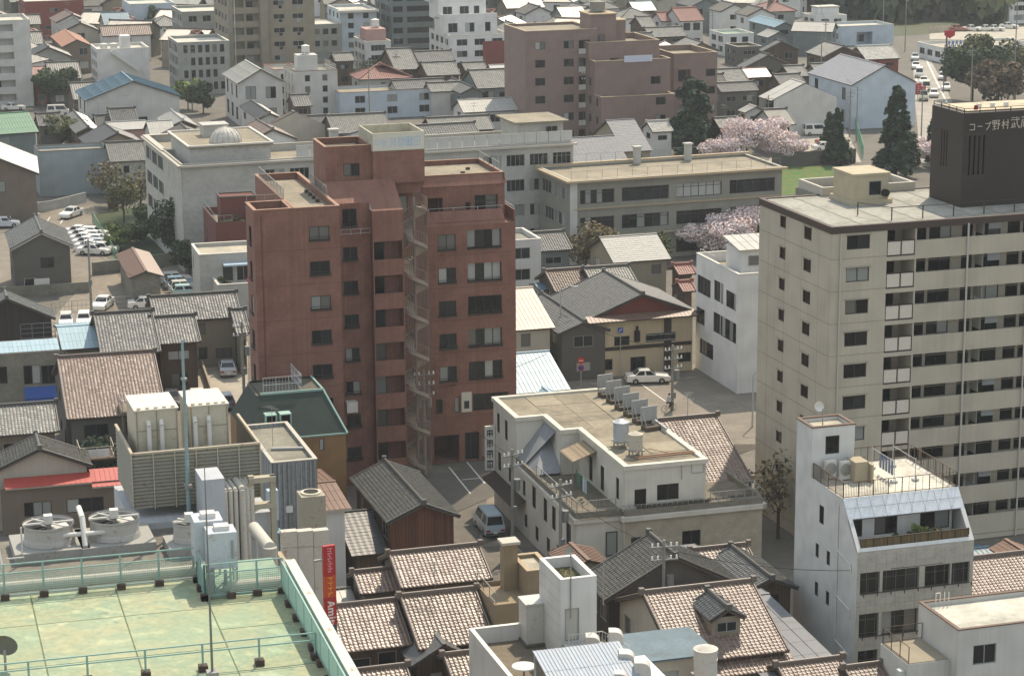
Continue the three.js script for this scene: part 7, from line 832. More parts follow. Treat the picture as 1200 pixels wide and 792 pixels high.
// street corner shop with a dark red gable
{ const h = 6.0, b = new Bld('corner_shop', 'beige two storey corner shop with dark red gable and brown pent roof', 'house', HG, { c: [691, 376], h, a: 17, xr: 812, d: 9 }), W = b.w; b.fm = MAT.frameD; const r = (x0, y0, x1, y1, o) => ({ ...b.rect('F', x0, y0, x1, y1), ...o });
  b.box4({ F: [r(720, 394, 738, 405, { n: 2 }), r(757, 390, 792, 400, { n: 4, r: .1 }), r(701, 421, 718, 434, { n: 2 }), r(739, 418, 757, 436, { n: 2, r: .4 }), r(795, 413, 810, 424, { n: 2 })].map((o) => ({ ...o, x: Math.max(.1, o.x), w: Math.min(o.w, W - o.x - .1) })), L: [{ x: 2, y: 3.6, w: 1.8, h: 1.2 }] }).flat(RF.dark, { ph: .05, t: .1 }); b.end(M(0xc6b799, { t: 'wall', s: 8 }));
  mesh(b.o, 'timber_band', new G().box(.2, 2.75, .004, W - .1, 3.1, .1).box(W * .72, .1, .003, W * .79, h - .4, .09), WM.dwood); shedRoof(b.o, { x: -.3, z: .7, W: W + .6, D: 1.2, he: h - .1, p: .35, mat: RM.brownmetal, edge: EDGE, name: 'pent_roof' });
  const gw = new G(), x0 = .6, x1 = W - .1, y0 = h + .2, p = .38, zz = -.8; gw.quad([x0, y0, zz], [x1, y0, zz], [(x0 + x1) / 2, y0 + p * (x1 - x0) / 2, zz], [(x0 + x1) / 2, y0 + p * (x1 - x0) / 2, zz]); mesh(b.o, 'gable_wall', gw, WM.red); gableRoof(b.o, { x: x0 - 1, z: zz + .5, W: x1 - x0 + 2, D: 12, he: y0 - .35, p, axis: 'z', style: 'kawara', lod: 2, mat: RM.grey, edge: EDGE });
  mesh(b.o, 'wall_lamp', new G().cbox(W * .45, 4.1, .3, .5, 1.1, .4).cbox(W * .45, 4.9, .3, .2, .5, .2), MAT.dark); mesh(b.o, 'window_rail', new G().bar([W * .52, 3.5, .25], [W * .85, 3.5, .25], .06).bar([W * .52, 4.1, .25], [W * .85, 4.1, .25], .05), MAT.galv); }
house('tiled_house', 'sprawling grey tiled roof left of the dark red gable', HG, { e: [655, 392], xr: 716, he: 5, axis: 'z', ry: 345, p: .36, lod: 2, roof: 'grey', wall: 'dgrey', a: 17, nf: 1, ant: false });
house('metal_house', 'pale blue metal roofed house beside the red brown block', HG, { e: [590, 463], xr: 669, he: 3.6, ry: 417, p: .33, lod: 1, style: 'seam', roof: 'paleblue', wall: 'cream', a: 17, ant: false });
house('metal_house', 'small pale blue porch roof joined to the metal roofed house', HG, { e: [622, 470], xr: 668, he: 3.2, axis: 'z', ry: 447, p: .35, lod: 1, style: 'seam', roof: 'paleblue', wall: 'cream', a: 17, ant: false });
house('metal_house', 'cream house with beige ribbed metal roof by the red brown block', HG, { e: [584, 389], xr: 651, he: 5.6, ry: 341, p: .33, lod: 1, style: 'seam', roof: 'cream', wall: 'cream', a: 17, nf: 3, ant: false });
block('white_house', 'pale house with open roof terrace beside the red brown block', { c: [588, 283], xr: 634, h: 8, d: 7, wall: 'pale', roof: 'grey', n: 3, cop: 'white' });
house('tiled_house', 'dark walled house with grey tiled roof beside the young tree', HG, { e: [628, 295], xr: 672, he: 5.2, ry: 274, p: .42, lod: 2, roof: 'grey', wall: 'slate', a: 17, ant: false });
house('tiled_house', 'brown striped tile roof beside the street lamp', HG, { e: [650, 342], xr: 702, he: 5.0, ry: 318, p: .42, lod: 2, roof: 'brown', wall: 'wood', a: 17, ant: false });
house('tiled_house', 'silver striped tile roof joined to the brown striped roof', HG, { e: [698, 342], xr: 752, he: 5.2, ry: 315, p: .42, lod: 2, roof: 'silver', wall: 'wood', a: 17, ant: false });
house('metal_shed', 'tiny blue grey porch roof beside the street lamp', HG, { e: [632, 340], xr: 652, he: 4.5, ry: 332, p: .2, lod: 2, style: 'seam', roof: 'blue', wall: 'grey', a: 17, ant: false, nf: 0 });
house('yellow_house', 'yellow plastered house with pale stepped roof', HG, { e: [719, 308], xr: 787, he: 5.4, ry: 278, p: .42, lod: 2, style: 'slate', roof: 'pale', wall: 'tan', a: 17, ant: false, nf: 3 });
house('tiled_house', 'small red tiled roof beside the white office', HG, { e: [795, 322], xr: 817, he: 4.6, ry: 311, p: .42, lod: 2, roof: 'red', wall: 'wood', a: 17, ant: false });
house('tiled_house', 'low red tiled porch beside the white office', HG, { e: [800, 342], xr: 817, he: 3.4, ry: 331, p: .42, lod: 2, roof: 'red', wall: 'wood', a: 17, ant: false });
// brown stepped apartments
{ const BW = M(0x857068, { t: 'wall', s: 9 }), fm = MAT.frameD, nm = 'apartment_block'; const S = (c, xr, by, d, F, L = []) => { const h = hb(c, by), b = new Bld('stepped_apartments', 'x', 'building', null, { c, h, a: 17, xr, d }); return b; };
  const by = 172, c0 = [616, 37], h0 = hb(c0, by), b = new Bld('stepped_apartments', 'brown tiled stepped apartment block with cream copings', 'building', null, { c: c0, h: h0, a: 17, xr: 700, d: 12 }), p = h0 / 6.4; b.fm = fm; const W = b.w;
  const fw = []; for (let i = 0; i < 6; i++) fw.push({ x: 1.6, y: i * p + 1.1, w: 1.7, h: 1.25, n: 2 }, { x: W * .53, y: i * p + 1.1, w: 1.7, h: 1.25, n: 2 }, { x: W * .74, y: i * p + .2, w: 1.9, h: 2.2, k: 'b', r: 1.2, back: [{ x: .3, y: .1, w: 1.3, h: 1.9, n: 1 }] }); b.box4({ F: fw.filter((o) => o.y + o.h < h0 - .3), L: [] }).flat(RF.tan, { ph: .4, t: .25, cop: COP.tan });
  for (let i = 0; i < 6; i++) mesh(b.o, 'balcony_panel', cached('sap', () => new G().box(0, 0, 0, 1.8, .85, .1).geo()), WM.pale).position.set(W * .74, i * p + .15, .02);
  const g = b.walls, at = (x, y, h) => b.roofAt(x, y, h), tiers = [[690, 773, 50, 0], [697, 786, 72, 1], [705, 791, 114, 2], [790, 841, 63, 0]];
  tiers.forEach(([x0, x1, y, k], ti) => { const zf = ti === 3 ? -2 : [1.6, 4.2, 7.6][ti], X0 = b.pf('F', x0, y, zf)[0], hh = b.pf('F', x0 + 4, y, zf)[1], X1 = b.pf('F', x1, y, zf)[0], Dp = ti === 3 ? 12 : ti === 0 ? 12 : 4, wn = []; for (let i = 0; i < 6; i++) { const yy = i * p + 1.1; if (yy + 1.3 < hh) { wn.push({ x: (X1 - X0) * .74, y: yy, w: 1.7, h: 1.25, n: 2 }); if (ti === 3) wn.push({ x: .8, y: i * p + .3, w: 2.2, h: 2.1, k: 'b', r: 1, back: [{ x: .3, y: .1, w: 1.4, h: 1.9, n: 1 }] }); if (ti === 0) wn.push({ x: (X1 - X0) * .3, y: yy, w: 1.5, h: 1.25, n: 2 }); } }
    const m = MX(X0, 0, zf), y0 = 0; panel(g, m, X1 - X0, hh, wn.filter((o) => o.x + o.w < X1 - X0 && o.y + o.h < hh)); wn.filter((o) => o.x + o.w < X1 - X0 && o.y + o.h < hh).forEach((o) => fitOpening(b.o, g, m, o, fm)); const lw = []; for (let i = 0; i < 6; i++) if (i * p + 2.5 < hh && Dp > 3.5) lw.push({ x: Dp - 2.6, y: i * p + 1, w: .9, h: 1.3, n: 1 }); panel(g, MX(X0, 0, zf - Dp, -90 * DEG), Dp, hh, lw); lw.forEach((o) => fitOpening(b.o, g, MX(X0, 0, zf - Dp, -90 * DEG), o, fm)); panel(g, MX(X1, 0, zf, 90 * DEG), Dp, hh, []); panel(g, MX(X1, 0, zf - Dp, 180 * DEG), X1 - X0, hh, []); b.flat(RF.tan, { x: X0, z: zf, W: X1 - X0, D: Dp, h: hh, ph: .9, t: .22, cop: COP.tan });
    if (ti === 0) { g.box(X0 + 1.2, hh - 1, zf - 8, X0 + 5.6, hh + 4.2, zf - 2.5, 'd'); g.box(X0 + 3.2, hh - 1, zf - 7, X0 + 7.6, hh + 3.0, zf - 3.5, 'd'); mesh(b.o, 'tank_room_roof', new G().box(X0 + 1, hh + 4.21, zf - 8.2, X0 + 5.8, hh + 4.4, zf - 2.3).box(X0 + 5.81, hh + 3.01, zf - 7.2, X0 + 7.8, hh + 3.2, zf - 3.3), COP.tan); tank(b.o, X0 + 3.4, hh + 4.4, zf - 5.5, 1.3, 1.6, WM.olive, .3); const w = windowMesh(b.o, 1, 1.8, 1, fm); w.position.set(X0 + 2.6, hh - .8, zf - 2.45); }
    if (ti === 1) mesh(b.o, 'bedsheet', new G().box(X0 + (X1 - X0) * .38, hh - .3, zf + .25, X0 + (X1 - X0) * .75, hh + .75, zf + .3), M(0xc3c9d8, { t: 'fine', s: 2 })); });
  mesh(b.o, 'wall', b.walls, BW); }
// other far blocks
const FARB = 'blocks in the distance';
block('apartment_block', 'pale grey slab apartments with end wall and balconies by small car park', { c: [-45, 26], xr: 34, by: 128, d: 12, n: 6, wall: 'pale', roof: 'white', F: (b, p) => Array.from({ length: 6 }, (_, i) => ({ x: .5, y: i * p + 1.2, w: b.w * .7, h: p - 1.3, k: 'b', r: 1.3, drop: 1, back: [{ x: 1, y: .2, w: 2, h: 1.9 }, { x: 4, y: .2, w: 2, h: 1.9 }, { x: 7, y: .2, w: 2, h: 1.9 }].filter((o) => o.x + o.w < b.w * .69) })), nl: 0 });
block('tile_clad_block', 'dark red walled block with few small windows', { c: [28, 2], xr: 97, by: 46, d: 14, wall: 'red', roof: 'white', cop: 'pale', nf: 0, F: (b, p) => [{ x: b.w * .42, y: 6, w: 2, h: 1, n: 2 }, { x: b.w * .33, y: 2, w: 1.4, h: 1, n: 1 }] });
block('apartment_block', 'tall tan apartment tower with window pairs and stair balconies', { c: [264, -70], xr: 366, by: 96, d: 16, n: 10, wall: 'tan', roof: 'tan', nf: 0, F: (b, p) => Array.from({ length: 10 }, (_, i) => [{ x: b.w * .05, y: i * p + 1, w: b.w * .13, h: 1.5, k: 'b', r: 1.2, drop: .9, back: [] }, { x: b.w * .2, y: i * p + 1, w: b.w * .15, h: 1.5, k: 'b', r: 1.2, drop: .9, back: [{ x: .3, y: .2, w: 1.4, h: 1.8, n: 1 }] }, { x: b.w * .52, y: i * p + 1.2, w: b.w * .13, h: 1.0, n: 2 }, { x: b.w * .58, y: i * p + .5, w: .8, h: .7, n: 1 }, { x: b.w * .74, y: i * p + 1.2, w: b.w * .13, h: 1.0, n: 2 }, { x: b.w * .79, y: i * p + .5, w: .8, h: .7, n: 1 }]).flat(), more: (b, h) => { mesh(b.o, 'drain_pipe', new G().tube([b.w * .4, 0, .12], [b.w * .4, h, .12], .12, .12, 8).tube([b.w * .07, 0, .12], [b.w * .07, h, .12], .1, .1, 8), WM.pale); b.walls.box(b.w * .36, 0, .01, b.w * .45, h, .9, 'bd'); } });
block('office_block', 'grey stepped office with white roof terrace beside tan tower', { c: [208, 50], xr: 268, by: 112, d: 12, n: 4, wall: 'grey', roof: 'white', nf: 6, gap: .5, wh: 1.7, cop: 'white' });
block('office_block', 'upper grey office behind the white roof terrace', { c: [213, 14], xr: 270, by: 72, d: 14, n: 4, wall: 'grey', roof: 'white', nf: 3, cop: 'white' });
block('clinic', 'white flat roofed clinic with outside stair and roof tanks', { c: [113, 58], xr: 174, by: 97, d: 10, n: 3, wall: 'white', roof: 'white', cop: 'white', nf: 0, more: (b, h) => { b.walls.box(b.w * .5, h - .4, -5.5, b.w * .68, h + 2.2, -2.5); tank(b.o, 1.6, h - .5, -2, .7, 1.2, MAT.white, .3); tank(b.o, 3.6, h - .5, -2, .7, 1.2, MAT.white, .3); b.walls.at(basis([1, -.75, 0], [.75, 1, 0], [0, 0, 1], [2.6, h - .6, .01])).box(0, 0, 0, 6.6, .7, .9).at(I4); } });
block('warehouse', 'pale blue grey blank walled warehouse beyond the clinic', { c: [152, 5], xr: 204, by: 46, d: 14, wall: 'pblue', roof: 'white', nf: 0, nl: 0, cop: 'white' });
block('depot', 'long tan blank walled depot behind blue roofed house', { c: [116, -6], xr: 196, by: 24, d: 12, wall: 'tan', roof: 'conc', nf: 0, nl: 0 });
block('white_house', 'white house with small roof stair and water tank', { c: [345, 84], xr: 395, by: 140, d: 10, n: 4, wall: 'pale', roof: 'tan', cop: 'brown', nf: 2, gap: 2.2, more: (b, h) => { b.walls.box(1, h - .4, -5, 4.6, h + 2.6, -2); tank(b.o, 2.8, h + 2.6, -3.5, .7, 1.3, MAT.white, .4); railing(b.o, [[.2, h, -.2], [b.w - .2, h, -.2]], .9, MAT.white, { bars: 3, step: 1.2 }); railing(b.o, [[b.w - .2, h, -.2], [b.w - .2, h, -9]], .9, MAT.white, { bars: 3, step: 1.2 }); } });
block('white_house', 'low white neighbour with railed roof beside white gable', { c: [320, 82], xr: 352, by: 130, d: 9, n: 3, wall: 'pale', roof: 'tan', cop: 'red', nf: 2, more: (b, h) => railing(b.o, [[.2, h, -.2], [b.w - .2, h, -.2]], .9, MAT.white, { bars: 3, step: 1.2 }) });
block('office_block', 'pale blue office with square windows beside tan tower', { c: [398, 12], xr: 441, by: 72, d: 12, n: 5, wall: 'pblue', roof: 'white', cop: 'white', nf: 2, gap: 2, more: (b, h) => mesh(b.o, 'eave', new G().box(-.6, h - .5, .01, b.w + .3, h - .02, .9), COP.white) });
block('office_block', 'small office with broad white roof beside tan tower', { c: [362, 29], xr: 400, by: 74, d: 9, n: 3, wall: 'grey', roof: 'white', cop: 'white', nf: 3, gap: .6, ph: .1 });
block('office_block', 'narrow beige office with pink roof house and tank', { c: [428, 49], xr: 458, by: 100, d: 10, n: 4, wall: 'pale', roof: 'tan', nf: 1, gap: .8, wh: 1.7, pn: 4, more: (b, h) => { const g = new G().box(.6, h - .4, -7, b.w - .5, h + 2.2, -2); mesh(b.o, 'roof_house', g, WM.pink); tank(b.o, b.w * .6, h + 2.2, -4.4, .8, 1.4, MAT.white, .4); } });
block('office_block', 'grey green office with dark ribbon windows', { c: [458, -34], xr: 514, by: 70, d: 15, n: 8, wall: 'slate', roof: 'white', fm: MAT.frameD, F: (b, p) => Array.from({ length: 8 }, (_, i) => [{ x: .3, y: i * p + 1.0, w: b.w * .2, h: 1.2, n: 2, pm: MAT.glass }, { x: b.w * .32, y: i * p + 1.0, w: b.w * .55, h: 1.2, n: 5, pm: MAT.glass }]).flat(), nl: 3 });
{ const b = block('stepped_apartments', 'white stepped apartments with planted terraces over brown base', { c: [527, 42], xr: 597, by: 86, d: 16, n: 3, wall: 'white', roof: 'grey', cop: 'pale', nf: 3, gap: 1.5, more: (b, h) => { for (const [k, z] of [[1, -4], [2, -8], [3, -12]]) { const y0 = h + (k - 1) * 3 - .5, y1 = h + k * 3, W = b.w - k * 1.2; const ops = [{ x: 1, y: y0 + .7, w: 2, h: 1.9 }, { x: 4.6, y: y0 + .7, w: 2, h: 1.9 }, { x: W - 2.6, y: y0 + .7, w: 1.2, h: 1.9, n: 1 }]; panel(b.walls, MX(-.2, 0, z), W, y1, ops, y0); ops.forEach((o) => fitOpening(b.o, b.walls, MX(-.2, 0, z), o, MAT.frameA)); b.walls.box(-.2, y0, z - 7, W - .2, y1, z - .02, 'fd'); b.walls.box(-.2, y1, z - .3, W - .2, y1 + .9, z - .02, 'd').box(-.25, y1, z - 4, -.02, y1 + .85, z - .3, 'd'); } } });
  mesh(b.o, 'brick_base', new G().box(b.w * .55, .05, .01, b.w - .02, b.h * .82, .12), WM.red); }
block('workshop', 'long pale blue workshop with flat roof and outside stair', { c: [398, 109], xr: 520, by: 141, d: 9, n: 2, wall: 'pblue', roof: 'tan', cop: 'brown', nf: 3, gap: 4 });
block('white_house', 'white cube house with pale green roof beyond the brown stepped apartments', { c: [850, 40], xr: 884, by: 66, d: 9, n: 2, wall: 'white', roof: 'green', cop: 'white', nf: 2 });
block('grey_house', 'dark grey flat house with brown roof beside white cube house', { c: [865, 55], xr: 893, by: 78, d: 7, n: 2, wall: 'dgrey', roof: 'brown', nf: 1 });
block('white_house', 'white house with stepped roof beside the narrow lane', { c: [957, 19], xr: 993, by: 42, d: 8, n: 2, wall: 'white', roof: 'white', cop: 'white', nf: 2, more: (b, h) => { b.walls.box(1, h - .4, -5, b.w - 1.4, h + 1.8, -1.4); mesh(b.o, 'upper_roof', new G().box(.8, h + 1.81, -5.2, b.w - 1.2, h + 2, -1.2), RF.white); } });
block('blue_warehouse', 'pale blue walled warehouse with cream roof beside the bend', { c: [986, 31], xr: 1048, by: 54, d: 9, n: 1, wall: 'pblue', roof: 'white', nf: 0, F: (b) => [{ x: b.w * .3, y: .2, w: b.w * .3, h: b.h - 1.6, k: 'b', r: 2.5, back: [{ x: .5, y: .3, w: 2.5, h: 1.6, n: 2 }] }] });
block('kiosk_market', 'low white roadside market with blue letters and green fascia', { c: [1106, 56], xr: 1215, by: 74, d: 12, n: 1, wall: 'white', roof: 'pale', nf: 3, cop: 'white', more: (b, h) => { mesh(b.o, 'green_fascia', new G().box(b.w * .05, h * .45, .02, b.w * .55, h * .7, .2), M(0x3f8f6f, { t: null })); const l = new G(), q = rng(4); for (let i = 0; i < 6; i++) { const x = 1 + i * .9; l.bar([x, h + .2, -.1], [x + .35, h + 1.4, -.1], .16).bar([x + .35, h + 1.4, -.1], [x + .6, h + .2, -.1], .16); if (i % 2) l.bar([x + .1, h + .7, -.1], [x + .55, h + .7, -.1], .14); } mesh(b.o, 'roof_letter', l, M(0x4f6fa8, { t: null })); } });
block('hall', 'white flat roofed hall at the edge of the wood', { c: [1184, 3], xr: 1230, by: 28, d: 12, n: 2, wall: 'white', roof: 'white', nf: 2 });
house('storehouse', 'large pale blue walled storehouse with grey slate gable', 'storehouse', { e: [998, 100], xr: 1076, he: hb([998, 100], 152), axis: 'z', ry: 63, p: .5, lod: 3, style: 'slate', roof: 'lilac', wall: 'pblue', a: 17, nf: 0, nl: 3, ant: false, ov: .25 });
house('factory_hall', 'long pale hall with blue metal gable roof', 'halls', { e: [98, 118], xr: 213, he: 7, axis: 'z', ry: 84, p: .36, lod: 3, style: 'seam', roof: 'blue', wall: 'pale', a: 17, F: [{ x: 6, y: 2.2, w: 4, h: 1.6, n: 3 }], nl: 2, ant: false });
house('green_roof_house', 'pale walled house with green metal roof by the slab apartments', HG, { e: [-40, 160], xr: 45, he: 8, axis: 'x', ry: 136, p: .35, lod: 3, style: 'seam', roof: 'greenmetal', wall: 'slate', a: 24, nf: 1, ant: false });
house('brown_house', 'brown plastered gable house beside the upper car park', HG, { e: [-48, 208], xr: 45, he: 6.5, axis: 'z', ry: 166, p: .45, lod: 2, roof: 'silver', wall: 'mud', a: 12, nf: 1, ant: false });
block('long_house', 'low grey blue walled house with laundry balcony', { c: [44, 178], xr: 126, h: 6.6, d: 6, n: 2, wall: 'blue', roof: 'grey', nf: 3, gap: 3, cop: 'dark' });
house('white_gable_house', 'white gable house with glossy white roof beside tan tower', HG, { e: [277, 98], xr: 334, he: 7.5, axis: 'z', ry: 70, p: .55, lod: 3, style: 'seam', roof: 'white', wall: 'pale', a: 17, nf: 2, ant: false });
const HT = [   // e, xr, ry, eave height, roof, wall, axis, style, where
  [[128, 190], 174, 168, 5.4, 'silver', 'grey', 'x', 'kawara', 'beside the low grey blue house'], [[125, 153], 173, 143, 4.6, 'white', 'pink', 'x', 'seam', 'behind the school dome'], [[88, 157], 119, 130, 4.6, 'silver', 'wood', 'z', 'kawara', 'behind the low grey blue house'], [[130, 144], 162, 128, 5, 'grey', 'wood', 'x', 'kawara', 'before the blue gabled hall'], [[44, 148], 72, 134, 4.8, 'silver', 'dgrey', 'x', 'kawara', 'before the small car park'], [[85, 117], 128, 98, 5, 'silver', 'wood', 'x', 'kawara', 'left of the blue gabled hall'], [[57, 93], 96, 74, 5.2, 'silver', 'dgrey', 'x', 'kawara', 'beside the clinic'], [[34, 52], 51, 38, 5, 'silver', 'wood', 'x', 'kawara', 'beside the dark red block'], [[122, 31], 154, 15, 6, 'blue', 'tan', 'x', 'seam', 'before the tan depot'], [[72, 55], 108, 34, 5.5, 'orange', 'mud', 'z', 'slate', 'before the dark red block'], [[38, 92], 57, 78, 5, 'red', 'red', 'x', 'seam', 'beside the slab apartments'],
  [[112, 148], 132, 136, 4, 'grey', 'wood', 'x', 'kawara', 'before the blue gabled hall'], [[176, 160], 206, 142, 5.5, 'pale', 'pale', 'x', 'seam', 'behind the school dome'], [[196, 150], 232, 130, 5.2, 'white', 'wood', 'z', 'kawara', 'behind the school dome'], [[303, 149], 381, 131, 5.5, 'stone', 'cream', 'z', 'slate', 'behind the school roof'], [[302, 140], 330, 118, 5.2, 'dark', 'pale', 'z', 'kawara', 'behind the school roof'], [[390, 157], 460, 136, 5.2, 'silver', 'wood', 'x', 'kawara', 'behind the school roof'], [[356, 148], 392, 137, 4.8, 'grey', 'wood', 'x', 'kawara', 'behind the school roof'], [[506, 155], 580, 139, 5.2, 'silver', 'wood', 'x', 'kawara', 'behind the school roof'], [[543, 132], 640, 117, 5.5, 'white', 'pale', 'x', 'seam', 'before the brown stepped apartments'], [[559, 104], 606, 83, 5.2, 'silver', 'slate', 'x', 'kawara', 'before the brown stepped apartments'], [[540, 110], 568, 92, 4.6, 'grey', 'slate', 'z', 'kawara', 'before the brown stepped apartments'], [[500, 89], 540, 74, 5, 'silver', 'wood', 'x', 'kawara', 'before the white stepped apartments'], [[462, 82], 492, 58, 5.4, 'silver', 'wood', 'x', 'kawara', 'beside the narrow beige office'], [[490, 73], 534, 61, 5, 'grey', 'wood', 'x', 'kawara', 'before the white stepped apartments'], [[545, 83], 572, 74, 4.6, 'silver', 'wood', 'x', 'kawara', 'before the white stepped apartments'], [[582, 95], 612, 76, 5, 'white', 'pale', 'x', 'seam', 'beside the brown stepped apartments'], [[392, 72], 416, 63, 5, 'silver', 'wood', 'x', 'kawara', 'before the pale blue office'], [[344, 125], 366, 112, 4.6, 'grey', 'wood', 'x', 'kawara', 'beside the white house with tank'], [[463, 105], 524, 95, 4.6, 'grey', 'pale', 'x', 'kawara', 'behind the pale blue workshop'], [[504, 108], 545, 98, 4.4, 'silver', 'pale', 'x', 'kawara', 'behind the pale blue workshop'],
  [[594, 10], 639, -3, 6, 'rosy', 'mud', 'x', 'slate', 'beyond the brown stepped apartments'], [[660, 22], 690, 8, 6, 'rosy', 'slate', 'x', 'slate', 'beyond the brown stepped apartments'], [[675, 20], 712, 12, 6, 'white', 'white', 'x', 'seam', 'beyond the brown stepped apartments'], [[744, 13], 770, 2, 5.5, 'paleblue', 'wood', 'x', 'seam', 'beyond the brown stepped apartments'], [[797, 25], 826, 10, 6, 'red', 'pale', 'x', 'kawara', 'among the far red roofs'], [[775, 25], 796, 15, 5.5, 'red', 'pale', 'x', 'kawara', 'among the far red roofs'], [[752, 32], 770, 20, 5, 'silver', 'wood', 'x', 'kawara', 'among the far red roofs'], [[762, 44], 806, 33, 5, 'silver', 'wood', 'x', 'kawara', 'behind the brown stepped apartments'], [[810, 8], 846, -6, 6, 'dark', 'slate', 'z', 'kawara', 'among the far red roofs'], [[843, 96], 878, 82, 5.2, 'silver', 'wood', 'x', 'kawara', 'beside the cherry trees'], [[845, 108], 890, 98, 5.4, 'grey', 'dgrey', 'x', 'kawara', 'beside the cherry trees'], [[877, 91], 905, 80, 5.2, 'red', 'wood', 'x', 'seam', 'beside the narrow lane'], [[872, 80], 930, 62, 5.2, 'dark', 'dgrey', 'z', 'kawara', 'beside the narrow lane'], [[895, 60], 938, 47, 5.2, 'dark', 'wood', 'z', 'kawara', 'beside the narrow lane'], [[926, 90], 950, 78, 5.2, 'silver', 'wood', 'x', 'kawara', 'beside the narrow lane'], [[914, 99], 945, 88, 5, 'grey', 'wood', 'x', 'kawara', 'beside the narrow lane'], [[889, 113], 966, 97, 6, 'white', 'pale', 'z', 'seam', 'beside the cherry trees'], [[906, 147], 934, 129, 4.2, 'silver', 'pale', 'x', 'kawara', 'behind the cherry trees'], [[873, 132], 900, 122, 4, 'white', 'pale', 'z', 'seam', 'behind the cherry trees'], [[843, 150], 873, 139, 4.5, 'silver', 'wood', 'x', 'kawara', 'behind the cherry trees'], [[966, 67], 1012, 49, 5.4, 'silver', 'wood', 'z', 'kawara', 'beside the blue walled warehouse'], [[1015, 70], 1056, 55, 4.6, 'white', 'red', 'x', 'kawara', 'behind the pale blue storehouse'], [[908, 32], 932, 18, 5.2, 'paleblue', 'slate', 'z', 'seam', 'beyond the narrow lane'], [[900, 44], 925, 34, 5, 'white', 'slate', 'z', 'seam', 'beyond the narrow lane'], [[731, 178], 765, 141, 6.4, 'stone', 'tan', 'x', 'slate', 'behind the school wing'], [[765, 155], 790, 143, 4.5, 'white', 'pale', 'x', 'kawara', 'behind the school wing'], [[125, 220], 140, 213, 3.2, 'silver', 'wood', 'x', 'kawara', 'beside the school garden'],
];
const CN = { stone: 'slate grey', silver: 'pale grey', grey: 'grey', dark: 'dark grey', white: 'white', red: 'red', rosy: 'rose brown', blue: 'blue', paleblue: 'pale blue', orange: 'orange edged', pale: 'pale', brown: 'brown' }, WN = { wood: 'timber', dgrey: 'dark', grey: 'grey', pale: 'pale', pink: 'pink', tan: 'tan', mud: 'brown', red: 'dark red', slate: 'slate grey', cream: 'cream', white: 'white' };
for (const [e, xr, ry, he, roof, wall, axis, style, where] of HT) house('town_house', `${axis === 'z' ? 'gable-fronted ' : ''}house with ${CN[roof]} ${style === 'kawara' ? 'tiled' : style === 'seam' ? 'metal' : 'slate'} roof, ${WN[wall]} walls ${where}`, 'small houses of the old town', { e, xr, ry, he, roof, wall, axis, style, lod: e[1] > 130 ? 2 : 3, a: 17, ov: .3 });

// ---------- ground patches, lawns, roads ----------
const LAWN = M(0x75794a, { t: 'grass', s: 6, r: 1 });
patch('lawn', [[900, 228], [1012, 228], [1000, 196], [905, 190]], -.03, LAWN); patch('car_park', [[0, 275], [60, 245], [108, 240], [150, 318], [60, 340], [-20, 340]], -.034, ASPH); patch('car_park', [[100, 330], [225, 300], [290, 350], [180, 380], [40, 395]], -.03, GRAVEL); patch('school_garden', [[110, 250], [205, 235], [222, 300], [150, 330]], -.026, M(0x4f4f3a, { t: 'grass', s: 5, r: 1 })); patch('alley', [[225, 480], [290, 480], [290, 400], [236, 405]], -.03, CONCRETE);
patch('road', [[1070, 63], [1087, 63], [1108, 100], [1150, 195], [1080, 195], [1072, 110]], -.02, M(0xa7a298, { t: 'asph', s: 14, r: .95 })); patch('lane', [[942, 60], [952, 60], [968, 110], [990, 200], [1003, 200], [960, 60]], -.024, CONCRETE); patch('car_park', [[900, 190], [1010, 190], [990, 148], [920, 150]], -.032, M(0xaaa397, { t: 'asph', s: 9 })); patch('car_park', [[1090, 46], [1210, 46], [1210, 26], [1090, 30]], -.02, M(0xb0a99a, { t: 'asph', s: 9 }));
const line = (pts, w = .14) => { const g = new G(); for (const [a, c] of pts) { const A = P(...a), B = P(...c), d = B.clone().sub(A).normalize(), n = V(-d.z, 0, d.x).multiplyScalar(w / 2); g.quad([A.x - n.x, -.012, A.z - n.z], [B.x - n.x, -.012, B.z - n.z], [B.x + n.x, -.012, B.z + n.z], [A.x + n.x, -.012, A.z + n.z]); } return g; };
structure('parking_lines', line([[[526, 547], [551, 578]], [[547, 541], [568, 566]], [[541, 562], [562, 560]], [[572, 544], [579, 552]], [[780, 470], [752, 450]]]), PAINT); structure('road_lines', line([[[1083, 63], [1098, 95]], [[1098, 95], [1130, 160]], [[1073, 75], [1076, 110]]], .3), PAINT); structure('bay_lines', line([[[52, 263], [58, 254]], [[70, 262], [76, 252]]], .14), PAINT);
const wallThing = (label, pts, h, m, t = .2) => { const o = thing('garden_wall', label, 'wall', null, V(0, 0, 0)), g = new G(); for (let i = 0; i + 1 < pts.length; i++) { const A = P(...pts[i]), B = P(...pts[i + 1]); g.bar([A.x, h / 2 - .05, A.z], [B.x, h / 2 - .05, B.z], t, h); } mesh(o, 'wall', g, m); return o; };
wallThing('dark boundary wall between lawn and cherry trees', [[905, 196], [1003, 190]], 2.2, WM.dgrey); wallThing('concrete retaining wall of the school garden', [[108, 322], [142, 318], [218, 308]], 1.6, WM.oldconc, .4); wallThing('low concrete wall behind the upper car park', [[-10, 256], [60, 246], [100, 236]], 1.4, WM.conc); wallThing('low wall beside the alley cars', [[236, 432], [252, 478]], 1.0, WM.tan); wallThing('grey wall at the end of the alley', [[232, 420], [284, 414]], 3.2, WM.dgrey); wallThing('long low wall under the dark clapboard house', [[0, 349], [106, 342]], 1.3, WM.oldconc);
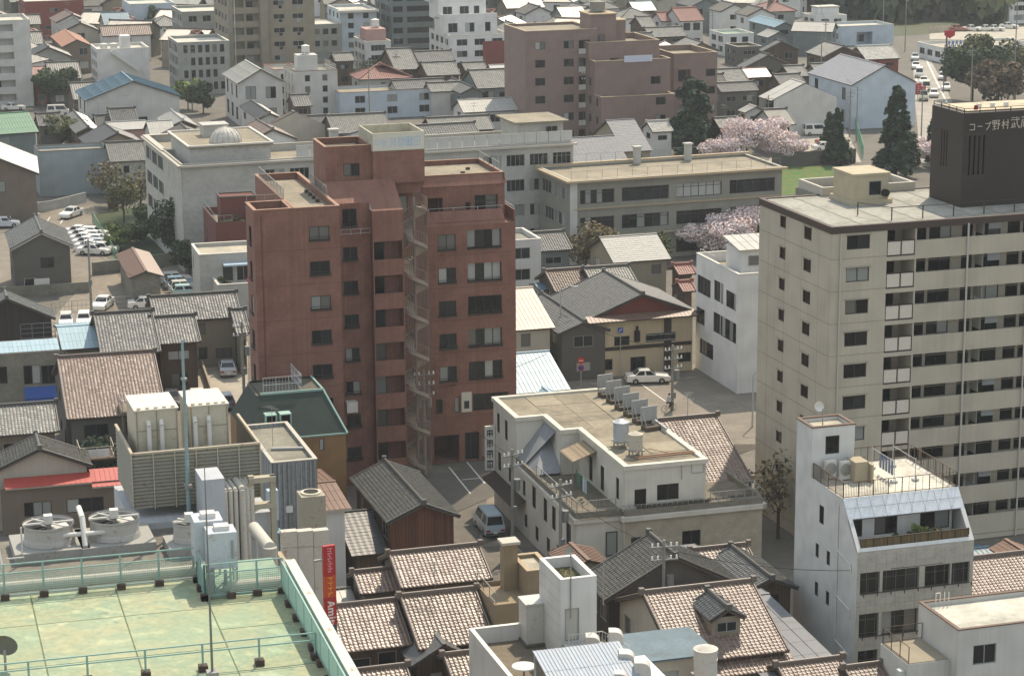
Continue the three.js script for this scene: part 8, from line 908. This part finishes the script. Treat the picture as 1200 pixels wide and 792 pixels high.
const fenceThing = (label, pts, h, m) => { const o = thing('fence', label, 'fence', null, V(0, 0, 0)); railing(o, pts.map(([x, y]) => { const p = P(x, y); return [p.x, 0, p.z]; }), h, m, { bars: 3, step: 2.4, bal: .5, w: .06, name: 'fence_frame' }); return o; }; fenceThing('green mesh fence beside the row of white cars', [[108, 262], [145, 322]], 1.6, M(0x4d7a62, { t: null })); fenceThing('thin wire fence along the gravel lot', [[60, 368], [200, 355]], 1.3, MAT.steel); fenceThing('green mesh fence beside the pale blue storehouse', [[1000, 140], [1012, 185]], 2, M(0x5f9a7d, { t: null }));
// ---------- cars ----------
const W1 = 0xd6d4cc, SI = 0xa9adb0; const cg = (x, y) => P(x, y, 0);
for (let i = 0; i < 6; i++) car('sedan', W1, 'white sedan in the tight row beside the green mesh fence', 'white cars in the tight row', cg(94 + i * 3.2, 276 + i * 4.4), 98); for (let i = 0; i < 5; i++) car('hatch', i === 3 ? SI : W1, 'white hatchback in the second row beside the green mesh fence', 'white cars in the tight row', cg(109 + i * 3.0, 278 + i * 4.6), 98);
car('sedan', W1, 'white sedan parked before the low concrete wall beside brown plastered house', 'cars in the upper car park', cg(27, 257), 60); car('sedan', W1, 'white sedan parked behind the dark clapboard house', 'cars in the upper car park', cg(83, 254), 200); car('hatch', 0xb9bfc4, 'pale hatchback behind the dark clapboard gable', 'cars in the upper car park', cg(6, 266), 80);
car('sedan', W1, 'white sedan alone on the gravel lot', 'cars around the gravel lot', cg(120, 361), 188); for (const [i, x, y, c] of [[0, 206, 332, W1], [1, 211, 337, 0x8ba5b5], [2, 216, 342, W1], [3, 220, 347, 0xb3d0d0]]) car('hatch', c, i === 0 ? 'white hatchback at the back of the row by the white house' : i === 1 ? 'blue grey hatchback in the row by the white house' : i === 2 ? 'white hatchback in the middle of the row by the white house' : 'pale green hatchback at the front of the row by the white house', 'cars around the gravel lot', cg(x, y), 75);
car('sedan', W1, 'white car tucked behind the long grey tiled roof', 'cars around the gravel lot', cg(172, 361), 80); car('hatch', W1, 'white hatchback above the pale blue shed beside its twin', 'cars around the gravel lot', cg(77, 382), 170); car('hatch', W1, 'white hatchback above the pale blue shed near the ribbed tile roof', 'cars around the gravel lot', cg(98, 381), 172);
car('sedan', SI, 'silver sedan seen from behind at the alley end', 'cars in the alley', cg(266, 437), 350); car('sedan', W1, 'white sedan facing out of the alley', 'cars in the alley', cg(231, 473), 168); car('sedan', 0x3a3a3c, 'dark grey sedan half under the speckled tile roof', 'cars in the alley', cg(201, 473), 168); car('hatch', 0x4a5a6a, 'blue grey hatchback below the alley wall', 'cars in the alley', cg(263, 476), 345);
car('van', 0x9fb0b8, 'pale blue van parked in the sunny court', null, cg(573, 622), 345); car('sedan', W1, 'white sedan parked before the beige corner shop', null, cg(759, 448), 84);
for (const [k, x, y, c, l] of [['van', 956, 158, W1, 'white van beside the cherry trees car park'], ['sedan', 972, 170, 0x8c2a2c, 'dark red sedan behind the small conifer'], ['sedan', 968, 176, W1, 'white sedan next to the dark red sedan'], ['hatch', 980, 189, W1, 'white hatchback behind the dark boundary wall and small conifer'], ['sedan', 962, 191, W1, 'white sedan behind the dark boundary wall'], ['hatch', 945, 192, W1, 'white hatchback behind the boundary wall by the blossom']]) car(k, c, l, 'cars in the cherry tree car park', cg(x, y), 80);
for (const [k, x, y, c, l] of [['sedan', 1073, 70, SI, 'silver car leading at the bend of the far road'], ['sedan', 1074, 80, W1, 'white car second from the bend of the far road'], ['van', 1078, 90, W1, 'white van in the middle of the far road queue'], ['van', 1086, 106, 0xc4bba4, 'cream van behind a white car in the far road queue'], ['sedan', 1083, 98, W1, 'white car just ahead of the cream van'], ['van', 1083, 117, 0xb9b39c, 'beige van beside the red banners'], ['sedan', 1095, 113, W1, 'white car opposite the red banners'], ['sedan', 1109, 105, W1, 'white car parked under the red board'], ['hatch', 1105, 93, SI, 'silver car parked under the red board']]) car(k, c, l, 'cars on the far road', cg(x, y), 190);
for (const [x, l] of [[1124, 'far parked car beside the red board'], [1140, 'far white car second in the row at the wood'], [1157, 'far white car third in the row at the wood'], [1167, 'far white car fourth in the row at the wood'], [1183, 'far pale car last in the row at the wood']]) car('sedan', x === 1124 ? 0xa05a4a : W1, l, 'cars parked before the wood', cg(x, x > 1180 ? 33 : 36), 110); car('sedan', W1, 'white car parked at the foot of the slab apartments', 'cars by the slab apartments', cg(15, 129), 80); car('van', W1, 'small white van beside the slab apartments', 'cars by the slab apartments', cg(68, 135), 80); car('sedan', W1, 'white car in the street behind the dark red block', 'cars by the slab apartments', cg(104, 38), 100);
// ---------- poles, signs, lamps ----------
utilityPole('utility pole with transformers before the spiral fire stair', P(498, 556), 9.5, .3, { cans: 2, arms: 3 }); utilityPole('utility pole with white insulators before the corner shop', P(788, 480), 6.4, .4, { cans: 1, arms: 3 }); utilityPole('utility pole beside the cream block street side', P(601, 648), 8.5, .6, { cans: 1, arms: 2 }); utilityPole('utility pole near the cream block corner with crossed arms', P(657, 690), 8.6, .6, { cans: 1, arms: 2 }); utilityPole('utility pole beside the bright tiled roof', P(777, 790), 9.6, .2, { cans: 1, arms: 2 }); utilityPole('utility pole before the brown stepped apartments', P(688, 168), 12, .3, { cans: 1 }); utilityPole('utility pole beside the long grey fence left', P(107, 372), 9, .3, { cans: 0, arms: 1 }); utilityPole('utility pole in the alley by red brown block', P(286, 470), 8, .3, { cans: 1 });
const lampPost = (label, p, h) => { const o = thing('street_lamp', label, 'street lamp', null, p); mesh(o, 'post', new G().tube([0, 0, 0], [0, h, 0], .09, .06, 8).tube([0, h, 0], [.5, h + .5, .2], .05, .04, 6).tube([.5, h + .5, .2], [1.3, h + .4, .4], .04, .04, 6), MAT.galv); mesh(o, 'lamp_head', new G().cbox(1.5, h + .38, .45, .6, .12, .25), MAT.galv); return o; }; lampPost('tall street lamp between blue and brown roofs', P(657, 434), 8.5); lampPost('street lamp beside the white walled office', P(882, 500), 5);
for (const [x, y, h, l] of [[1137, 152, 14, 'tall thin pole behind the dark rooftop sign'], [1188, 122, 20, 'tall thin mast rising from the wood'], [1106, 108, 9, 'pole before the roundish tree by the far road'], [1004, 165, 9, 'wooden pole beside the green mesh fence'], [996, 160, 8, 'grey pole beside the pale blue storehouse'], [1080, 165, 9, 'brown pole below the red banners'], [962, 108, 11, 'pole along the narrow lane'], [967, 85, 11, 'pole further up the narrow lane'], [1061, 60, 14, 'thin pole at the bend of the far road'], [1035, 45, 14, 'thin pole behind the blue walled warehouse'], [733, 45, 16, 'thin mast among the far red roofs'], [835, 60, 9, 'pole beside the white cube house'], [433, 148, 12, 'rod behind the rooftop sign of the red brown block'], [420, 115, 8, 'pole behind the pale blue workshop'], [465, 112, 8, 'pole beside the garden behind the workshop'], [559, 60, 14, 'lamp pole before the white stepped apartments'], [225, 130, 12, 'pole beside the tree behind the school dome'], [900, 160, 7, 'short pole beside cherry blossom']]) { const o = thing('thin_pole', l, 'pole', 'thin poles of the town', P(x, y)); mesh(o, 'pole', new G().tube([0, 0, 0], [0, h, 0], .13, .08, 7), POLE); mesh(o, 'crossarm', new G().cbox(0, h - .6, 0, 1.6, .1, .1).cbox(0, h - 1.3, 0, 1.2, .08, .08), POLE); }
{ const o = thing('red_board', 'red board on a tall post by the far road', 'sign', null, P(1108, 100)); mesh(o, 'post', new G().tube([0, 0, 0], [0, 9.6, 0], .2, .16, 8), M(0x5b4f48, { t: null })); const s = new THREE.Shape(); s.moveTo(-1, 1.3); s.lineTo(1, 1.3); s.lineTo(1, .4); s.lineTo(0, -.2); s.lineTo(-1, .4); mesh(o, 'board', new THREE.ExtrudeGeometry(s, { depth: .3, bevelEnabled: false }).translate(.5, 9.3, .1), M(0xa6242a, { t: null })); for (const [x, l] of [[1076, 'taller red banner with white marks beside the beige van'], [1082, 'shorter red banner beside the beige van']]) { const p = P(x, 117), q = thing('red_banner', l, 'sign', 'red banners', p, 17 * DEG); mesh(q, 'banner', new G().box(-.5, 1, -.1, .5, x < 1080 ? 3.1 : 2.6, .1), M(0xb9353a, { t: null })); const k = new G(); for (let i = 0; i < 4; i++) k.box(-.25, 1.3 + i * .4, .102, .25, 1.36 + i * .4, .12).box(-.04, 1.2 + i * .4, .103, .04, 1.5 + i * .4, .121); mesh(q, 'lettering', k, MAT.white); mesh(q, 'post', new G().bar([0, -.05, 0], [0, 1, 0], .1), MAT.steel); } }
{ const o = thing('road_sign', 'round red no-entry sign over blue disc beside blue roof', 'road sign', null, P(681, 452)); mesh(o, 'post', new G().tube([0, 0, 0], [0, 2.9, 0], .04, .04, 8), MAT.galv); mesh(o, 'no_entry_disc', new G().tube([0, 2.6, 0], [0, 2.6, .05], .34, .34, 18), M(0xb3241f, { t: null })); mesh(o, 'white_bar', new G().cbox(0, 2.6, .06, .44, .09, .02), MAT.white); mesh(o, 'blue_disc', new G().tube([0, 1.85, 0], [0, 1.85, .05], .3, .3, 18), M(0x30407f, { t: null })); mesh(o, 'red_ring', new THREE.TorusGeometry(.28, .04, 6, 18).translate(0, 1.85, .05), M(0xb3241f, { t: null })); const s = thing('road_sign', 'square blue road sign on corner shop wall', 'road sign', null, P(727, 442)); mesh(s, 'post', new G().tube([0, 0, 0], [0, 4.8, 0], .04, .04, 8), MAT.galv); mesh(s, 'panel', new G().cbox(0, 4.9, .05, .55, .55, .04), M(0x2f4fa0, { t: null })); mesh(s, 'symbol', new G().bar([-.15, 4.75, .08], [.12, 5.05, .08], .07).bar([-.02, 4.95, .08], [.16, 4.95, .08], .07), MAT.white); }
wire('sagging overhead wire across the parking court', P(498, 556).setY(8.6), P(601, 648).setY(7.9), .5); wire('overhead wire from the stair pole towards the court', P(498, 556).setY(7.6), P(640, 500).setY(7), .5); wire('overhead wire along the cream block', P(601, 648).setY(8), P(657, 690).setY(8), .25); wire('overhead wire below the sloped white block', P(657, 690).setY(7.8), P(777, 790).setY(9), .5); wire('overhead wire reaching from the bright tiled roof', P(777, 790).setY(9), P(1100, 800).setY(8.5), 1);
{ const kb = new G(); for (const [a, c] of [[[692, 450], [816, 443]], [[604, 642], [664, 700]], [[640, 470], [668, 462]]]) { const A = P(...a), B = P(...c); kb.bar([A.x, .03, A.z], [B.x, .03, B.z], .18, .2); } structure('kerb', kb, CONCRETE); }
for (const [a, c, h, l] of [[[962, 108], [967, 85], 10.4, 'wire along the narrow lane'], [[967, 85], [960, 60], 10.4, 'wire up the far end of the narrow lane'], [[1004, 165], [962, 108], 8.6, 'wire from the wooden pole to the lane'], [[788, 480], [657, 434], 6, 'wire from the corner shop pole to the street lamp'], [[688, 168], [835, 60], 9, 'wire beyond the brown stepped apartments'], [[107, 372], [286, 470], 7.8, 'wire above the left tiled roofs']]) wire(l, P(...a).setY(h), P(...c).setY(h), .6);
// ---------- trees ----------
conifer('cedar_tree', 'big dark cedar behind the school wing', 'conifers', P(812, 182), 12.6, 5.4, { seed: 2, n: 12000, size: .32, shape: .42 }); conifer('fir_tree', 'pointed dark fir before the pale blue storehouse', 'conifers', P(1050, 208), 14, 4.2, { seed: 3, n: 10500, size: .28, shape: .6 }); conifer('fir_tree', 'small dark conifer in the cherry tree car park', 'conifers', P(981, 192), 8.6, 2.6, { seed: 5, n: 7500, size: .26 }); conifer('fir_tree', 'slim conifer beside the gable house and narrow lane', 'conifers', P(972, 172), 5.6, 1.7, { seed: 6, n: 4200, size: .24 }); conifer('fir_tree', 'half hidden conifer beside the dark rooftop sign', 'conifers', P(1096, 190), 8, 2.6, { seed: 7, n: 6500, size: .28 });
for (const [x, y, h, r, l] of [[875, 192, 7.8, 5.0, 'broad cherry tree in full blossom behind the school wing'], [920, 192, 5.2, 4.2, 'low cherry tree in blossom beside the car park'], [846, 196, 5.2, 3.6, 'cherry blossom tree beside the big dark cedar'], [905, 178, 6, 3.6, 'cherry blossom tree before the pale gable house'], [848, 302, 5.6, 4.4, 'cherry tree in blossom behind the white office roof'], [878, 296, 6.4, 4.2, 'cherry tree in blossom beside the beige block'], [822, 300, 4.6, 3.2, 'small cherry tree in blossom before the school wing'], [1190, 118, 6, 4, 'pale cherry tree at the edge of the wood'], [1068, 196, 5, 3.2, 'cherry tree in blossom behind the pointed fir'], [1103, 196, 5, 3, 'cherry tree in blossom beside the dark rooftop sign']]) tree('cherry_tree', l, 'tree', 'cherry trees in blossom', P(x, y), h, r, { tone: 'blossom', n: 7000, size: .13, blobs: 18, seed: x, bare: .22, limbs: 12 });
for (const [x, y, h, r, t, l, n] of [[205, 308, 9, 3.0, 'ever', 'tall green bush against the school side wall', 3600], [172, 268, 3.4, 2.4, 'ever', 'dark shrub below the bare twiggy school tree', 1500], [188, 282, 4.2, 2.6, 'ever', 'dense shrub between school garden and side wall', 1700], [160, 285, 2.6, 2, 'olive', 'low olive shrub behind the brown storage shed', 1100], [222, 322, 4.5, 2.4, 'ever', 'low green bush beside the white house', 1600], [140, 292, 3.4, 2.2, 'lime', 'yellow green shrub beside the green mesh fence', 1600], [145, 260, 7, 3, 'olive', 'thin leaved tree in the school garden', 900], [70, 212, 5, 3.4, 'olive', 'olive green tree beside the upper car park', 2400], [88, 205, 4.4, 2.4, 'olive', 'small olive tree behind the upper car park', 1500], [72, 178, 7.5, 4.4, 'olive', 'round dark garden tree behind low grey blue house', 3800], [66, 125, 8.5, 4.0, 'ever', 'leafy tree beside the clinic', 3000], [220, 128, 6, 3.0, 'lime', 'light green tree beside the blue gabled hall', 2000], [238, 133, 6, 3, 'ever', 'dark tree behind the school dome', 1800], [372, 112, 6, 3.2, 'ever', 'dark leafy tree beside the white house with tank', 1800], [440, 106, 6.5, 4.2, 'ever', 'tree clump behind the pale blue workshop', 2600], [462, 104, 5, 3.2, 'olive', 'olive tree behind the pale blue workshop', 1600], [687, 318, 6.2, 4.0, 'bud', 'budding brownish tree before the school wing', 2600], [722, 300, 4.4, 2.6, 'olive', 'dark garden tree below the school windows', 1500], [770, 310, 4.2, 2.2, 'olive', 'small tree beside the yellow plastered house', 1300], [772, 182, 5, 2.8, 'ever', 'green shrub beside the steep tan house', 1600], [585, 72, 7, 3, 'ever', 'tree between white and brown stepped apartments', 1400], [108, 14, 14, 6, 'ever', 'tall tree behind the dark red block', 2400], [183, 45, 9, 3, 'ever', 'slim tree beside the pale blue warehouse', 1400], [912, 630, 7, 2.8, 'bud', 'nearly bare tree between cream block and sloped white block', 420], [165, 252, 8, 4, 'bud', 'bare twiggy tree beside the school', 700], [128, 242, 7, 3, 'bud', 'second bare twiggy tree in the school garden', 500], [1140, 118, 11, 6.5, 'ever', 'large round evergreen beside the far road', 6500], [1170, 132, 10, 6, 'brown', 'brownish spring tree behind the dark rooftop sign', 4200], [1195, 100, 9, 6, 'olive', 'olive tree at the edge of the wood', 3600], [1148, 84, 8, 5, 'olive', 'tree behind the large round evergreen', 2600], [865, 606, 3, 1.2, 'ever', 'small plant at the end of the cream terrace', 400]]) tree('garden_tree', l, 'tree', 'trees of the town', P(x, y), h, r, { tone: t, n, size: y > 250 ? .17 : y > 150 ? .22 : .3, seed: x + y, bare: .18, blobs: 16, limbs: 9 });
for (let i = 0; i < 13; i++) { const x = 652 + i * 0, q = 0; }
{ // far wood, one mass
  const q = rng(21), c = [], tr = []; const geo = leaves(420, (q) => { const [x, y, z, l] = ball(q); return [x, y * .9, z, x, y + .3, z]; }, tone(.9, .9, .9, .3), .16, 9), mat = leafMat('a'), N = 240, im = new THREE.InstancedMesh(geo, mat, N), o = new THREE.Object3D(), col = new THREE.Color(); const tk = [[.05, .07, .035], [.075, .085, .045], [.10, .085, .06], [.12, .13, .06], [.045, .055, .04]];
  for (let i = 0; i < N; i++) { const px = 940 + q() * 290, py = -26 + q() * 52, p = P(px, py - (px < 1000 ? 10 : 0), 0), s = 4 + q() * 4; o.position.set(p.x, s * .75, p.z); o.scale.set(s, s * (1 + q() * .4), s); o.rotation.y = q() * 6; o.updateMatrix(); im.setMatrixAt(i, o.matrix); const k = tk[Math.floor(q() * 5)]; im.setColorAt(i, col.setRGB(...k)); } im.name = 'woodland'; im.castShadow = im.receiveShadow = true; im.userData = { kind: 'stuff', label: 'mixed spring wood filling the far edge of town', category: 'wood' }; scene.add(im);
  const g = new G(); gq(g, [[930, -40], [1240, -40], [1240, 28], [1000, 46], [950, 20]].map(([x, y]) => P(x, y, 0)), -.02); structure('wood_floor', g, M(0x5b5440, { t: 'grass', s: 9 }));
}
// ---------- cyclist ----------
{ const p = P(784, 482), o = thing('bicycle', 'small bicycle ridden beside the street pole', 'bicycle', null, p, 30 * DEG), BM = M(0x2a2c30, { r: .4, t: null }); for (const x of [-.52, .52]) mesh(o, 'wheel', new THREE.TorusGeometry(.32, .025, 6, 20).translate(x, .34, 0), CAR.tyre); mesh(o, 'frame', new G().tube([-.52, .34, 0], [-.15, .8, 0], .02).tube([-.15, .8, 0], [.4, .85, 0], .02).tube([.4, .85, 0], [0, .35, 0], .02).tube([0, .35, 0], [-.15, .8, 0], .02).tube([.52, .34, 0], [.38, 1.0, 0], .02).tube([0, .35, 0], [-.52, .34, 0], .02), BM); mesh(o, 'saddle', new G().cbox(-.18, .88, 0, .28, .07, .16), BM); mesh(o, 'handlebar', new G().tube([.36, 1.02, -.26], [.36, 1.02, .26], .018), MAT.galv);
  const per = thing('person', 'person in pale shirt and dark trousers riding the bicycle', 'person', null, p.clone(), 30 * DEG); const cap = []; const C = (a, b, r0, r1, k) => cap.push([V(...a), V(...b), r0, r1, k]); C([-.15, .98, 0], [-.02, 1.42, 0], .15, .17, 1); C([-.02, 1.42, -.16], [-.02, 1.42, .16], .08, .08, 1); C([-.02, 1.45, 0], [.03, 1.56, 0], .06, .055, 2); for (const s of [-1, 1]) { C([-.15, .95, s * .09], [.22, .78 + s * .05, s * .11], .095, .07, 0); C([.22, .78 + s * .05, s * .11], [.08, .42 + s * .1, s * .11], .065, .045, 0); C([.08, .4 + s * .1, s * .11], [.22, .36 + s * .1, s * .11], .045, .035, 3); C([-.02, 1.4, s * .2], [.14, 1.18, s * .24], .055, .042, 1); C([.14, 1.18, s * .24], [.34, 1.06, s * .22], .04, .032, 2); for (let f = 0; f < 4; f++) C([.34, 1.06, s * (.2 + f * .014)], [.385, 1.035 - .004 * f, s * (.19 + f * .018)], .014, .011, 2); C([.33, 1.06, s * .2], [.37, 1.03, s * .175], .013, .011, 2); } C([.04, 1.64, 0], [.05, 1.7, 0], .09, .1, 2); C([.13, 1.655, 0], [.15, 1.645, 0], .018, .014, 2);
  const sd = (x, y, z) => { let d = 9, kd = 9, kk = 0; for (const [a, b, r0, r1, k] of cap) { const bx = b.x - a.x, by = b.y - a.y, bz = b.z - a.z, t = Math.max(0, Math.min(1, ((x - a.x) * bx + (y - a.y) * by + (z - a.z) * bz) / (bx * bx + by * by + bz * bz))), e = Math.hypot(x - a.x - bx * t, y - a.y - by * t, z - a.z - bz * t) - (r0 + (r1 - r0) * t), h = Math.max(0, .03 - Math.abs(d - e)) / .03; if (e < kd) { kd = e; kk = k; } d = Math.min(d, e) - h * h * .03 / 4; } return [d, kk]; };
  const N = 72, S = 1.0, cx = .06, cy = 1.05, mc = new MarchingCubes(N, BM, false, false, 120000); for (let k = 0; k < N; k++) for (let j = 0; j < N; j++) for (let i = 0; i < N; i++) mc.field[i + N * (j + N * k)] = -sd(cx + (i / N * 2 - 1) * S, cy + (j / N * 2 - 1) * S, (k / N * 2 - 1) * S)[0]; mc.isolation = 0; mc.update(); const n = mc.count, pa = new Float32Array(n * 3), na = new Float32Array(n * 3), ca = new Float32Array(n * 3), CC = [[.03, .03, .04], [.42, .44, .46], [.5, .3, .22], [.03, .03, .03]]; for (let v = 0; v < n; v++) { const x = mc.positionArray[v * 3] * S + cx, y = mc.positionArray[v * 3 + 1] * S + cy, z = mc.positionArray[v * 3 + 2] * S; pa.set([x, y, z], v * 3); na.set([mc.normalArray[v * 3], mc.normalArray[v * 3 + 1], mc.normalArray[v * 3 + 2]], v * 3); ca.set(CC[sd(x, y, z)[1]], v * 3); } const bg = new THREE.BufferGeometry(); bg.setAttribute('position', new THREE.BufferAttribute(pa, 3)); bg.setAttribute('normal', new THREE.BufferAttribute(na, 3)); bg.setAttribute('color', new THREE.BufferAttribute(ca, 3)); mesh(per, 'body', bg, new THREE.MeshStandardMaterial({ vertexColors: true, roughness: .85 })); mesh(per, 'hair', new THREE.SphereGeometry(.118, 14, 10, 0, 6.3, 0, 1.75).rotateZ(.35).translate(.035, 1.69, 0), M(0x14110f, { t: null })); mesh(per, 'eye', new THREE.SphereGeometry(.012, 6, 5).translate(.135, 1.68, .035), CAR.tyre); mesh(per, 'eye', new THREE.SphereGeometry(.012, 6, 5).translate(.135, 1.68, -.035), CAR.tyre); }
// ---------- filler houses of the dense old town ----------
{
  const inOBB = (b, x, z, m) => { const dx = x - b.o.position.x, dz = z - b.o.position.z, lx = dx * b.u.x + dz * b.u.z, lz = -(dx * b.v.x + dz * b.v.z); return lx > -m && lx < b.w + m && lz < m && lz > -b.d - m; };
  const KEEP = [[[895, 235], [1015, 235], [1010, 145], [915, 140], [835, 150], [820, 205]], [[1060, 50], [1240, 20], [1240, 260], [1010, 215], [1040, 150], [1070, 140]], [[925, -60], [1260, -60], [1260, 60], [1000, 48], [940, 18]], [[-40, 345], [-40, 240], [110, 235], [230, 235], [300, 300], [300, 350], [230, 480], [195, 480], [200, 400], [60, 400]], [[935, 15], [958, 15], [972, 110], [1010, 215], [980, 215]], [[640, 330], [680, 380], [700, 470], [900, 520], [900, 430], [820, 440], [800, 300], [780, 330], [790, 440], [690, 450]], [[480, 540], [610, 530], [640, 680], [560, 640], [480, 600]], [[640, 420], [900, 420], [900, 255], [640, 250]], [[780, 335], [1130, 335], [1130, 140], [825, 140]], [[0, 140], [45, 120], [75, 120], [70, 140], [0, 145]]];
  const pip = (poly, x, y) => { let r = false; for (let i = 0, j = poly.length - 1; i < poly.length; j = i++) { const [xi, yi] = poly[i], [xj, yj] = poly[j]; if ((yi > y) !== (yj > y) && x < (xj - xi) * (y - yi) / (yj - yi) + xi) r = !r; } return r; };
  const TP = [], q = rng(99), rs = ['silver', 'grey', 'silver', 'dark', 'silver', 'grey', 'rosy', 'red', 'pale', 'dark', 'silver', 'grey', 'brown', 'silver', 'silver', 'old'], ws = ['wood', 'pale', 'cream', 'dgrey', 'grey', 'tan', 'white', 'slate']; const n0 = FOOT.length;
  for (let i = 0; i < 16; i++) { R = rng(500 + i * 3); const W = 7.5 + q() * 3.5, D = 7 + q() * 3, roof = rs[i], metal = ['pale', 'paleblue', 'white'].includes(roof), s = { W, D, roof, wall: ws[Math.floor(q() * ws.length)], axis: q() < .5 ? 'x' : 'z' }; const pos = [600, 300]; const b = house('town_house', `house with ${CN[roof] ?? 'weathered grey'} ${metal ? 'metal' : 'tiled'} roof and ${WN[s.wall]} walls in the dense old town`, 'small houses of the old town', { e: [600, 300 - 0], w: W, d: D, he: 4.8 + q() * 1.2, roof, wall: s.wall, axis: s.axis, style: metal ? 'seam' : 'kawara', lod: 3, ov: .35, hip: q() < .2, nf: 1, nl: 1, ant: i % 3 === 0 }); b.used = false; TP.push(b); FOOT.pop(); }
  let cnt = 0; const MARK = [[20, 60, 'slab apartments'], [60, 15, 'dark red block'], [145, 70, 'clinic'], [150, 112, 'blue gabled hall'], [230, 80, 'grey stepped office'], [310, 60, 'tan apartment tower'], [300, 112, 'white gable house'], [370, 112, 'white house with tank'], [460, 125, 'pale blue workshop'], [485, 30, 'grey green office'], [550, 50, 'white stepped apartments'], [420, 152, 'faded rooftop sign'], [560, 150, 'long school roof'], [650, 90, 'brown stepped apartments'], [740, 15, 'brown apartments tank'], [810, 15, 'far red roofs'], [870, 52, 'white cube house'], [950, 70, 'narrow lane'], [1015, 40, 'blue walled warehouse'], [1040, 110, 'pale blue storehouse'], [970, 5, 'far wood'], [620, 5, 'rose brown slate house'], [740, 180, 'steep tan house'], [100, 160, 'low grey blue house'], [20, 150, 'green metal roof'], [410, 30, 'pale blue office'], [180, 20, 'blank blue grey warehouse'], [680, 330, 'brown striped roof'], [900, 120, 'cherry trees']]; const SEE = [[395, 10, 460, 70], [458, 0, 514, 66], [505, 0, 600, 84], [610, 0, 845, 168], [205, 10, 262, 110], [98, 40, 182, 96], [0, 0, 37, 127], [320, 70, 396, 139], [262, 70, 336, 136], [97, 92, 213, 132], [1000, 62, 1080, 152], [985, 25, 1050, 54], [850, 35, 895, 78], [1060, 50, 1130, 130], [264, 0, 366, 90], [840, 78, 968, 160], [395, 100, 522, 141]]; const A0 = 17 * DEG, u = V(Math.cos(A0), 0, -Math.sin(A0)), v = V(-Math.sin(A0), 0, -Math.cos(A0)), foot = FOOT.slice();
  for (let j = 0; j < 60; j++) for (let i = -26; i < 30; i++) {
    const d = j * 11 + 225, x = i * 11.6 + (j % 2) * 3, c = V(0, 0, 0).addScaledVector(u, x + (q() - .5) * 2).addScaledVector(v, d + (q() - .5) * 2), pr = proj(c.clone().setY(5)); const T = TP[Math.floor(q() * TP.length)], rt = Math.floor(q() * 4) * 90; if (i % 7 === 3) continue; if ((pr[0] > 292 && pr[0] < 596 && pr[1] > 195) || (pr[0] > 895 && pr[1] > 235) || (pr[0] > 192 && pr[0] < 640 && pr[1] > 172) || (pr[0] > 650 && pr[0] < 900 && pr[1] > 195 && pr[1] < 262) || (pr[0] > 625 && pr[0] < 785 && pr[1] > 60 && pr[1] < 140) || (pr[0] > 272 && pr[0] < 358 && pr[1] < 72) || cnt > 250) continue;
    if (pr[0] < -70 || pr[0] > 1270 || pr[1] > 350 || pr[1] < -40) continue; const g0 = proj(c.clone().setY(0)); if (KEEP.some((k) => pip(k, g0[0], g0[1]))) continue;
    const a = A0 + rt * DEG + (q() - .5) * .1, uu = V(Math.cos(a), 0, -Math.sin(a)), vv = V(-Math.sin(a), 0, -Math.cos(a)), o = c.clone().addScaledVector(uu, -T.w / 2).addScaledVector(vv, -T.d / 2); let hit = false; { const s = 2775 / pr[2] * 6, ty = proj(c.clone().setY(8))[1]; if (SEE.some(([x0, y0, x1, y1]) => g0[1] > y1 - 3 && pr[0] + s > x0 && pr[0] - s < x1 && ty < y1 - 4)) continue; }
    for (let s = 0; s <= 4 && !hit; s++) for (let t = 0; t <= 4 && !hit; t++) { const P0 = o.clone().addScaledVector(uu, T.w * s / 4).addScaledVector(vv, T.d * t / 4); for (const f of foot) if (inOBB(f, P0.x, P0.z, .3)) { hit = true; break; } } if (hit) continue;
    if (!T.used) { T.used = true; T.o.position.copy(o); T.o.rotation.y = a; T.l = T.o.userData.label.replace(' in the dense old town', ''); } else dup(T.o, o, a); { const k = MARK.reduce((b, m) => (Math.hypot(m[0] - pr[0], m[1] - pr[1]) < Math.hypot(b[0] - pr[0], b[1] - pr[1]) ? m : b)); scene.children[scene.children.length - 1] && ((cnt && T.n ? scene.children[scene.children.length - 1] : T.o).userData.label = `${T.l} near the ${k[2]}`); T.n = 1; } foot.push({ o: { position: o }, u: uu, v: vv, w: T.w, d: T.d }); cnt++;
  }
  for (const T of TP) if (!T.used) scene.remove(T.o);
}
renderer.render(scene, camera);
